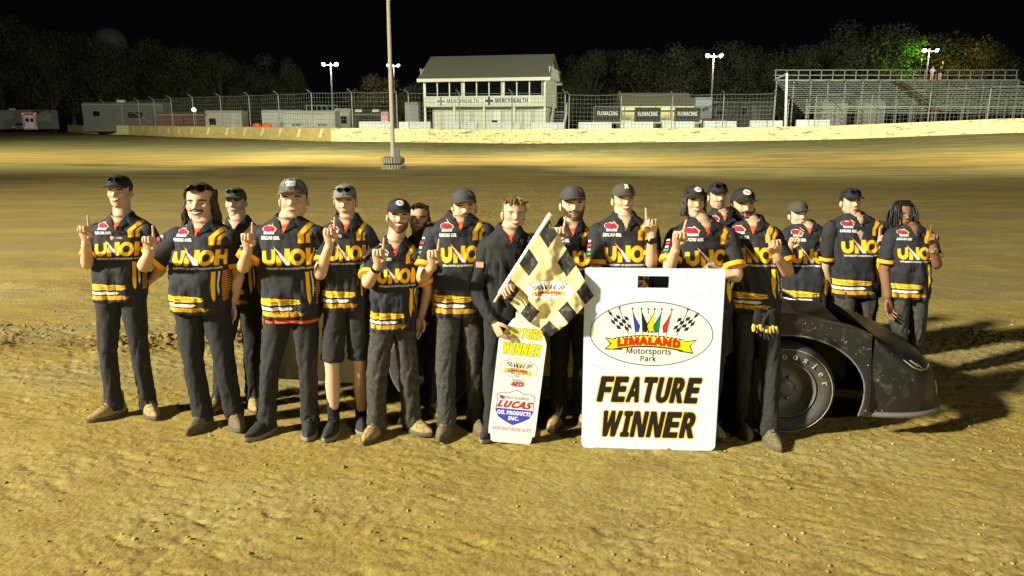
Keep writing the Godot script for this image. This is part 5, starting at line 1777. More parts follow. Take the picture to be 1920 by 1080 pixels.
# ---------------------------------------------------------------- people: cap
func add_cap(person: Node3D, hd: Hd, s: Dictionary) -> void:
	var cm: StandardMaterial3D = M.get("cap_" + s.cap)
	var b := MB.new()
	var rs := []
	var C := Vector3(0, 0.70, -0.045)
	var n := 40
	var dome := func(az: float, e: float) -> Vector3:
		# az 0 at the front; e 0 at the rim, 1 at the button
		var el: float = e * PI / 2
		var fr: float = maxf(0.0, cos(az))
		var pw := pow(cos(el), 0.62 + 0.10 * (1.0 - fr))
		var r := Vector3(0.362 * pw * sin(az), 0.0, (0.462 + 0.01 * fr) * pw * cos(az))
		return C + Vector3(r.x, 0.345 * pow(sin(el), 0.92) - 0.09 * (1.0 - e) * (1.0 - cos(az)) * 0.5, r.z)
	for k in 11:
		var ring := PackedVector3Array()
		for j in n:
			var az := TAU * j / n
			ring.append(hd.at(dome.call(az, float(k) / 10 * 0.995)))
		rs.append(ring)
	b.rings(rs)
	b.ball(hd.at(C + Vector3(0, 0.347, 0)), Vector3.ONE * 0.007, 8, 5)
	# sewn panel seams
	for j in 6:
		var pts := []; var rr := []
		for k in 9:
			pts.append(hd.at(dome.call(TAU * j / 6, 0.05 + 0.93 * k / 8.0) * Vector3(1.0, 1.0, 1.0))); rr.append(0.0016)
		b.tube(pts, rr, 4, false)
	var root := obj("cap", b.mesh(cm), person)
	# brim
	var br := MB.new()
	var m := 18; var dp := 7
	for face in 2:
		var base := br.v.size()
		for i in m + 1:
			var a := lerpf(-1.12, 1.12, float(i) / m)
			for k in dp + 1:
				var f := float(k) / dp
				var e: Vector3 = dome.call(a, 0.03)
				var reach := 0.27 * pow(maxf(0.0, cos(a * 1.28)), 0.55)
				var q := e + Vector3(sin(a) * 0.25, 0, 1.0).normalized() * reach * f
				q.y += -0.03 * f * reach / 0.3 - 0.15 * pow(sin(a), 2.0) * (0.25 + 0.75 * f) * (reach / 0.3) + (0.0 if face == 0 else -0.022)
				br.p(hd.at(q))
		for i in m:
			for k in dp:
				var x := base + i * (dp + 1) + k
				if face == 0: br.quad(x, x + 1, x + dp + 2, x + dp + 1)
				else: br.quad(x, x + dp + 1, x + dp + 2, x + 1)
	var half := (m + 1) * (dp + 1)
	for i in m:
		var x := i * (dp + 1) + dp
		br.quad(x, x + half, x + half + dp + 1, x + dp + 1)
	obj("brim", br.mesh(M.get("brim_" + s.cap, cm)), root)
	if s.has("cap_logo"):
		var lg := MB.new()
		var L: Array = s.cap_logo           # [centre az, e, half az, half e]
		var gx := 10; var gy := 8
		for y in gy + 1:
			for x in gx + 1:
				var u := float(x) / gx; var w := float(y) / gy
				var q: Vector3 = dome.call(L[0] + lerpf(-L[2], L[2], u), L[1] + lerpf(-L[3], L[3], w))
				lg.p(hd.at(C + (q - C) * 1.018), Vector2(u, 1.0 - w))
		for y in gy:
			for x in gx:
				var a := y * (gx + 1) + x
				lg.quad(a, a + 1, a + gx + 2, a + gx + 1)
		obj("cap_badge", lg.mesh(M.get(L[4])), root)
	if s.get("shades", "") == "cap":
		add_shades(root, hd, func(az: float, h: float) -> Vector3: 
			var q: Vector3 = dome.call(az, 0.34 + h)
			return C + (q - C) * 1.045, s.get("shade_mat", "lens"))

func add_shades(parent: Node3D, hd: Hd, surf: Callable, lens_mat: String) -> void:
	var f := MB.new()
	var root := Node3D.new()
	root.name = "sunglasses"
	parent.add_child(root, true)
	for sx in [-1.0, 1.0]:
		var g := MB.new()
		var pts := []; var rr := []
		var c := g.p(hd.at(surf.call(sx * 0.36, 0.0)))
		var first := g.v.size()
		for j in 14:
			var a := TAU * j / 14
			var az: float = sx * 0.36 + cos(a) * 0.27
			var h: float = sin(a) * 0.15 * (1.0 - 0.12 * cos(a) * sx)
			var q: Vector3 = hd.at(surf.call(az, h))
			g.p(q); pts.append(q); rr.append(0.0022)
		for j in 14:
			g.tri(c, first + j, first + (j + 1) % 14)
		pts.append(pts[0]); rr.append(0.0022)
		f.tube(pts, rr, 5, false)
		obj("lens", g.mesh(M.get(lens_mat)), root)
		var tp := []; var tr := []
		for k in 6:
			tp.append(hd.at(surf.call(sx * lerpf(0.62, 1.7, k / 5.0), 0.03))); tr.append(0.0024)
		f.tube(tp, tr, 5)
	var bp := []
	for k in 5: bp.append(hd.at(surf.call(lerpf(-0.1, 0.1, k / 4.0), 0.04)))
	f.tube(bp, [0.0026, 0.0026, 0.0026, 0.0026, 0.0026], 5)
	obj("frame", f.mesh(M.plastic), root)

# ---------------------------------------------------------------- people: hands
func add_hand(b: MB, w: Vector3, U: Vector3, N: Vector3, T: Vector3, pose: String, k := 1.06) -> void:
	# w wrist, U wrist to knuckles, N palm normal, T towards the thumb
	var at := func(t: float, u: float, n: float) -> Vector3: return w + (T * t + U * u + N * n) * k
	var rs := []
	for q in [[-0.02, 0.027, 0.019], [0.0, 0.028, 0.018], [0.02, 0.034, 0.018], [0.05, 0.041, 0.0165], [0.08, 0.043, 0.014], [0.096, 0.040, 0.011], [0.101, 0.03, 0.004]]:
		var ring := PackedVector3Array()
		for j in 14:
			var a := TAU * j / 14
			ring.append(at.call(cos(a) * q[1], q[0], sin(a) * q[2]))
		rs.append(ring)
	if T.cross(N).dot(U) < 0:
		for r in rs.size():
			var rv: PackedVector3Array = rs[r]
			rv.reverse()
			rs[r] = rv
	b.rings(rs)
	var base := [0.030, 0.010, -0.010, -0.029]
	var lens := [[0.045, 0.027, 0.022], [0.050, 0.030, 0.023], [0.046, 0.028, 0.022], [0.036, 0.022, 0.019]]
	for i in 4:
		var bend := [1.35, 1.75, 1.25]
		if pose == "point" and i == 0: bend = [0.06, 0.05, 0.04]
		elif pose == "relax": bend = [0.25 + 0.08 * i, 0.40 + 0.07 * i, 0.3]
		elif pose == "grip": bend = [0.5 + 0.05 * i, 0.85, 0.6]
		elif pose == "hook": bend = [0.75, 1.0, 0.5]
		var a := 0.0
		var splay: float = base[i] * (1.2 if pose != "point" else 0.5)
		var pos := Vector3(base[i], 0.088 - absf(base[i] - 0.008) * 0.28, 0.0)
		var pts := [at.call(pos.x * 0.95, pos.y - 0.03, 0.0), at.call(pos.x, pos.y, 0.0)]
		var rr := [0.0095 * k, 0.0098 * k]
		for sgm in 3:
			# round each knuckle with a short middle step
			for h in 2:
				a += bend[sgm] * 0.5
				var st: float = lens[i][sgm] * (0.28 if h == 0 else 0.72)
				pos += Vector3(splay * cos(a), cos(a), sin(a)) * st
				pts.append(at.call(pos.x, pos.y, pos.z)); rr.append((0.0094 - 0.0009 * sgm - 0.0003 * h) * k * (0.9 if i == 3 else 1.0))
		pts.append(at.call(pos.x, pos.y + cos(a) * 0.006, pos.z + sin(a) * 0.006)); rr.append(0.0035 * k)
		b.tube(pts, rr, 8, true)
	var th := [[0.020, 0.015, 0.004], [0.036, 0.034, 0.016], [0.043, 0.058, 0.034], [0.028, 0.074, 0.052], [0.012, 0.078, 0.060], [0.007, 0.079, 0.062]]
	if pose == "relax": th = [[0.022, 0.012, 0.004], [0.040, 0.034, 0.012], [0.050, 0.060, 0.020], [0.051, 0.082, 0.026], [0.049, 0.094, 0.028], [0.048, 0.098, 0.028]]
	elif pose == "grip" or pose == "hook": th = [[0.022, 0.012, 0.004], [0.044, 0.034, 0.018], [0.056, 0.058, 0.034], [0.052, 0.078, 0.046], [0.048, 0.088, 0.052], [0.047, 0.091, 0.053]]
	var tp := []
	for q in th: tp.append(at.call(q[0], q[1], q[2]))
	b.tube(tp, [0.015 * k, 0.0145 * k, 0.012 * k, 0.0108 * k, 0.009 * k, 0.004 * k], 8, true)

# ---------------------------------------------------------------- people: clothes
func smooth_path(a: Vector3, e: Vector3, w: Vector3, n := 6) -> Array:
	# straight upper and lower bone, joint rounded
	var p := []
	for k in n: p.append(a.lerp(e, 0.92 * k / float(n)))
	var e0 := a.lerp(e, 0.92); var e1 := e.lerp(w, 0.10)
	for k in 4:
		var t := k / 3.0
		p.append(e0.lerp(e, t).lerp(e.lerp(e1, t), t))
	for k in range(1, n + 1): p.append(e1.lerp(w, k / float(n)))
	return p

func cloth_tube(pts: Array, rad: Array, n: int, flat: float, seedv: float, amp: float, side := Vector3(1, 0, 0)) -> MB:
	# a sleeve or trouser leg: closed rings with cloth folds, open at the end with a turned-in edge
	var b := MB.new()
	var m := pts.size()
	var rs := []
	var length := 0.0
	for k in m:
		var t: Vector3 = (pts[mini(k + 1, m - 1)] - pts[maxi(k - 1, 0)]).normalized()
		var n1 := (side - t * side.dot(t)).normalized()
		var n2 := t.cross(n1)
		if k: length += (pts[k] - pts[k - 1]).length()
		var ring := PackedVector3Array()
		for j in n:
			var th := TAU * j / n
			var d := cos(th); var e := sin(th)
			var f := nz.get_noise_3d(d * 0.9 + seedv, length * 2.6 + d * 1.2 + e * 0.9, e * 0.9)
			var near_end := smoothstep(0.62, 0.95, float(k) / (m - 1)) + exp(-pow((float(k) / (m - 1) - 0.5) / 0.09, 2.0)) * 0.8
			var f2 := nr.get_noise_3d(d * 0.7 - seedv, length * 15.0 + d * 1.5, e * 0.7)
			var g := (0.45 - absf(f) * 3.0) * 0.8 + (0.45 - absf(f2) * 3.2) * near_end * 0.9
			var r: float = rad[k]
			ring.append(pts[k] + n1 * d * (r + amp * g) + n2 * e * (r * flat + amp * g))
		rs.append(ring)
	# turned-in edge
	var last: PackedVector3Array = rs[m - 1]
	for inset in [[0.004, 0.90, 0.0], [0.0, 0.80, 0.02]]:
		var t: Vector3 = (pts[m - 1] - pts[m - 2]).normalized()
		var ring := PackedVector3Array()
		for q in last:
			ring.append(pts[m - 1] + (q - pts[m - 1]) * inset[1] + t * (inset[0] - inset[2]))
		rs.append(ring)
	b.rings(rs)
	return b

func shirt_print() -> ImageTexture:
	var W := 1000.0; var H := 1400.0
	var base := srgb(38, 39, 43)
	var c := Canvas.new(1000, 1400, base)
	var ye := srgb(255, 206, 34); var org := srgb(240, 150, 30); var wh := srgb(232, 230, 226)
	# side panels and zip line
	c.poly([Vector2(0, 700), Vector2(60, 720), Vector2(90, 1100), Vector2(0, 1150)], srgb(36, 36, 40))
	c.rect(497, 130, 502, 320, srgb(22, 22, 24))
	# oval racing badge and oil company wordmark on the wearer's right chest
	c.oval(232, 140, 118, 50, wh); c.oval(226, 136, 104, 38, base)
	c.text("ARTS", font(), 140, 104, 190, 62, srgb(190, 30, 50), 18.0, 7.0); c.text("ARTS", font(), 140, 104, 190, 62, srgb(150, 20, 40), 18.0)
	c.text("RACING", font(), 150, 176, 170, 28, wh, 6.0, 2.0)
	c.text("LUCAS OIL", font(), 96, 232, 310, 44, wh, 8.0, 4.0)
	# shoulder stripes on the wearer's left
	c.poly([Vector2(690, 330), Vector2(690, 205), Vector2(860, 30), Vector2(985, 20), Vector2(790, 215), Vector2(790, 330)], org)
	c.poly([Vector2(700, 322), Vector2(700, 210), Vector2(865, 38), Vector2(970, 28), Vector2(780, 212), Vector2(780, 322)], ye)
	c.poly([Vector2(815, 330), Vector2(815, 225), Vector2(1000, 40), Vector2(1000, 130), Vector2(880, 245), Vector2(880, 330)], org)
	c.poly([Vector2(822, 322), Vector2(822, 230), Vector2(1000, 62), Vector2(1000, 116), Vector2(870, 240), Vector2(870, 322)], ye)
	# U N O H, drawn large and set into the chest
	var k2 := Canvas.new(1000, 1400, Color(0, 0, 0, 0))
	for pass_k in 2:
		var g := 10.0 if pass_k == 0 else 0.0
		var cc := org if pass_k == 0 else ye
		var u := []
		for k in 25:
			var a := PI * k / 24
			u.append(Vector2(170 + (112 + g) * cos(a), 540 + (112 + g) * sin(a)))
		var ui := []
		for k in 25:
			var a := PI * (24 - k) / 24
			ui.append(Vector2(170 + (50 - g) * cos(a), 530 + (50 - g) * sin(a)))
		k2.poly([Vector2(282 + g, 395 - g)] + u + [Vector2(58 - g, 430 - g), Vector2(112 + g, 420 - g)] + ui + [Vector2(220 - g, 400 - g)], cc)
		k2.poly([Vector2(318 - g, 470), Vector2(388 + g, 560), Vector2(388 + g, 650 + g), Vector2(318 - g, 650 + g)], cc)
		k2.poly([Vector2(470 - g, 385 - g), Vector2(545 + g, 385 - g), Vector2(545 + g, 650 + g), Vector2(470 - g, 600)], cc)
		k2.oval(682, 518, 130 + g, 134 + g, cc)
		k2.oval(682, 518, 66 - g, 70 - g, base)
		k2.poly([Vector2(838 - g, 385 - g), Vector2(900 + g, 385 - g), Vector2(900 + g, 485 - g), Vector2(960, 485 - g), Vector2(960, 385 - g), Vector2(1000, 385 - g), Vector2(1000, 650 + g), Vector2(960, 650 + g), Vector2(960, 545 + g), Vector2(900 + g, 545 + g), Vector2(900 + g, 650 + g), Vector2(838 - g, 650 + g)], cc)
	k2.poly([Vector2(250, 330), Vector2(545, 600), Vector2(540, 652), Vector2(475, 652), Vector2(330, 450)], org)
	k2.poly([Vector2(262, 345), Vector2(536, 610), Vector2(530, 650), Vector2(484, 650), Vector2(340, 455)], wh)
	blit(c.im, k2.im.get_region(Rect2i(0, 320, 1000, 345)), Vector2(62, 352), Vector2(905, 0), Vector2(0, 282))
	c.text("UNIVERSITY OF NORTHWESTERN OHIO", font(), 150, 654, 770, 26, wh, 4.0, 1.5)
	# panel stripes below the letters
	c.poly([Vector2(790, 720), Vector2(850, 720), Vector2(850, 1130), Vector2(826, 1180), Vector2(800, 1100)], ye)
	c.poly([Vector2(880, 720), Vector2(905, 720), Vector2(905, 1020), Vector2(892, 1100), Vector2(880, 1020)], wh)
	for k in 14:
		c.poly([Vector2(930, 730 + k * 34), Vector2(985, 712 + k * 34), Vector2(985, 730 + k * 34), Vector2(930, 748 + k * 34)], srgb(214, 150, 30))
	# hem artwork
	c.poly([Vector2(0, 1096), Vector2(300, 1086), Vector2(690, 1106), Vector2(660, 1128), Vector2(700, 1150), Vector2(640, 1176), Vector2(0, 1186)], ye)
	c.line([Vector2(0, 1128), Vector2(190, 1120), Vector2(230, 1140), Vector2(420, 1136), Vector2(470, 1120), Vector2(640, 1134)], 9.0, base)
	c.line([Vector2(60, 1170), Vector2(150, 1150), Vector2(330, 1160), Vector2(600, 1152)], 7.0, base)
	c.poly([Vector2(0, 1088), Vector2(260, 1080), Vector2(420, 1088), Vector2(0, 1100)], org)
	c.poly([Vector2(0, 1214), Vector2(520, 1208), Vector2(570, 1232), Vector2(500, 1256), Vector2(0, 1262)], wh)
	c.poly([Vector2(0, 1282), Vector2(620, 1272), Vector2(760, 1300), Vector2(700, 1340), Vector2(0, 1348)], srgb(226, 164, 22))
	for y in 5:
		for x in 40:
			if x > 20 - y and x < 44:
				c.oval(360 + x * 11 + (y % 2) * 5, 1284 + y * 13, 3.6, 4.2, srgb(70, 62, 42))
	return c.tex(2)

func cap_textures() -> void:
	M.cap_black = bumpy(mat(srgb(30, 30, 31), 0.8), M.fine, 30.0, 0.15)
	M.cap_charcoal = bumpy(mat(srgb(66, 68, 66), 0.85), M.fine, 30.0, 0.15)
	M.cap_olive = bumpy(mat(srgb(72, 74, 60), 0.85), M.fine, 30.0, 0.15)
	M.cap_grey = bumpy(mat(srgb(122, 124, 118), 0.85), M.fine, 30.0, 0.15)
	var camo := noise_tex(128, 0.035, 2, 77, srgb(40, 42, 38), srgb(150, 150, 138))
	M.cap_camo = mat(Color.WHITE, 0.85); M.cap_camo.albedo_texture = camo
	M.cap_camo.uv1_triplanar = true; M.cap_camo.uv1_scale = Vector3.ONE * 5.0
	M.brim_olive_camo = M.cap_olive
	var c := Canvas.new(256, 160, srgb(30, 30, 31))
	c.oval(128, 80, 118, 66, srgb(238, 236, 228))
	c.poly([Vector2(60, 92), Vector2(196, 84), Vector2(190, 112), Vector2(66, 118)], srgb(226, 140, 30))
	c.poly([Vector2(92, 40), Vector2(120, 30), Vector2(128, 84), Vector2(96, 88)], srgb(40, 40, 42))
	c.poly([Vector2(150, 34), Vector2(176, 46), Vector2(160, 88), Vector2(142, 84)], srgb(200, 60, 40))
	M.badge_oval = mat(Color.WHITE, 0.7); M.badge_oval.albedo_texture = c.tex(1)
	var n := Canvas.new(160, 160, srgb(72, 74, 60))
	n.text("N", font("Droid Serif"), 14, 14, 132, 132, srgb(240, 238, 230), 0.0, 8.0)
	M.badge_n = mat(Color.WHITE, 0.7); M.badge_n.albedo_texture = n.tex(1)
	var t := Canvas.new(128, 96, srgb(122, 72, 50))
	t.text("DICE", font(), 20, 20, 88, 26, srgb(210, 196, 180)); t.rect(24, 58, 104, 70, srgb(190, 170, 150))
	M.badge_patch = mat(Color.WHITE, 0.7); M.badge_patch.albedo_texture = t.tex(1)
	var e := Canvas.new(256, 128, srgb(64, 64, 58))
	e.text("FEAR", font(), 30, 14, 196, 54, srgb(214, 210, 196), 14.0, 3.0)
	e.text("RACING", font(), 50, 78, 160, 34, srgb(214, 210, 196), 10.0, 2.0)
	M.badge_word = mat(Color.WHITE, 0.7); M.badge_word.albedo_texture = e.tex(1)

func cloth_materials() -> void:
	M.plastic = mat(srgb(14, 14, 15), 0.25)
	M.lens_blue = mat(srgb(20, 28, 80), 0.06, 0.6)
	M.shirt = mat(Color.WHITE, 0.82)
	M.shirt.albedo_texture = shirt_print()
	M.shirt.texture_repeat = false
	M.shirt.heightmap_enabled = true; M.shirt.heightmap_texture = noise_tex(512, 0.006, 3, 91); M.shirt.heightmap_scale = 0.9
	M.shirt_plain = bumpy(mat(srgb(38, 39, 43), 0.82), M.fine, 12.0, 0.15)
	M.collar = mat(srgb(30, 30, 33), 0.85)
	M.piping = mat(srgb(225, 190, 110), 0.8)
	M.cuff = mat(srgb(248, 178, 34), 0.82)
	M.suit = bumpy(mat(srgb(35, 35, 34), 0.85), M.fine, 12.0, 0.2)
	var work := noise_tex(256, 0.02, 5, 31, srgb(30, 30, 30), srgb(56, 54, 48))
	var dusty := noise_tex(256, 0.018, 5, 37, srgb(40, 40, 38), srgb(86, 82, 68))
	var dark := noise_tex(256, 0.02, 5, 41, srgb(30, 30, 31), srgb(46, 45, 43))
	for q in [["trousers_grey", work], ["trousers_dusty", dusty], ["trousers_dark", dark]]:
		var m := mat(Color.WHITE, 0.92)
		m.albedo_texture = q[1]
		M[q[0]] = bumpy(m, M.fine, 5.0, 0.12)
	var tan := noise_tex(128, 0.05, 4, 51, srgb(110, 92, 52), srgb(205, 182, 120))
	var grime := noise_tex(128, 0.05, 4, 52, srgb(66, 58, 40), srgb(150, 134, 96))
	var blk := noise_tex(128, 0.05, 4, 53, srgb(26, 26, 28), srgb(58, 56, 52))
	for q in [["boot_tan", tan], ["boot_grey", grime], ["boot_black", blk]]:
		var m := mat(Color.WHITE, 0.85)
		m.albedo_texture = q[1]
		M[q[0]] = bumpy(m, M.fine, 6.0, 0.4)
	M.sole = mat(srgb(92, 82, 62), 0.9)
	M.sole_pale = mat(srgb(128, 122, 104), 0.85)
	M.lace = mat(srgb(58, 48, 34), 0.9)
	M.badge_cols = [mat(srgb(220, 220, 214), 0.8), mat(srgb(196, 52, 60), 0.8), mat(srgb(206, 206, 200), 0.8), mat(srgb(70, 150, 84), 0.8), mat(srgb(212, 90, 70), 0.8)]
	cap_textures()

func add_boot(person: Node3D, at: Vector3, yaw: float, kind: String, high := 0.15, k := 1.0) -> void:
	# at: heel-to-toe middle on the ground, toe along yaw from +z
	var bs := Basis(Vector3.UP, yaw).scaled(Vector3.ONE * k)
	var root := Node3D.new()
	root.name = "shoe" if high < 0.12 else "boot"
	person.add_child(root, true)
	root.transform = Transform3D(bs, at)
	var outline := func(inf: float) -> Array:
		var o := []
		for j in 22:
			var a := TAU * j / 22
			var z := cos(a); var x := sin(a)
			var w := 0.046 if z > 0 else 0.036
			w = lerpf(0.038, 0.052, smoothstep(-1.0, 0.35, z)) * (1.0 if z < 0.35 else sqrt(maxf(0.0, 1.0 - pow((z - 0.35) / 0.75, 2.0))))
			o.append(Vector2(x * (w + inf), z * (0.142 + inf)))
		return o
	var s := MB.new()
	var rs := []
	for q in [[0.0, 0.002], [0.006, 0.006], [0.026, 0.006], [0.030, 0.002]]:
		var ring := PackedVector3Array()
		for o in outline.call(q[1]): ring.append(Vector3(o.x, q[0] + maxf(0.0, o.y - 0.09) * 0.12, o.y))
		rs.append(ring)
	var n: int = rs[0].size()
	for r in rs.size():
		var rv: PackedVector3Array = rs[r]
		rs[r] = rv
	var b0 := s.rings(rs)
	s.fan(b0, n, true)
	obj("sole", s.mesh(M.sole_pale if kind == "boot_black" or high < 0.12 else M.sole), root)
	var u := MB.new()
	var ur := []
	for q in [[0.028, 0.0, 1.0, 0.0], [0.05, 0.0, 0.99, -0.002], [0.07, -0.004, 0.90, -0.012], [0.088, -0.008, 0.74, -0.032], [0.105, -0.010, 0.58, -0.052], [0.125, -0.008, 0.50, -0.062], [high + 0.01, -0.006, 0.47, -0.066], [high + 0.03, -0.012, 0.42, -0.066], [high + 0.03, -0.03, 0.2, -0.066]]:
		var ring := PackedVector3Array()
		for o in outline.call(q[1]):
			var zz: float = o.y * q[2] + q[3]
			ring.append(Vector3(o.x * lerpf(1.0, 0.86, smoothstep(0.05, 0.12, q[0])), q[0] - 0.018 * smoothstep(0.05, 0.15, zz) * smoothstep(0.05, 0.08, q[0]), zz))
		ur.append(ring)
	u.rings(ur)
	obj("upper", u.mesh(M.get(kind)), root)
	var l := MB.new()
	for i in 5:
		var y := 0.072 + i * 0.017; var z := 0.062 - i * 0.021
		l.tube([Vector3(-0.026, y - 0.006, z + 0.004), Vector3(0, y + 0.004, z + 0.012), Vector3(0.026, y - 0.006, z + 0.004)], [0.0028, 0.0032, 0.0028], 5)
	obj("laces", l.mesh(M.lace), root)

# ---------------------------------------------------------------- people: assembly
func person(s: Dictionary) -> Node3D:
	var feet := []
	for f in s.feet:
		var g := on_ground(f[0], f[1])
		feet.append(g)
	var z: float = s.get("z", (feet[0].z + feet[1].z) / 2 - 0.03)
	if s.has("z"):
		for k in 2:
			if not s.get("own_feet", false): feet[k] = Vector3(at_z(s.feet[k][0], 700, z).x, 0, z + (0.05 if k == 0 else -0.04))
	var root_at := Vector3((feet[0].x + feet[1].x) / 2, 0, z)
	var root := thing("person", s.label, "person", root_at, 0.0, "crew posing on the infield")
	var P := func(px: float, py: float, dz: float) -> Vector3: return at_z(px, py, z + dz) - root_at
	var sd: float = s.head[0] * 0.173
	var ty: float = deg_to_rad(s.get("turn", 0.0))
	var X := Vector3(cos(ty), 0, -sin(ty)); var Zf := Vector3(sin(ty), 0, cos(ty))
	var hem_l: Vector3 = P.call(s.hem[0], s.hem[2], 0); var hem_r: Vector3 = P.call(s.hem[1], s.hem[2], 0)
	var sh_l: Vector3 = P.call(s.sh[0], s.sh[2], 0); var sh_r: Vector3 = P.call(s.sh[1], s.sh[2], 0)
	var suit: bool = s.get("suit", false)
	var hem_c := (hem_l + hem_r) / 2; var sh_c := (sh_l + sh_r) / 2
	var hw0 := (hem_r - hem_l).length() / 2 * 0.96; var hw1 := (sh_r - sh_l).length() / 2
	var fat: float = s.get("fat", 1.0)
	var cw := lerpf(hw0 * 1.07, hw1 * 0.85, 0.2)
	# ---- body: head, neck, arms and legs in one mesh
	var body := MB.new()
	var skin: Color = s.get("skin", Color(0.60, 0.39, 0.24))
	var hairc: Color = s.get("hair", Color(0.035, 0.022, 0.012))
	var hd := Hd.new()
	hd.smile = s.get("smile", 0.0)
	hd.jaw = s.get("jaw", 1.0); hd.wide = s.get("wide", 1.0)
	var chin: Vector3 = P.call(s.head[0], s.head[2], 0.06)
	var top: Vector3 = P.call(s.head[0], s.head[1], 0.0)
	var hh := (top.y - chin.y) * (1.0 if s.has("cap") else 1.0)
	var hy: float = deg_to_rad(s.get("face", 0.0)); var hr: float = deg_to_rad(s.get("tilt", 0.0)); var hp: float = deg_to_rad(s.get("nod", -6.0))
	var hb := Basis(Vector3.UP, hy) * Basis(Vector3(0, 0, 1), hr) * Basis(Vector3(1, 0, 0), hp)
	var pivot := Vector3(chin.x, chin.y - 0.012, 0.0)
	hd.xf = Transform3D(hb.scaled_local(Vector3.ONE * hh), pivot - hb * Vector3(0, 0, 0.05))
	add_head(body, hd, skin, hairc)
	var neck_top: Vector3 = hd.at(Vector3(0, 0.3, -0.10))
	var neck_base := Vector3(sh_c.x, sh_c.y + 0.03, -0.015)
	var nrad := 0.059 * s.get("neck", 1.0) as float
	body.col = skin
	body.tube([neck_base - Vector3(0, 0.10, 0), neck_base, neck_base.lerp(neck_top, 0.55), neck_top], [nrad * 1.35, nrad * 1.12, nrad, nrad * 1.02], 16)
	# torso under the shirt, so that the figure is whole
	body.tube([Vector3(hem_c.x, hem_c.y + 0.02, 0), (hem_c + sh_c) / 2, sh_c - Vector3(0, 0.10, 0), sh_c - Vector3(0, 0.02, 0)], [hw0 * 0.7, hw0 * 0.72, hw1 * 0.62, hw1 * 0.4], 14, true, 0.62, Vector3(0, 0, 1))
	var sleeves := []; var cuffs := []; var badges := []
	for k in 2:
		if s.arms[k] == null: continue
		var A: Dictionary = s.arms[k]
		var sx := -1.0 if k == 0 else 1.0
		var S: Vector3 = (sh_l if k == 0 else sh_r) - X * sx * 0.078 + Vector3(0, -0.064, 0)
		var E: Vector3 = P.call(A.e[0], A.e[1], A.e[2])
		var Wp: Vector3 = P.call(A.w[0], A.w[1], A.w[2])
		if s.get("check", false): print(s.head[0], " arm ", k, " ", snappedf((E - S).length(), 0.01), " ", snappedf((Wp - E).length(), 0.01))
		var path := smooth_path(S, E, Wp)
		var ar: float = s.get("arm", 1.0)
		var rr := []
		for i in path.size():
			var t := float(i) / (path.size() - 1)
			rr.append(ar * curve([0.0, 0.3, 0.5, 0.62, 0.8, 1.0], [0.052, 0.048, 0.041, 0.044, 0.035, 0.028], t))
		body.col = skin
		body.tube(path, rr, 14, true)
		# hand
		var U: Vector3 = (Wp - E).normalized()
		if A.pose == "point": U = Vector3(-sx * 0.10, 1.0, 0.16).normalized()
		if A.has("up"): U = (A.up as Vector3).normalized()
		var N: Vector3 = A.get("palm", Vector3(-sx * 0.25, 0, 1.0))
		N = (N - U * N.dot(U)).normalized()
		var T := U.cross(N) if k == 0 else N.cross(U)
		T = T * (1.0 if A.get("flip", false) == false else -1.0)
		add_hand(body, Wp + U * 0.012, U, N, T, A.pose, A.get("size", 1.0))
		if suit:
			var sp := smooth_path(S - (E - S).normalized() * 0.055, E, Wp, 12)
			var srad := []
			for i in sp.size():
				srad.append(curve([0.0, 0.05, 0.1, 0.25, 0.5, 0.8, 1.0], [0.03, 0.066, 0.080, 0.078, 0.070, 0.056, 0.044], float(i) / (sp.size() - 1)))
			sleeves.append(cloth_tube(sp, srad, 22, 1.0, sd + k, 0.009, X))
		else:
			var frac: float = A.get("sleeve", 0.78)
			var end := S.lerp(E, frac)
			var sp := []; var srad := []
			for i in 18:
				var t := i / 17.0
				sp.append((S - (E - S).normalized() * 0.06).lerp(end, t))
				srad.append(ar * fat * curve([0.0, 0.06, 0.14, 0.26, 0.4, 1.0], [0.022, 0.048, 0.062, 0.070, 0.073, 0.075], t))
			var st := cloth_tube(sp.slice(0, 17), srad.slice(0, 17), 22, 0.96, sd + k * 3, 0.006, X)
			sleeves.append(st)
			if k == 0 and A.pose == "point" or s.head[0] == 1175 and k == 0:
				var od := (X * sx * 0.75 + Zf * 0.66).normalized()
				var ax := (E - S).normalized()
				od = (od - ax * od.dot(ax)).normalized()
				for q in 5:
					var pm := MB.new()
					var wd := 0.013 + 0.006 * float(q % 2)
					pm.box(Vector3(-wd, -0.007, -0.010), Vector3(wd, 0.007, 0.0045), Transform3D(Basis(ax.cross(od), -ax, od) if ax.cross(od).cross(-ax).dot(od) > 0 else Basis(-ax.cross(od), -ax, od), S.lerp(end, 0.30 + q * 0.125) + od * float(srad[9])))
					badges.append([pm, q])
			var cu := MB.new()
			var dir := (E - S).normalized()
			var cr: float = srad[16] * 1.05
			cu.tube([sp[16] - dir * 0.022, sp[16] + dir * 0.004, end - dir * 0.004, end, end - dir * 0.012], [cr * 0.98, cr * 1.0, cr * 1.0, cr * 0.97, cr * 0.86], 22, false, 1.0, X)
			cuffs.append(cu)
		if A.has("band"):
			var wb := MB.new()
			var u2: Vector3 = (Wp - E).normalized()
			wb.tube([Wp - u2 * 0.052, Wp - u2 * 0.050, Wp - u2 * 0.028, Wp - u2 * 0.026], [0.030, 0.0355, 0.0345, 0.029], 16, false)
			if A.band == "watch": wb.box(Vector3(-0.018, -0.02, 0.026), Vector3(0.018, 0.02, 0.038), Transform3D(Basis(u2.cross(Vector3(0, 0, 1)).normalized(), u2, Vector3(0, 0, 1)), Wp - u2 * 0.039))
			obj("wristband" if A.band != "watch" else "wristwatch", wb.mesh(M.get(A.get("band_mat", "plastic"))), root)
	# ---- legs
	var shorts: bool = s.get("shorts", false)
	var trousers := MB.new()
	var tm: StandardMaterial3D = M.get(s.get("trousers", "trousers_grey"))
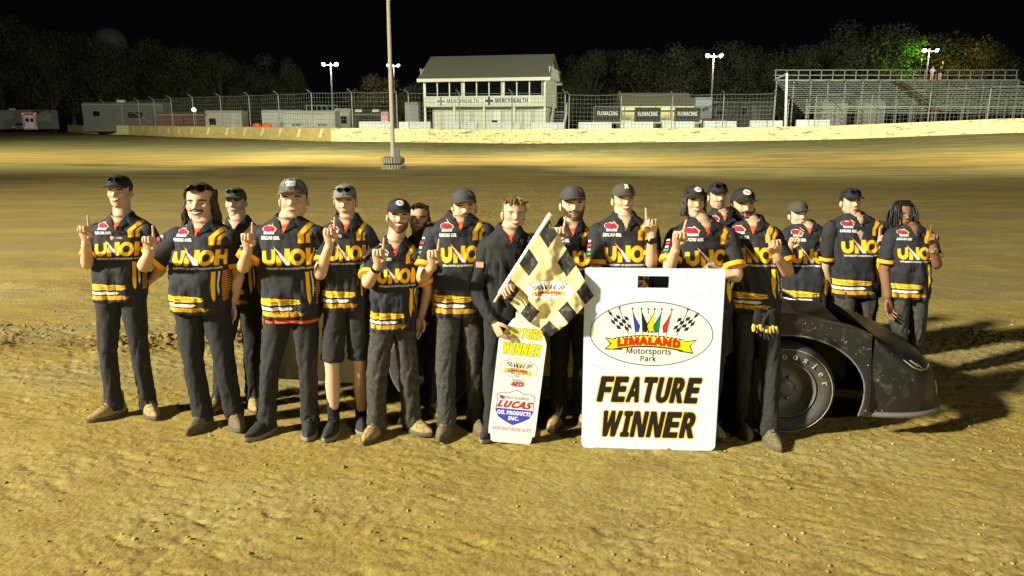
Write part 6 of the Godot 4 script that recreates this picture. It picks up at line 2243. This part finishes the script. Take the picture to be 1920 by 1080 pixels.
	var waist_y := hem_c.y + 0.06
	var leg_r: float = s.get("leg", 1.0)
	for k in 2:
		var sx := -1.0 if k == 0 else 1.0
		var f: Vector3 = feet[k] - root_at
		f.y = gh(feet[k].x, feet[k].z)
		var high: float = s.get("boot_high", 0.15)
		var fy := deg_to_rad(s.get("toes", [-22.0, 24.0])[k])
		var heel := f - Vector3(sin(fy), 0, cos(fy)) * 0.055
		var ankle := heel + Vector3(0, 0.09, 0)
		var hip := Vector3(hem_c.x + X.x * sx * hw0 * 0.44, waist_y, -0.01 + X.z * sx * hw0 * 0.44)
		var knee := hip.lerp(ankle, 0.52) + Vector3(sx * 0.012, 0, 0.035)
		body.col = skin
		body.tube([hip, hip.lerp(knee, 0.5), knee + Vector3(0, 0.03, 0), knee - Vector3(0, 0.06, 0), knee.lerp(ankle, 0.35), knee.lerp(ankle, 0.75), ankle, ankle - Vector3(0, 0.05, 0)], [0.058, 0.058, 0.053, 0.049, 0.053, 0.038, 0.034, 0.034] if shorts else [0.055, 0.050, 0.042, 0.040, 0.040, 0.034, 0.032, 0.032], 14)
		add_boot(root, f, fy, s.get("boots", "boot_tan"), high, s.get("foot", 1.05) * 0.95)
		var pts := []; var rad := []
		var nn := 30
		var stop := 1.0
		if shorts:
			stop = clampf((hip.y - (P.call(s.hem[0], s.shorts_y, 0) as Vector3).y) / (hip.y - ankle.y), 0.2, 0.9)
		for i in nn:
			var t := i / float(nn - 1) * stop
			var q: Vector3
			if t < 0.5: q = hip.lerp(knee, t / 0.5)
			else: q = knee.lerp(ankle + Vector3(0, -0.035, 0), (t - 0.5) / 0.5)
			pts.append(q)
			var wtop := maxf(hw0 * 0.53, 0.092)
			var r := curve([0.0, 0.18, 0.5, 0.8, 0.93, 1.0], [wtop, wtop * 0.88, 0.067 * leg_r, 0.062 * leg_r, 0.070 * leg_r, 0.068], t)
			if shorts: r = curve([0.0, 0.12, 0.3, 1.0], [wtop, wtop * 0.86, 0.082, 0.084], t)
			rad.append(r)
		trousers.add(cloth_tube(pts, rad, 26, 0.98, sd + k * 5.0, 0.011 if not shorts else 0.008, X))
		if shorts:
			var sk := MB.new()
			sk.tube([ankle + Vector3(0, 0.19, 0), ankle + Vector3(0, 0.185, 0), ankle + Vector3(0, 0.06, 0), ankle - Vector3(0, 0.02, 0)], [0.042, 0.046, 0.042, 0.044], 14, false)
			obj("sock", sk.mesh(M.sock), root)
	obj("trousers" if not shorts else "shorts", trousers.mesh(tm), root)
	var bodym := obj("body", body.mesh(M.skin), root)
	# ---- shirt
	var y0 := hem_c.y; var y1 := sh_c.y
	var lev := []
	var NB := 26
	for i in NB + 1:
		var t := float(i) / NB
		lev.append([lerpf(y0, y1 - 0.075, t), curve([0.0, 0.25, 0.6, 0.85, 1.0], [hw0, lerpf(hw0, cw, 0.25) * s.get("waist", 1.0), cw, cw * 1.02, cw * 1.04], t), (0.118 + 0.02 * sin(t * PI)) * fat])
	for q in [[-0.055, 0.87, 0.128], [-0.034, 0.82, 0.122], [-0.012, 0.73, 0.112], [0.008, 0.62, 0.102], [0.026, 0.50, 0.092], [0.042, 0.40, 0.080], [0.052, 0.32, 0.068]]:
		lev.append([y1 + q[0], minf(hw1, cw * 1.22) * q[1], q[2] * lerpf(1.0, fat, 0.6)])
	var n := 56
	var fr := MB.new()
	var front := MB.new(); var back := MB.new()
	var tot := lev.size()
	var all := MB.new()
	for i in tot:
		var L: Array = lev[i]
		var t: float = clampf((L[0] - y0) / (y1 + 0.052 - y0), 0.0, 1.0)
		var cen := Vector3(lerpf(hem_c.x, sh_c.x, clampf((L[0] - y0) / (y1 - y0), 0, 1)), L[0], lerpf(0.0, -0.01, t))
		if t > 0.9: cen.z -= 0.012
		for j in n:
			var a := TAU * j / n
			var cx := signf(cos(a)) * pow(absf(cos(a)), 0.8); var cz := signf(sin(a)) * pow(absf(sin(a)), 0.8)
			var amp: float = 0.016 * smoothstep(1.0, 0.5, t) + 0.006
			var fo := nz.get_noise_3d(cx * 2.3 + sd, L[0] * 2.6 + cx * 1.7, cz * 1.6) + 0.6 * nr.get_noise_3d(cx * 4.6 - sd, L[0] * 7.0 - cx * 4.0 * signf(cx), cz * 2.0)
			amp *= 0.35 - 2.2 * absf(fo)
			var belly := 0.0
			if s.has("belly") and cz > 0: belly = s.belly * pow(cz, 1.2) * exp(-pow((t - 0.32) / 0.28, 2.0))
			var q: Vector3 = cen + X * cx * (L[1] + amp * 0.7) + Zf * (cz * (L[2] + amp) + belly)
			if i == 0: q.y += 0.012 * nz.get_noise_2d(a * 1.2 + sd, 3.0)
			all.p(q, Vector2(0.475 + 0.545 * cx * L[1] / (cw * 1.06), 1.0 - t))
	var n0 := tot
	# turned-in hem
	for j in n:
		all.p(all.v[j].lerp(Vector3(hem_c.x, all.v[j].y, 0), 0.08) + Vector3(0, -0.003, 0), Vector2(all.uv[j].x, 0.999))
	for j in n:
		all.p(all.v[j].lerp(Vector3(hem_c.x, all.v[j].y, 0), 0.12) + Vector3(0, 0.05, 0), Vector2(all.uv[j].x, 0.999))
	var faces_f := PackedInt32Array(); var faces_b := PackedInt32Array()
	for i in tot - 1:
		for j in n:
			var j2 := (j + 1) % n
			var A2 := [i * n + j, i * n + j2, (i + 1) * n + j2, (i + 1) * n + j]
			var into := faces_f if j < n / 2 else faces_b
			var six := PackedInt32Array([A2[0], A2[1], A2[2], A2[0], A2[2], A2[3]])
			if j < n / 2: faces_f.append_array(six)
			else: faces_b.append_array(six)
	for i in 2:
		for j in n:
			var j2 := (j + 1) % n
			var lo := (n0 + i) * n; var hi := 0 if i == 0 else n0 * n
			faces_b.append_array(PackedInt32Array([lo + j, lo + j2, hi + j2, lo + j, hi + j2, hi + j]))
	all.ix = faces_f.duplicate(); all.ix.append_array(faces_b)
	var nrm := all.normals()
	var sm := ArrayMesh.new()
	front.v = all.v; front.uv = all.uv; front.c = all.c; front.ix = faces_f
	back.v = all.v; back.uv = all.uv; back.c = all.c; back.ix = faces_b
	if suit:
		all.mesh(M.suit, sm, nrm)
	else:
		front.mesh(M.shirt, sm, nrm)
		back.mesh(M.shirt_plain, sm, nrm)
	var shirt := obj("shirt" if not suit else "jacket", sm, root)
	for q in sleeves: obj("sleeve", q.mesh(M.shirt_plain if not suit else M.suit), shirt)
	for q in badges: obj("sleeve_badge", q[0].flat_mesh(M.badge_cols[q[1]]), shirt)
	for q in cuffs: obj("cuff", q.mesh(M.cuff), shirt)
	# ---- collar: two flaps around the neck, open in front in a V over an orange undershirt
	var front_z := func(y: float) -> float:
		for i in range(1, tot):
			if lev[i][0] >= y:
				var f: float = clampf((y - lev[i - 1][0]) / (lev[i][0] - lev[i - 1][0]), 0, 1)
				var tt := clampf((y - y0) / (y1 + 0.052 - y0), 0.0, 1.0)
				return lerpf(lev[i - 1][2], lev[i][2], f) - 0.010 * tt - (0.012 if tt > 0.9 else 0.0)
		return nrad * 1.1
	var co := MB.new(); var pi := MB.new()
	var nb := Vector3(sh_c.x, sh_c.y + 0.046, -0.022)
	var r0 := nrad * 1.10
	var vdeep: float = s.get("vee", 0.085)
	var tip_y := nb.y - vdeep
	for side in 2:
		var sgn := -1.0 if side == 0 else 1.0
		var inn := []; var mid := []; var out := []
		for i in 12:                       # around the neck, back to front quarter
			var a := lerpf(-PI / 2, 0.62, i / 11.0)
			var dv := X * cos(a) * sgn + Zf * sin(a)
			inn.append(nb + dv * (r0 + 0.002) + Vector3(0, 0.034 - 0.012 * i / 11.0, 0))
			mid.append(nb + dv * (r0 + 0.014) + Vector3(0, 0.036 - 0.014 * i / 11.0, 0))
			out.append(nb + dv * (r0 + 0.040) + Vector3(0, -0.014 - 0.010 * i / 11.0, 0))
		var s0: Vector3 = inn[11]; var m0: Vector3 = mid[11]; var o0: Vector3 = out[11]
		for i in range(1, 8):              # down along the V
			var f := i / 7.0
			var vy := lerpf(s0.y, tip_y + 0.006, f)
			var vx := lerpf((s0 - nb).dot(X) * sgn, 0.004, pow(f, 0.85))
			var zz: float = lerpf((s0 - nb).dot(Zf) - 0.022, front_z.call(vy) + 0.012, smoothstep(0.0, 0.5, f))
			var q := Vector3(nb.x, vy, 0) + X * vx * sgn + Zf * zz
			inn.append(q)
			mid.append(q + X * sgn * 0.006 + Zf * 0.007)
			var oy := lerpf(o0.y, tip_y + 0.012, f)
			var ox := lerpf((o0 - nb).dot(X) * sgn, 0.040 * (1.0 - f * f) + 0.012, f)
			out.append(Vector3(nb.x, oy, 0) + X * ox * sgn + Zf * (lerpf((o0 - nb).dot(Zf) - 0.022, front_z.call(oy) + 0.010, smoothstep(0.0, 0.45, f))))
		var b0 := co.v.size()
		for i in inn.size():
			co.p(inn[i]); co.p(mid[i]); co.p(out[i])
		for i in inn.size() - 1:
			for w in 2:
				var x := b0 + i * 3 + w
				if side == 0: co.quad(x, x + 1, x + 4, x + 3)
				else: co.quad(x, x + 3, x + 4, x + 1)
		if side == 0 and not suit:
			var pp := []; var pr := []
			for i in range(8, out.size() - 2):
				pp.append(out[i] + Vector3(0, 0.002, 0.003)); pr.append(0.0034)
			pi.tube(pp, pr, 5)
	obj("collar", co.mesh(M.collar if not suit else M.suit), shirt)
	if suit:
		# sleeve patch, chest pocket flap and front fastening of the jacket
		var sp0: Vector3 = (sh_l - X * -1.0 * 0.078 + Vector3(0, -0.064, 0)).lerp(P.call(s.arms[0].e[0], s.arms[0].e[1], s.arms[0].e[2]), 0.42)
		var pt := MB.new()
		pt.box(Vector3(-0.026, -0.018, 0.072), Vector3(0.026, 0.018, 0.082), Transform3D(Basis(Vector3.UP, -0.25), sp0))
		obj("sleeve_patch", pt.flat_mesh(mat(srgb(226, 150, 128), 0.8)), shirt)
		var fl := MB.new()
		for i in 9:
			var yy := lerpf(tip_y, y0 + 0.05, i / 8.0)
			fl.p(Vector3(lerpf(sh_c.x, hem_c.x, i / 8.0), yy, 0) - X * 0.006 + Zf * (front_z.call(yy) + 0.014)); fl.p(Vector3(lerpf(sh_c.x, hem_c.x, i / 8.0), yy, 0) + X * 0.020 + Zf * (front_z.call(yy) + 0.012))
		for i in 8: fl.quad(i * 2 + 2, i * 2 + 3, i * 2 + 1, i * 2)
		obj("front_fly", fl.mesh(M.collar), shirt)
	if pi.v.size(): obj("collar_piping", pi.mesh(M.piping), shirt)
	# what the V shows: skin above, undershirt below
	var sv := MB.new(); var un := MB.new()
	sv.col = skin
	for g in 2:
		var bm := sv if g == 0 else un
		var fa := 0.0 if g == 0 else s.get("under_from", 0.42) as float
		var fb := 1.0
		var lift := 0.004 if g == 0 else 0.008
		for i in 7:
			var f := lerpf(fa, fb, i / 6.0)
			var y := lerpf(nb.y + 0.012, tip_y, f)
			var wd := lerpf(0.052, 0.004, f)
			for j in 7:
				var u := j / 3.0 - 1.0
				var yy: float = y - 0.012 * (1.0 - u * u) * (1.0 - f) * float(g)
				bm.p(Vector3(nb.x, yy, 0) + X * u * wd + Zf * (maxf(front_z.call(yy), (nb.z + r0 + 0.004) * (1.0 - f)) + lift - 0.012 * u * u * (1.0 - f)))
		for i in 6:
			for j in 6:
				var a := i * 7 + j
				bm.quad(a + 7, a + 8, a + 1, a)
	obj("open_neck", sv.mesh(M.skin), bodym)
	if s.get("under", true): obj("undershirt", un.mesh(M.orange), root)
	if s.get("under_hem", false):
		var uh := MB.new()
		var uhr := []
		for q in [0.0, -0.02]:
			var ring := PackedVector3Array()
			for j in n: ring.append(all.v[j].lerp(Vector3(hem_c.x, all.v[j].y, 0), 0.05) + Vector3(0, q - 0.002, 0))
			ring.reverse()
			uhr.append(ring)
		uh.rings(uhr)
		obj("undershirt_hem", uh.mesh(M.orange), root)
	# ---- hair, beard, cap
	var hs: String = s.get("hair_style", "short")
	var hb2 := MB.new()
	var line := 0.74 if s.has("cap") else 0.80
	hb2 = scalp(hd, func(q: Vector3) -> bool: return (q.y > 0.44 and q.z < -0.02 and not (absf(q.x) > 0.22 and q.y < 0.5 and q.z > -0.12)) or (q.y > 0.80 - 0.04 * absf(q.x) and q.z < 0.33) or (absf(q.x) > 0.25 and q.y > 0.50 and q.z < 0.08), 
		func(q: Vector3) -> float: return s.get("hair_lift", 0.022) * (0.7 + nr.get_noise_3dv(q * 9.0) * 0.8) if q.y > 0.46 else 0.006, hairc)
	match hs:
		"long":
			for i in 190:
				var a := rng.randf_range(0.95, TAU - 0.95)
				var y := rng.randf_range(0.52, 0.85)
				var r := 0.325 + rng.randf() * 0.05
				var ph := rng.randf() * 6.0
				var path := []
				for k in 9:
					var t := k / 8.0
					var wob := sin(t * 9.0 + ph) * 0.025
					path.append(Vector3(sin(a) * (r + 0.04 * t + wob), lerpf(y, s.get("hair_end", -0.12) + rng.randf() * 0.08 * t, t), -0.02 + cos(a) * (r + 0.03) + wob))
				strand(hb2, hd, path, 0.0058, hairc * rng.randf_range(0.5, 1.8))
		"dreads":
			for i in 64:
				var a := rng.randf_range(0.62, TAU - 0.62)
				var y := rng.randf_range(0.62, 0.98)
				var ph := rng.randf() * 6.0
				var rr0 := 0.37 * sqrt(maxf(0.05, 1.0 - pow((y - 0.62) / 0.42, 2.0)))
				var path := []
				for k in 8:
					var t := k / 7.0
					var rad2 := lerpf(rr0, 0.46 + 0.05 * sin(ph), smoothstep(0.0, 0.5, t)) + 0.02 * sin(t * 8 + ph)
					path.append(Vector3(sin(a) * rad2, lerpf(y + 0.03, 0.10 + 0.1 * sin(ph * 1.7), t * t * 0.5 + t * 0.5), -0.03 + cos(a) * rad2 * 1.05))
				strand(hb2, hd, path, 0.0105, hairc * rng.randf_range(0.7, 1.4))
			for i in 40:
				var a := TAU * i / 40.0
				hb2.col = hairc
				strand(hb2, hd, [Vector3(0, 0.985, -0.03), Vector3(sin(a) * 0.2, 0.99, -0.03 + cos(a) * 0.22), Vector3(sin(a) * 0.34, 0.84, -0.02 + cos(a) * 0.40)], 0.010, hairc * rng.randf_range(0.7, 1.4))
		"quiff":
			for i in 420:
				var u := rng.randf_range(-1, 1)
				var v2 := rng.randf_range(-0.35, 0.34)
				var st := Vector3(u * 0.27, 0.93 - 0.25 * u * u * 0.4 - maxf(v2, 0) * 0.16, v2)
				var fl := rng.randf_range(-0.12, 0.10)
				strand(hb2, hd, [st, st + Vector3(fl * 0.4, 0.07, 0.05), st + Vector3(fl, 0.07 - 0.03 * rng.randf(), 0.11), st + Vector3(fl * 1.3, 0.02 - 0.09 * rng.randf(), 0.15)], 0.0042, hairc * rng.randf_range(0.5, 1.9))
		"crop":
			for i in 300:
				var u := rng.randf_range(-1, 1)
				var v2 := rng.randf_range(-0.35, 0.28)
				var st := Vector3(u * 0.28, 0.95 - 0.10 * u * u - maxf(v2, 0) * 0.2, v2)
				strand(hb2, hd, [st, st + Vector3(u * 0.03, 0.035, 0.05), st + Vector3(u * 0.05, 0.01, 0.10)], 0.005, hairc * rng.randf_range(0.7, 1.4))
	obj("hair", hb2.mesh(M.hair), root)
	if s.has("beard"):
		var kind: String = s.beard
		var bd := scalp(hd, func(q: Vector3) -> bool:
			var mouth := absf(q.x) < 0.10 and q.y > 0.195 and q.y < 0.27
			var mous := absf(q.x) < 0.15 and q.y > 0.265 and q.y < 0.335 and q.z > 0.25
			var full := q.y < 0.30 + maxf(0.0, absf(q.x) - 0.16) * 1.2 and q.z > -0.02 and not mouth and q.y > -0.06
			if kind == "moustache": return mous
			if kind == "goatee": return mous or (absf(q.x) < 0.13 and q.y < 0.30 and q.z > 0.17 and not mouth)
			return (full and not (absf(q.x) < 0.10 and q.y > 0.33)) or mous,
			func(q: Vector3) -> float: return s.get("beard_lift", 0.028) * (0.7 + 0.9 * nr.get_noise_3dv(q * 14.0)), s.get("beard_col", hairc))
		obj("beard" if kind != "moustache" else "moustache", bd.mesh(M.hair), root)
	if s.has("cap"): add_cap(root, hd, s)
	if s.get("shades", "") == "head":
		add_shades(root, hd, func(az: float, h: float) -> Vector3: return Vector3(sin(az) * 0.385, 0.90 + h * 0.55 - 0.10 * absf(sin(az)), cos(az) * (0.40 - h * 0.5) - 0.02), "lens")
	if s.get("glasses", false):
		var gf := MB.new()
		for sx in [-1.0, 1.0]:
			var pts := []; var rr := []
			for j in 15:
				var a := TAU * j / 14
				pts.append(hd.at(Vector3(sx * 0.145 + cos(a) * 0.095, 0.49 + sin(a) * 0.07, 0.385 - 0.05 * absf(cos(a) * 0.5 + 0.5 * sx)))); rr.append(0.0018)
			gf.tube(pts, rr, 5, false)
			gf.tube([hd.at(Vector3(sx * 0.24, 0.51, 0.35)), hd.at(Vector3(sx * 0.34, 0.50, 0.0))], [0.0018, 0.0018], 5)
		gf.tube([hd.at(Vector3(-0.05, 0.50, 0.41)), hd.at(Vector3(0.05, 0.50, 0.41))], [0.0018, 0.0018], 5)
		obj("glasses", gf.mesh(M.wire), root)
	return root
func people() -> void:
	cloth_materials()
	M.wire = mat(srgb(180, 176, 168), 0.3, 0.8)
	M.silver = mat(srgb(190, 190, 190), 0.3, 0.8)
	M.steel_band = M.silver
	var brown := Color(0.035, 0.020, 0.010)
	var blk := Color(0.012, 0.010, 0.008)
	var fair := Color(0.64, 0.43, 0.27)
	var ruddy := Color(0.58, 0.36, 0.21)
	var badge := [0.0, 0.42, 0.42, 0.24, "badge_oval"]
	var list := [
		{"label": "man in black cap with sunglasses, tan boots, at the row's end away from the car",
			"head": [212, 327, 388], "sh": [160, 296, 417], "hem": [178, 274, 563], "feet": [[203, 784], [284, 778]], "smile": 1.0, "cap": "black", "shades": "cap", "hair": brown, "turn": 4.0, "face": 4.0, "fat": 0.92,
			"arms": [{"e": [164, 497, 0.10], "w": [161, 452, 0.24], "pose": "point"}, {"e": [302, 505, -0.08], "w": [272, 532, -0.15], "pose": "relax"}], "trousers": "trousers_grey", "toes": [-38, 40], "foot": 1.1},
		{"label": "heavyset man with long wavy hair, moustache and sunglasses pushed up on his bare head",
			"head": [367, 340, 416], "sh": [316, 447, 428], "hem": [322, 434, 583], "feet": [[375, 803], [444, 800]], "smile": 1.0, "hair": Color(0.06, 0.035, 0.016), "hair_style": "long", "shades": "head", "beard": "moustache", "beard_col": brown, "jaw": 1.14, "wide": 1.04, "turn": -2.0, "face": 3.0, "fat": 1.16, "belly": 0.05, "neck": 1.2, "arm": 1.12, "leg": 1.14,
			"arms": [{"e": [270, 500, 0.08], "w": [281, 473, 0.30], "pose": "point"}, {"e": [446, 512, -0.04], "w": [436, 570, -0.10], "pose": "relax"}], "trousers": "trousers_dark", "toes": [-14, 30], "boots": "boot_grey", "foot": 1.12},
		{"label": "man in olive cap with sunglasses, standing behind the heavyset long-haired man, hands behind back",
			"head": [433, 350, 405], "sh": [398, 494, 424], "hem": [412, 493, 571], "feet": [[405, 772], [478, 765]], "smile": 0.0, "cap": "olive", "shades": "cap", "hair": brown, "face": 2.0,
			"arms": [{"e": [408, 505, -0.08], "w": [426, 545, -0.16], "pose": "relax"}, {"e": [496, 505, -0.06], "w": [480, 548, -0.16], "pose": "relax"}], "trousers": "trousers_dark", "under": false},
		{"label": "broad man in mottled grey lettered cap, orange undershirt showing below his shirt hem",
			"head": [545, 333, 410], "sh": [466, 612, 421], "hem": [494, 603, 594], "feet": [[490, 816], [581, 815]], "smile": 0.0, "cap": "camo", "cap_logo": [0.0, 0.36, 0.5, 0.2, "badge_word"], "hair": brown, "jaw": 1.08, "turn": 3.0, "face": 8.0, "fat": 1.06, "neck": 1.12,
			"arms": [{"e": [456, 503, 0.12], "w": [465, 468, 0.28], "pose": "point"}, {"e": [614, 505, -0.06], "w": [600, 560, -0.14], "pose": "relax"}], "trousers": "trousers_grey", "boots": "boot_black", "toes": [-30, 8], "under_hem": true, "foot": 1.1, "boot_high": 0.11},
		{"label": "slim man in grey cap with sunglasses, black shorts and crew socks, finger by chin",
			"head": [643, 345, 408], "sh": [592, 708, 421], "hem": [606, 692, 578], "feet": [[622, 818], [679, 806]], "smile": 0.0, "cap": "grey", "shades": "cap", "hair": brown, "turn": 8.0, "face": 6.0, "nod": -2.0, "fat": 0.9,
			"arms": [{"e": [599, 518, 0.12], "w": [618, 458, 0.22], "pose": "point", "sleeve": 0.7}, {"e": [714, 500, -0.08], "w": [692, 560, -0.16], "pose": "relax"}], "shorts": true, "shorts_y": 668, "trousers": "trousers_grey", "boots": "boot_black", "boot_high": 0.08, "toes": [-8, 14], "foot": 1.0},
		{"label": "smiling man in black oval-badge cap, dark bracelet, finger at chest, beside the man in shorts",
			"head": [745, 372, 436], "sh": [680, 801, 464], "hem": [694, 780, 616], "feet": [[700, 822], [783, 812]], "smile": 1.0, "cap": "black", "cap_logo": badge, "hair": blk, "turn": 10.0, "face": 12.0, "tilt": -4.0, "beard": "full", "beard_lift": 0.006, "beard_col": Color(0.16, 0.09, 0.05),
			"arms": [{"e": [689, 532, 0.13], "w": [709, 497, 0.27], "pose": "point", "band": "band"}, {"e": [804, 540, -0.06], "w": [790, 592, -0.14], "pose": "relax"}], "trousers": "trousers_dusty", "toes": [-18, 52], "foot": 1.1, "leg": 1.1},
		{"label": "bareheaded man with short dark hair looking out between two crewmen in caps",
			"head": [784, 378, 437], "z": -5.42, "sh": [738, 836, 462], "hem": [748, 826, 610], "feet": [[765, 0], [812, 0]], "smile": 0.0, "hair": brown, "hair_style": "crop", "skin": Color(0.55, 0.33, 0.2), "face": 4.0, "jaw": 1.06,
			"arms": [null, {"e": [834, 505, -0.12], "w": [828, 447, -0.03], "pose": "hook", "up": Vector3(-0.1, 0.5, 1.0), "palm": Vector3(0, -1, 0.4)}], "trousers": "trousers_dark", "under": false},
		{"label": "broad smiling man in charcoal cap with brown patch, beside the blond jacketed man",
			"head": [873, 353, 421], "sh": [794, 930, 416], "hem": [814, 912, 588], "feet": [[834, 818], [896, 806]], "smile": 1.0, "cap": "charcoal", "cap_logo": [0.55, 0.34, 0.2, 0.16, "badge_patch"], "hair": brown, "turn": 6.0, "face": 8.0, "tilt": 3.0, "fat": 1.06, "jaw": 1.08, "beard": "moustache", "beard_lift": 0.01, "neck": 1.1,
			"arms": [{"e": [791, 523, 0.12], "w": [811, 499, 0.28], "pose": "point"}, {"e": [930, 505, -0.06], "w": [918, 560, -0.14], "pose": "relax"}], "trousers": "trousers_dusty", "boots": "boot_grey", "toes": [-12, 20], "leg": 1.08},
		{"label": "blond bareheaded man in black long-sleeved jacket holding the checkered flag and bottle placard",
			"head": [965, 366, 432], "z": -5.06, "sh": [893, 1015, 440], "hem": [906, 990, 600], "feet": [[918, 0], [972, 0]], "smile": 1.0, "hair": Color(0.22, 0.145, 0.055), "hair_style": "quiff", "skin": Color(0.62, 0.40, 0.25), "turn": 8.0, "face": 10.0, "tilt": -3.0, "suit": true,
			"arms": [{"e": [894, 542, 0.02], "w": [925, 603, 0.14], "pose": "grip", "up": Vector3(0.45, -0.8, 0.25), "palm": Vector3(0.6, 0.3, -0.6)}, {"e": [1012, 530, 0.04], "w": [966, 545, 0.16], "pose": "grip", "up": Vector3(-0.4, 0.3, 0.6)}], "trousers": "trousers_dark", "boots": "boot_black", "leg": 1.05},
		{"label": "bearded man in charcoal cap, finger raised beside the checkered flag, behind flag and board",
			"head": [1077, 347, 416], "z": -5.25, "sh": [1020, 1122, 428], "hem": [1032, 1112, 590], "feet": [[1042, 0], [1095, 0]], "smile": 0.0, "cap": "charcoal", "cap_logo": [0.55, 0.34, 0.2, 0.16, "badge_patch"], "hair": Color(0.05, 0.03, 0.014), "beard": "full", "beard_lift": 0.035, "beard_col": Color(0.10, 0.06, 0.028), "face": 3.0, "skin": fair,
			"arms": [{"e": [1040, 497, 0.06], "w": [1046, 455, 0.17], "pose": "point"}, {"e": [1128, 500, -0.06], "w": [1116, 552, -0.12], "pose": "relax"}], "trousers": "trousers_dark", "boots": "boot_tan"},
		{"label": "smiling man in olive cap with white letter N, black wristwatch, behind the white board",
			"head": [1175, 342, 403], "z": -5.12, "sh": [1100, 1240, 417], "hem": [1116, 1218, 585], "feet": [[1145, 0], [1200, 0]], "smile": 1.0, "cap": "olive", "cap_logo": [0.0, 0.46, 0.24, 0.2, "badge_n"], "hair": Color(0.07, 0.04, 0.02), "turn": -2.0, "face": 8.0, "skin": fair,
			"arms": [{"e": [1118, 515, 0.06], "w": [1180, 535, 0.17], "pose": "hook", "up": Vector3(1.0, 0.1, 0.5), "palm": Vector3(0.2, -0.3, 1.0)}, {"e": [1222, 497, 0.10], "w": [1222, 441, 0.20], "pose": "point", "band": "watch"}], "trousers": "trousers_dark", "under": false},
		{"label": "smiling long-haired man in black oval-badge cap with one hand on the white board",
			"head": [1308, 347, 406], "z": -5.0, "sh": [1246, 1386, 426], "hem": [1262, 1376, 590], "feet": [[1290, 0], [1345, 0]], "smile": 1.0, "cap": "black", "cap_logo": badge, "hair": Color(0.03, 0.02, 0.012), "hair_style": "long", "hair_end": 0.02, "turn": 6.0, "face": 6.0, "tilt": -3.0,
			"arms": [{"e": [1254, 507, 0.10], "w": [1268, 464, 0.21], "pose": "point"}, {"e": [1382, 520, 0.13], "w": [1350, 507, 0.12], "pose": "hook", "up": Vector3(-1.0, 0.22, 0.18), "palm": Vector3(0, -0.55, 0.85)}], "trousers": "trousers_dark"},
		{"label": "goateed man in black cap with sunglasses, looking over between two oval-badge caps",
			"head": [1352, 341, 392], "z": -6.98, "sh": [1306, 1400, 404], "hem": [1318, 1390, 535], "feet": [[1335, 0], [1375, 0]], "smile": 0.0, "cap": "black", "shades": "cap", "hair": Color(0.07, 0.04, 0.02), "beard": "goatee", "beard_col": Color(0.20, 0.12, 0.05), "face": 4.0,
			"arms": [null, null], "trousers": "trousers_dark"},
		{"label": "bearded man in black oval-badge cap standing in front of the car's front wheel",
			"head": [1402, 352, 415], "sh": [1348, 1470, 424], "hem": [1368, 1464, 580], "z": -5.10, "own_feet": true, "feet": [[1398, 815], [1447, 834]], "smile": 0.0, "cap": "black", "cap_logo": badge, "hair": blk, "beard": "full", "beard_lift": 0.045, "turn": -12.0, "face": 2.0, "skin": ruddy,
			"arms": [{"e": [1350, 515, -0.04], "w": [1362, 570, -0.10], "pose": "relax"}, {"e": [1478, 512, 0.10], "w": [1456, 480, 0.25], "pose": "point", "up": Vector3(-0.22, 1.0, 0.1)}], "trousers": "trousers_grey", "toes": [-10, 6], "boots": "boot_grey"},
		{"label": "man in plain olive cap, finger raised against his cheek, behind the car's bonnet",
			"head": [1507, 376, 426], "z": -6.92, "sh": [1460, 1564, 428], "hem": [1468, 1554, 577], "feet": [[1490, 0], [1535, 0]], "smile": 0.0, "cap": "olive", "cap_logo": [0.6, 0.34, 0.16, 0.14, "badge_patch"], "hair": Color(0.06, 0.03, 0.015), "turn": -6.0, "face": 4.0, "tilt": 4.0, "skin": fair,
			"arms": [{"e": [1474, 500, 0.10], "w": [1481, 468, 0.22], "pose": "point", "up": Vector3(0.3, 1.0, 0.0)}, {"e": [1566, 508, -0.02], "w": [1556, 556, -0.12], "pose": "relax"}], "trousers": "trousers_dark"},
		{"label": "man in black cap with blue mirrored sunglasses, finger raised, behind the car's nose",
			"head": [1605, 352, 403], "z": -6.75, "sh": [1543, 1668, 413], "hem": [1560, 1650, 554], "feet": [[1585, 0], [1628, 0]], "smile": 0.0, "cap": "black", "shades": "cap", "shade_mat": "lens_blue", "hair": brown, "turn": -4.0, "face": 3.0, "fat": 1.05, "jaw": 1.08,
			"arms": [{"e": [1548, 505, -0.06], "w": [1562, 555, -0.14], "pose": "relax"}, {"e": [1674, 493, 0.08], "w": [1654, 464, 0.22], "pose": "point"}], "trousers": "trousers_dusty", "under": false},
		{"label": "man with long dreadlocks and glasses, silver wristwatch, standing ahead of the car's nose",
			"head": [1703, 374, 427], "z": -6.3, "sh": [1654, 1758, 431], "hem": [1663, 1742, 559], "feet": [[1680, 0], [1722, 0]], "smile": 0.0, "hair": Color(0.010, 0.008, 0.007), "hair_style": "dreads", "glasses": true, "skin": Color(0.25, 0.13, 0.07), "turn": -4.0, "face": 0.0, "fat": 0.95,
			"arms": [{"e": [1658, 508, 0.0], "w": [1665, 560, 0.04], "pose": "relax"}, {"e": [1757, 498, 0.08], "w": [1749, 463, 0.17], "pose": "point", "band": "watch", "band_mat": "silver"}], "trousers": "trousers_dusty", "under": false},
	]
	for s in list:
		person(s)
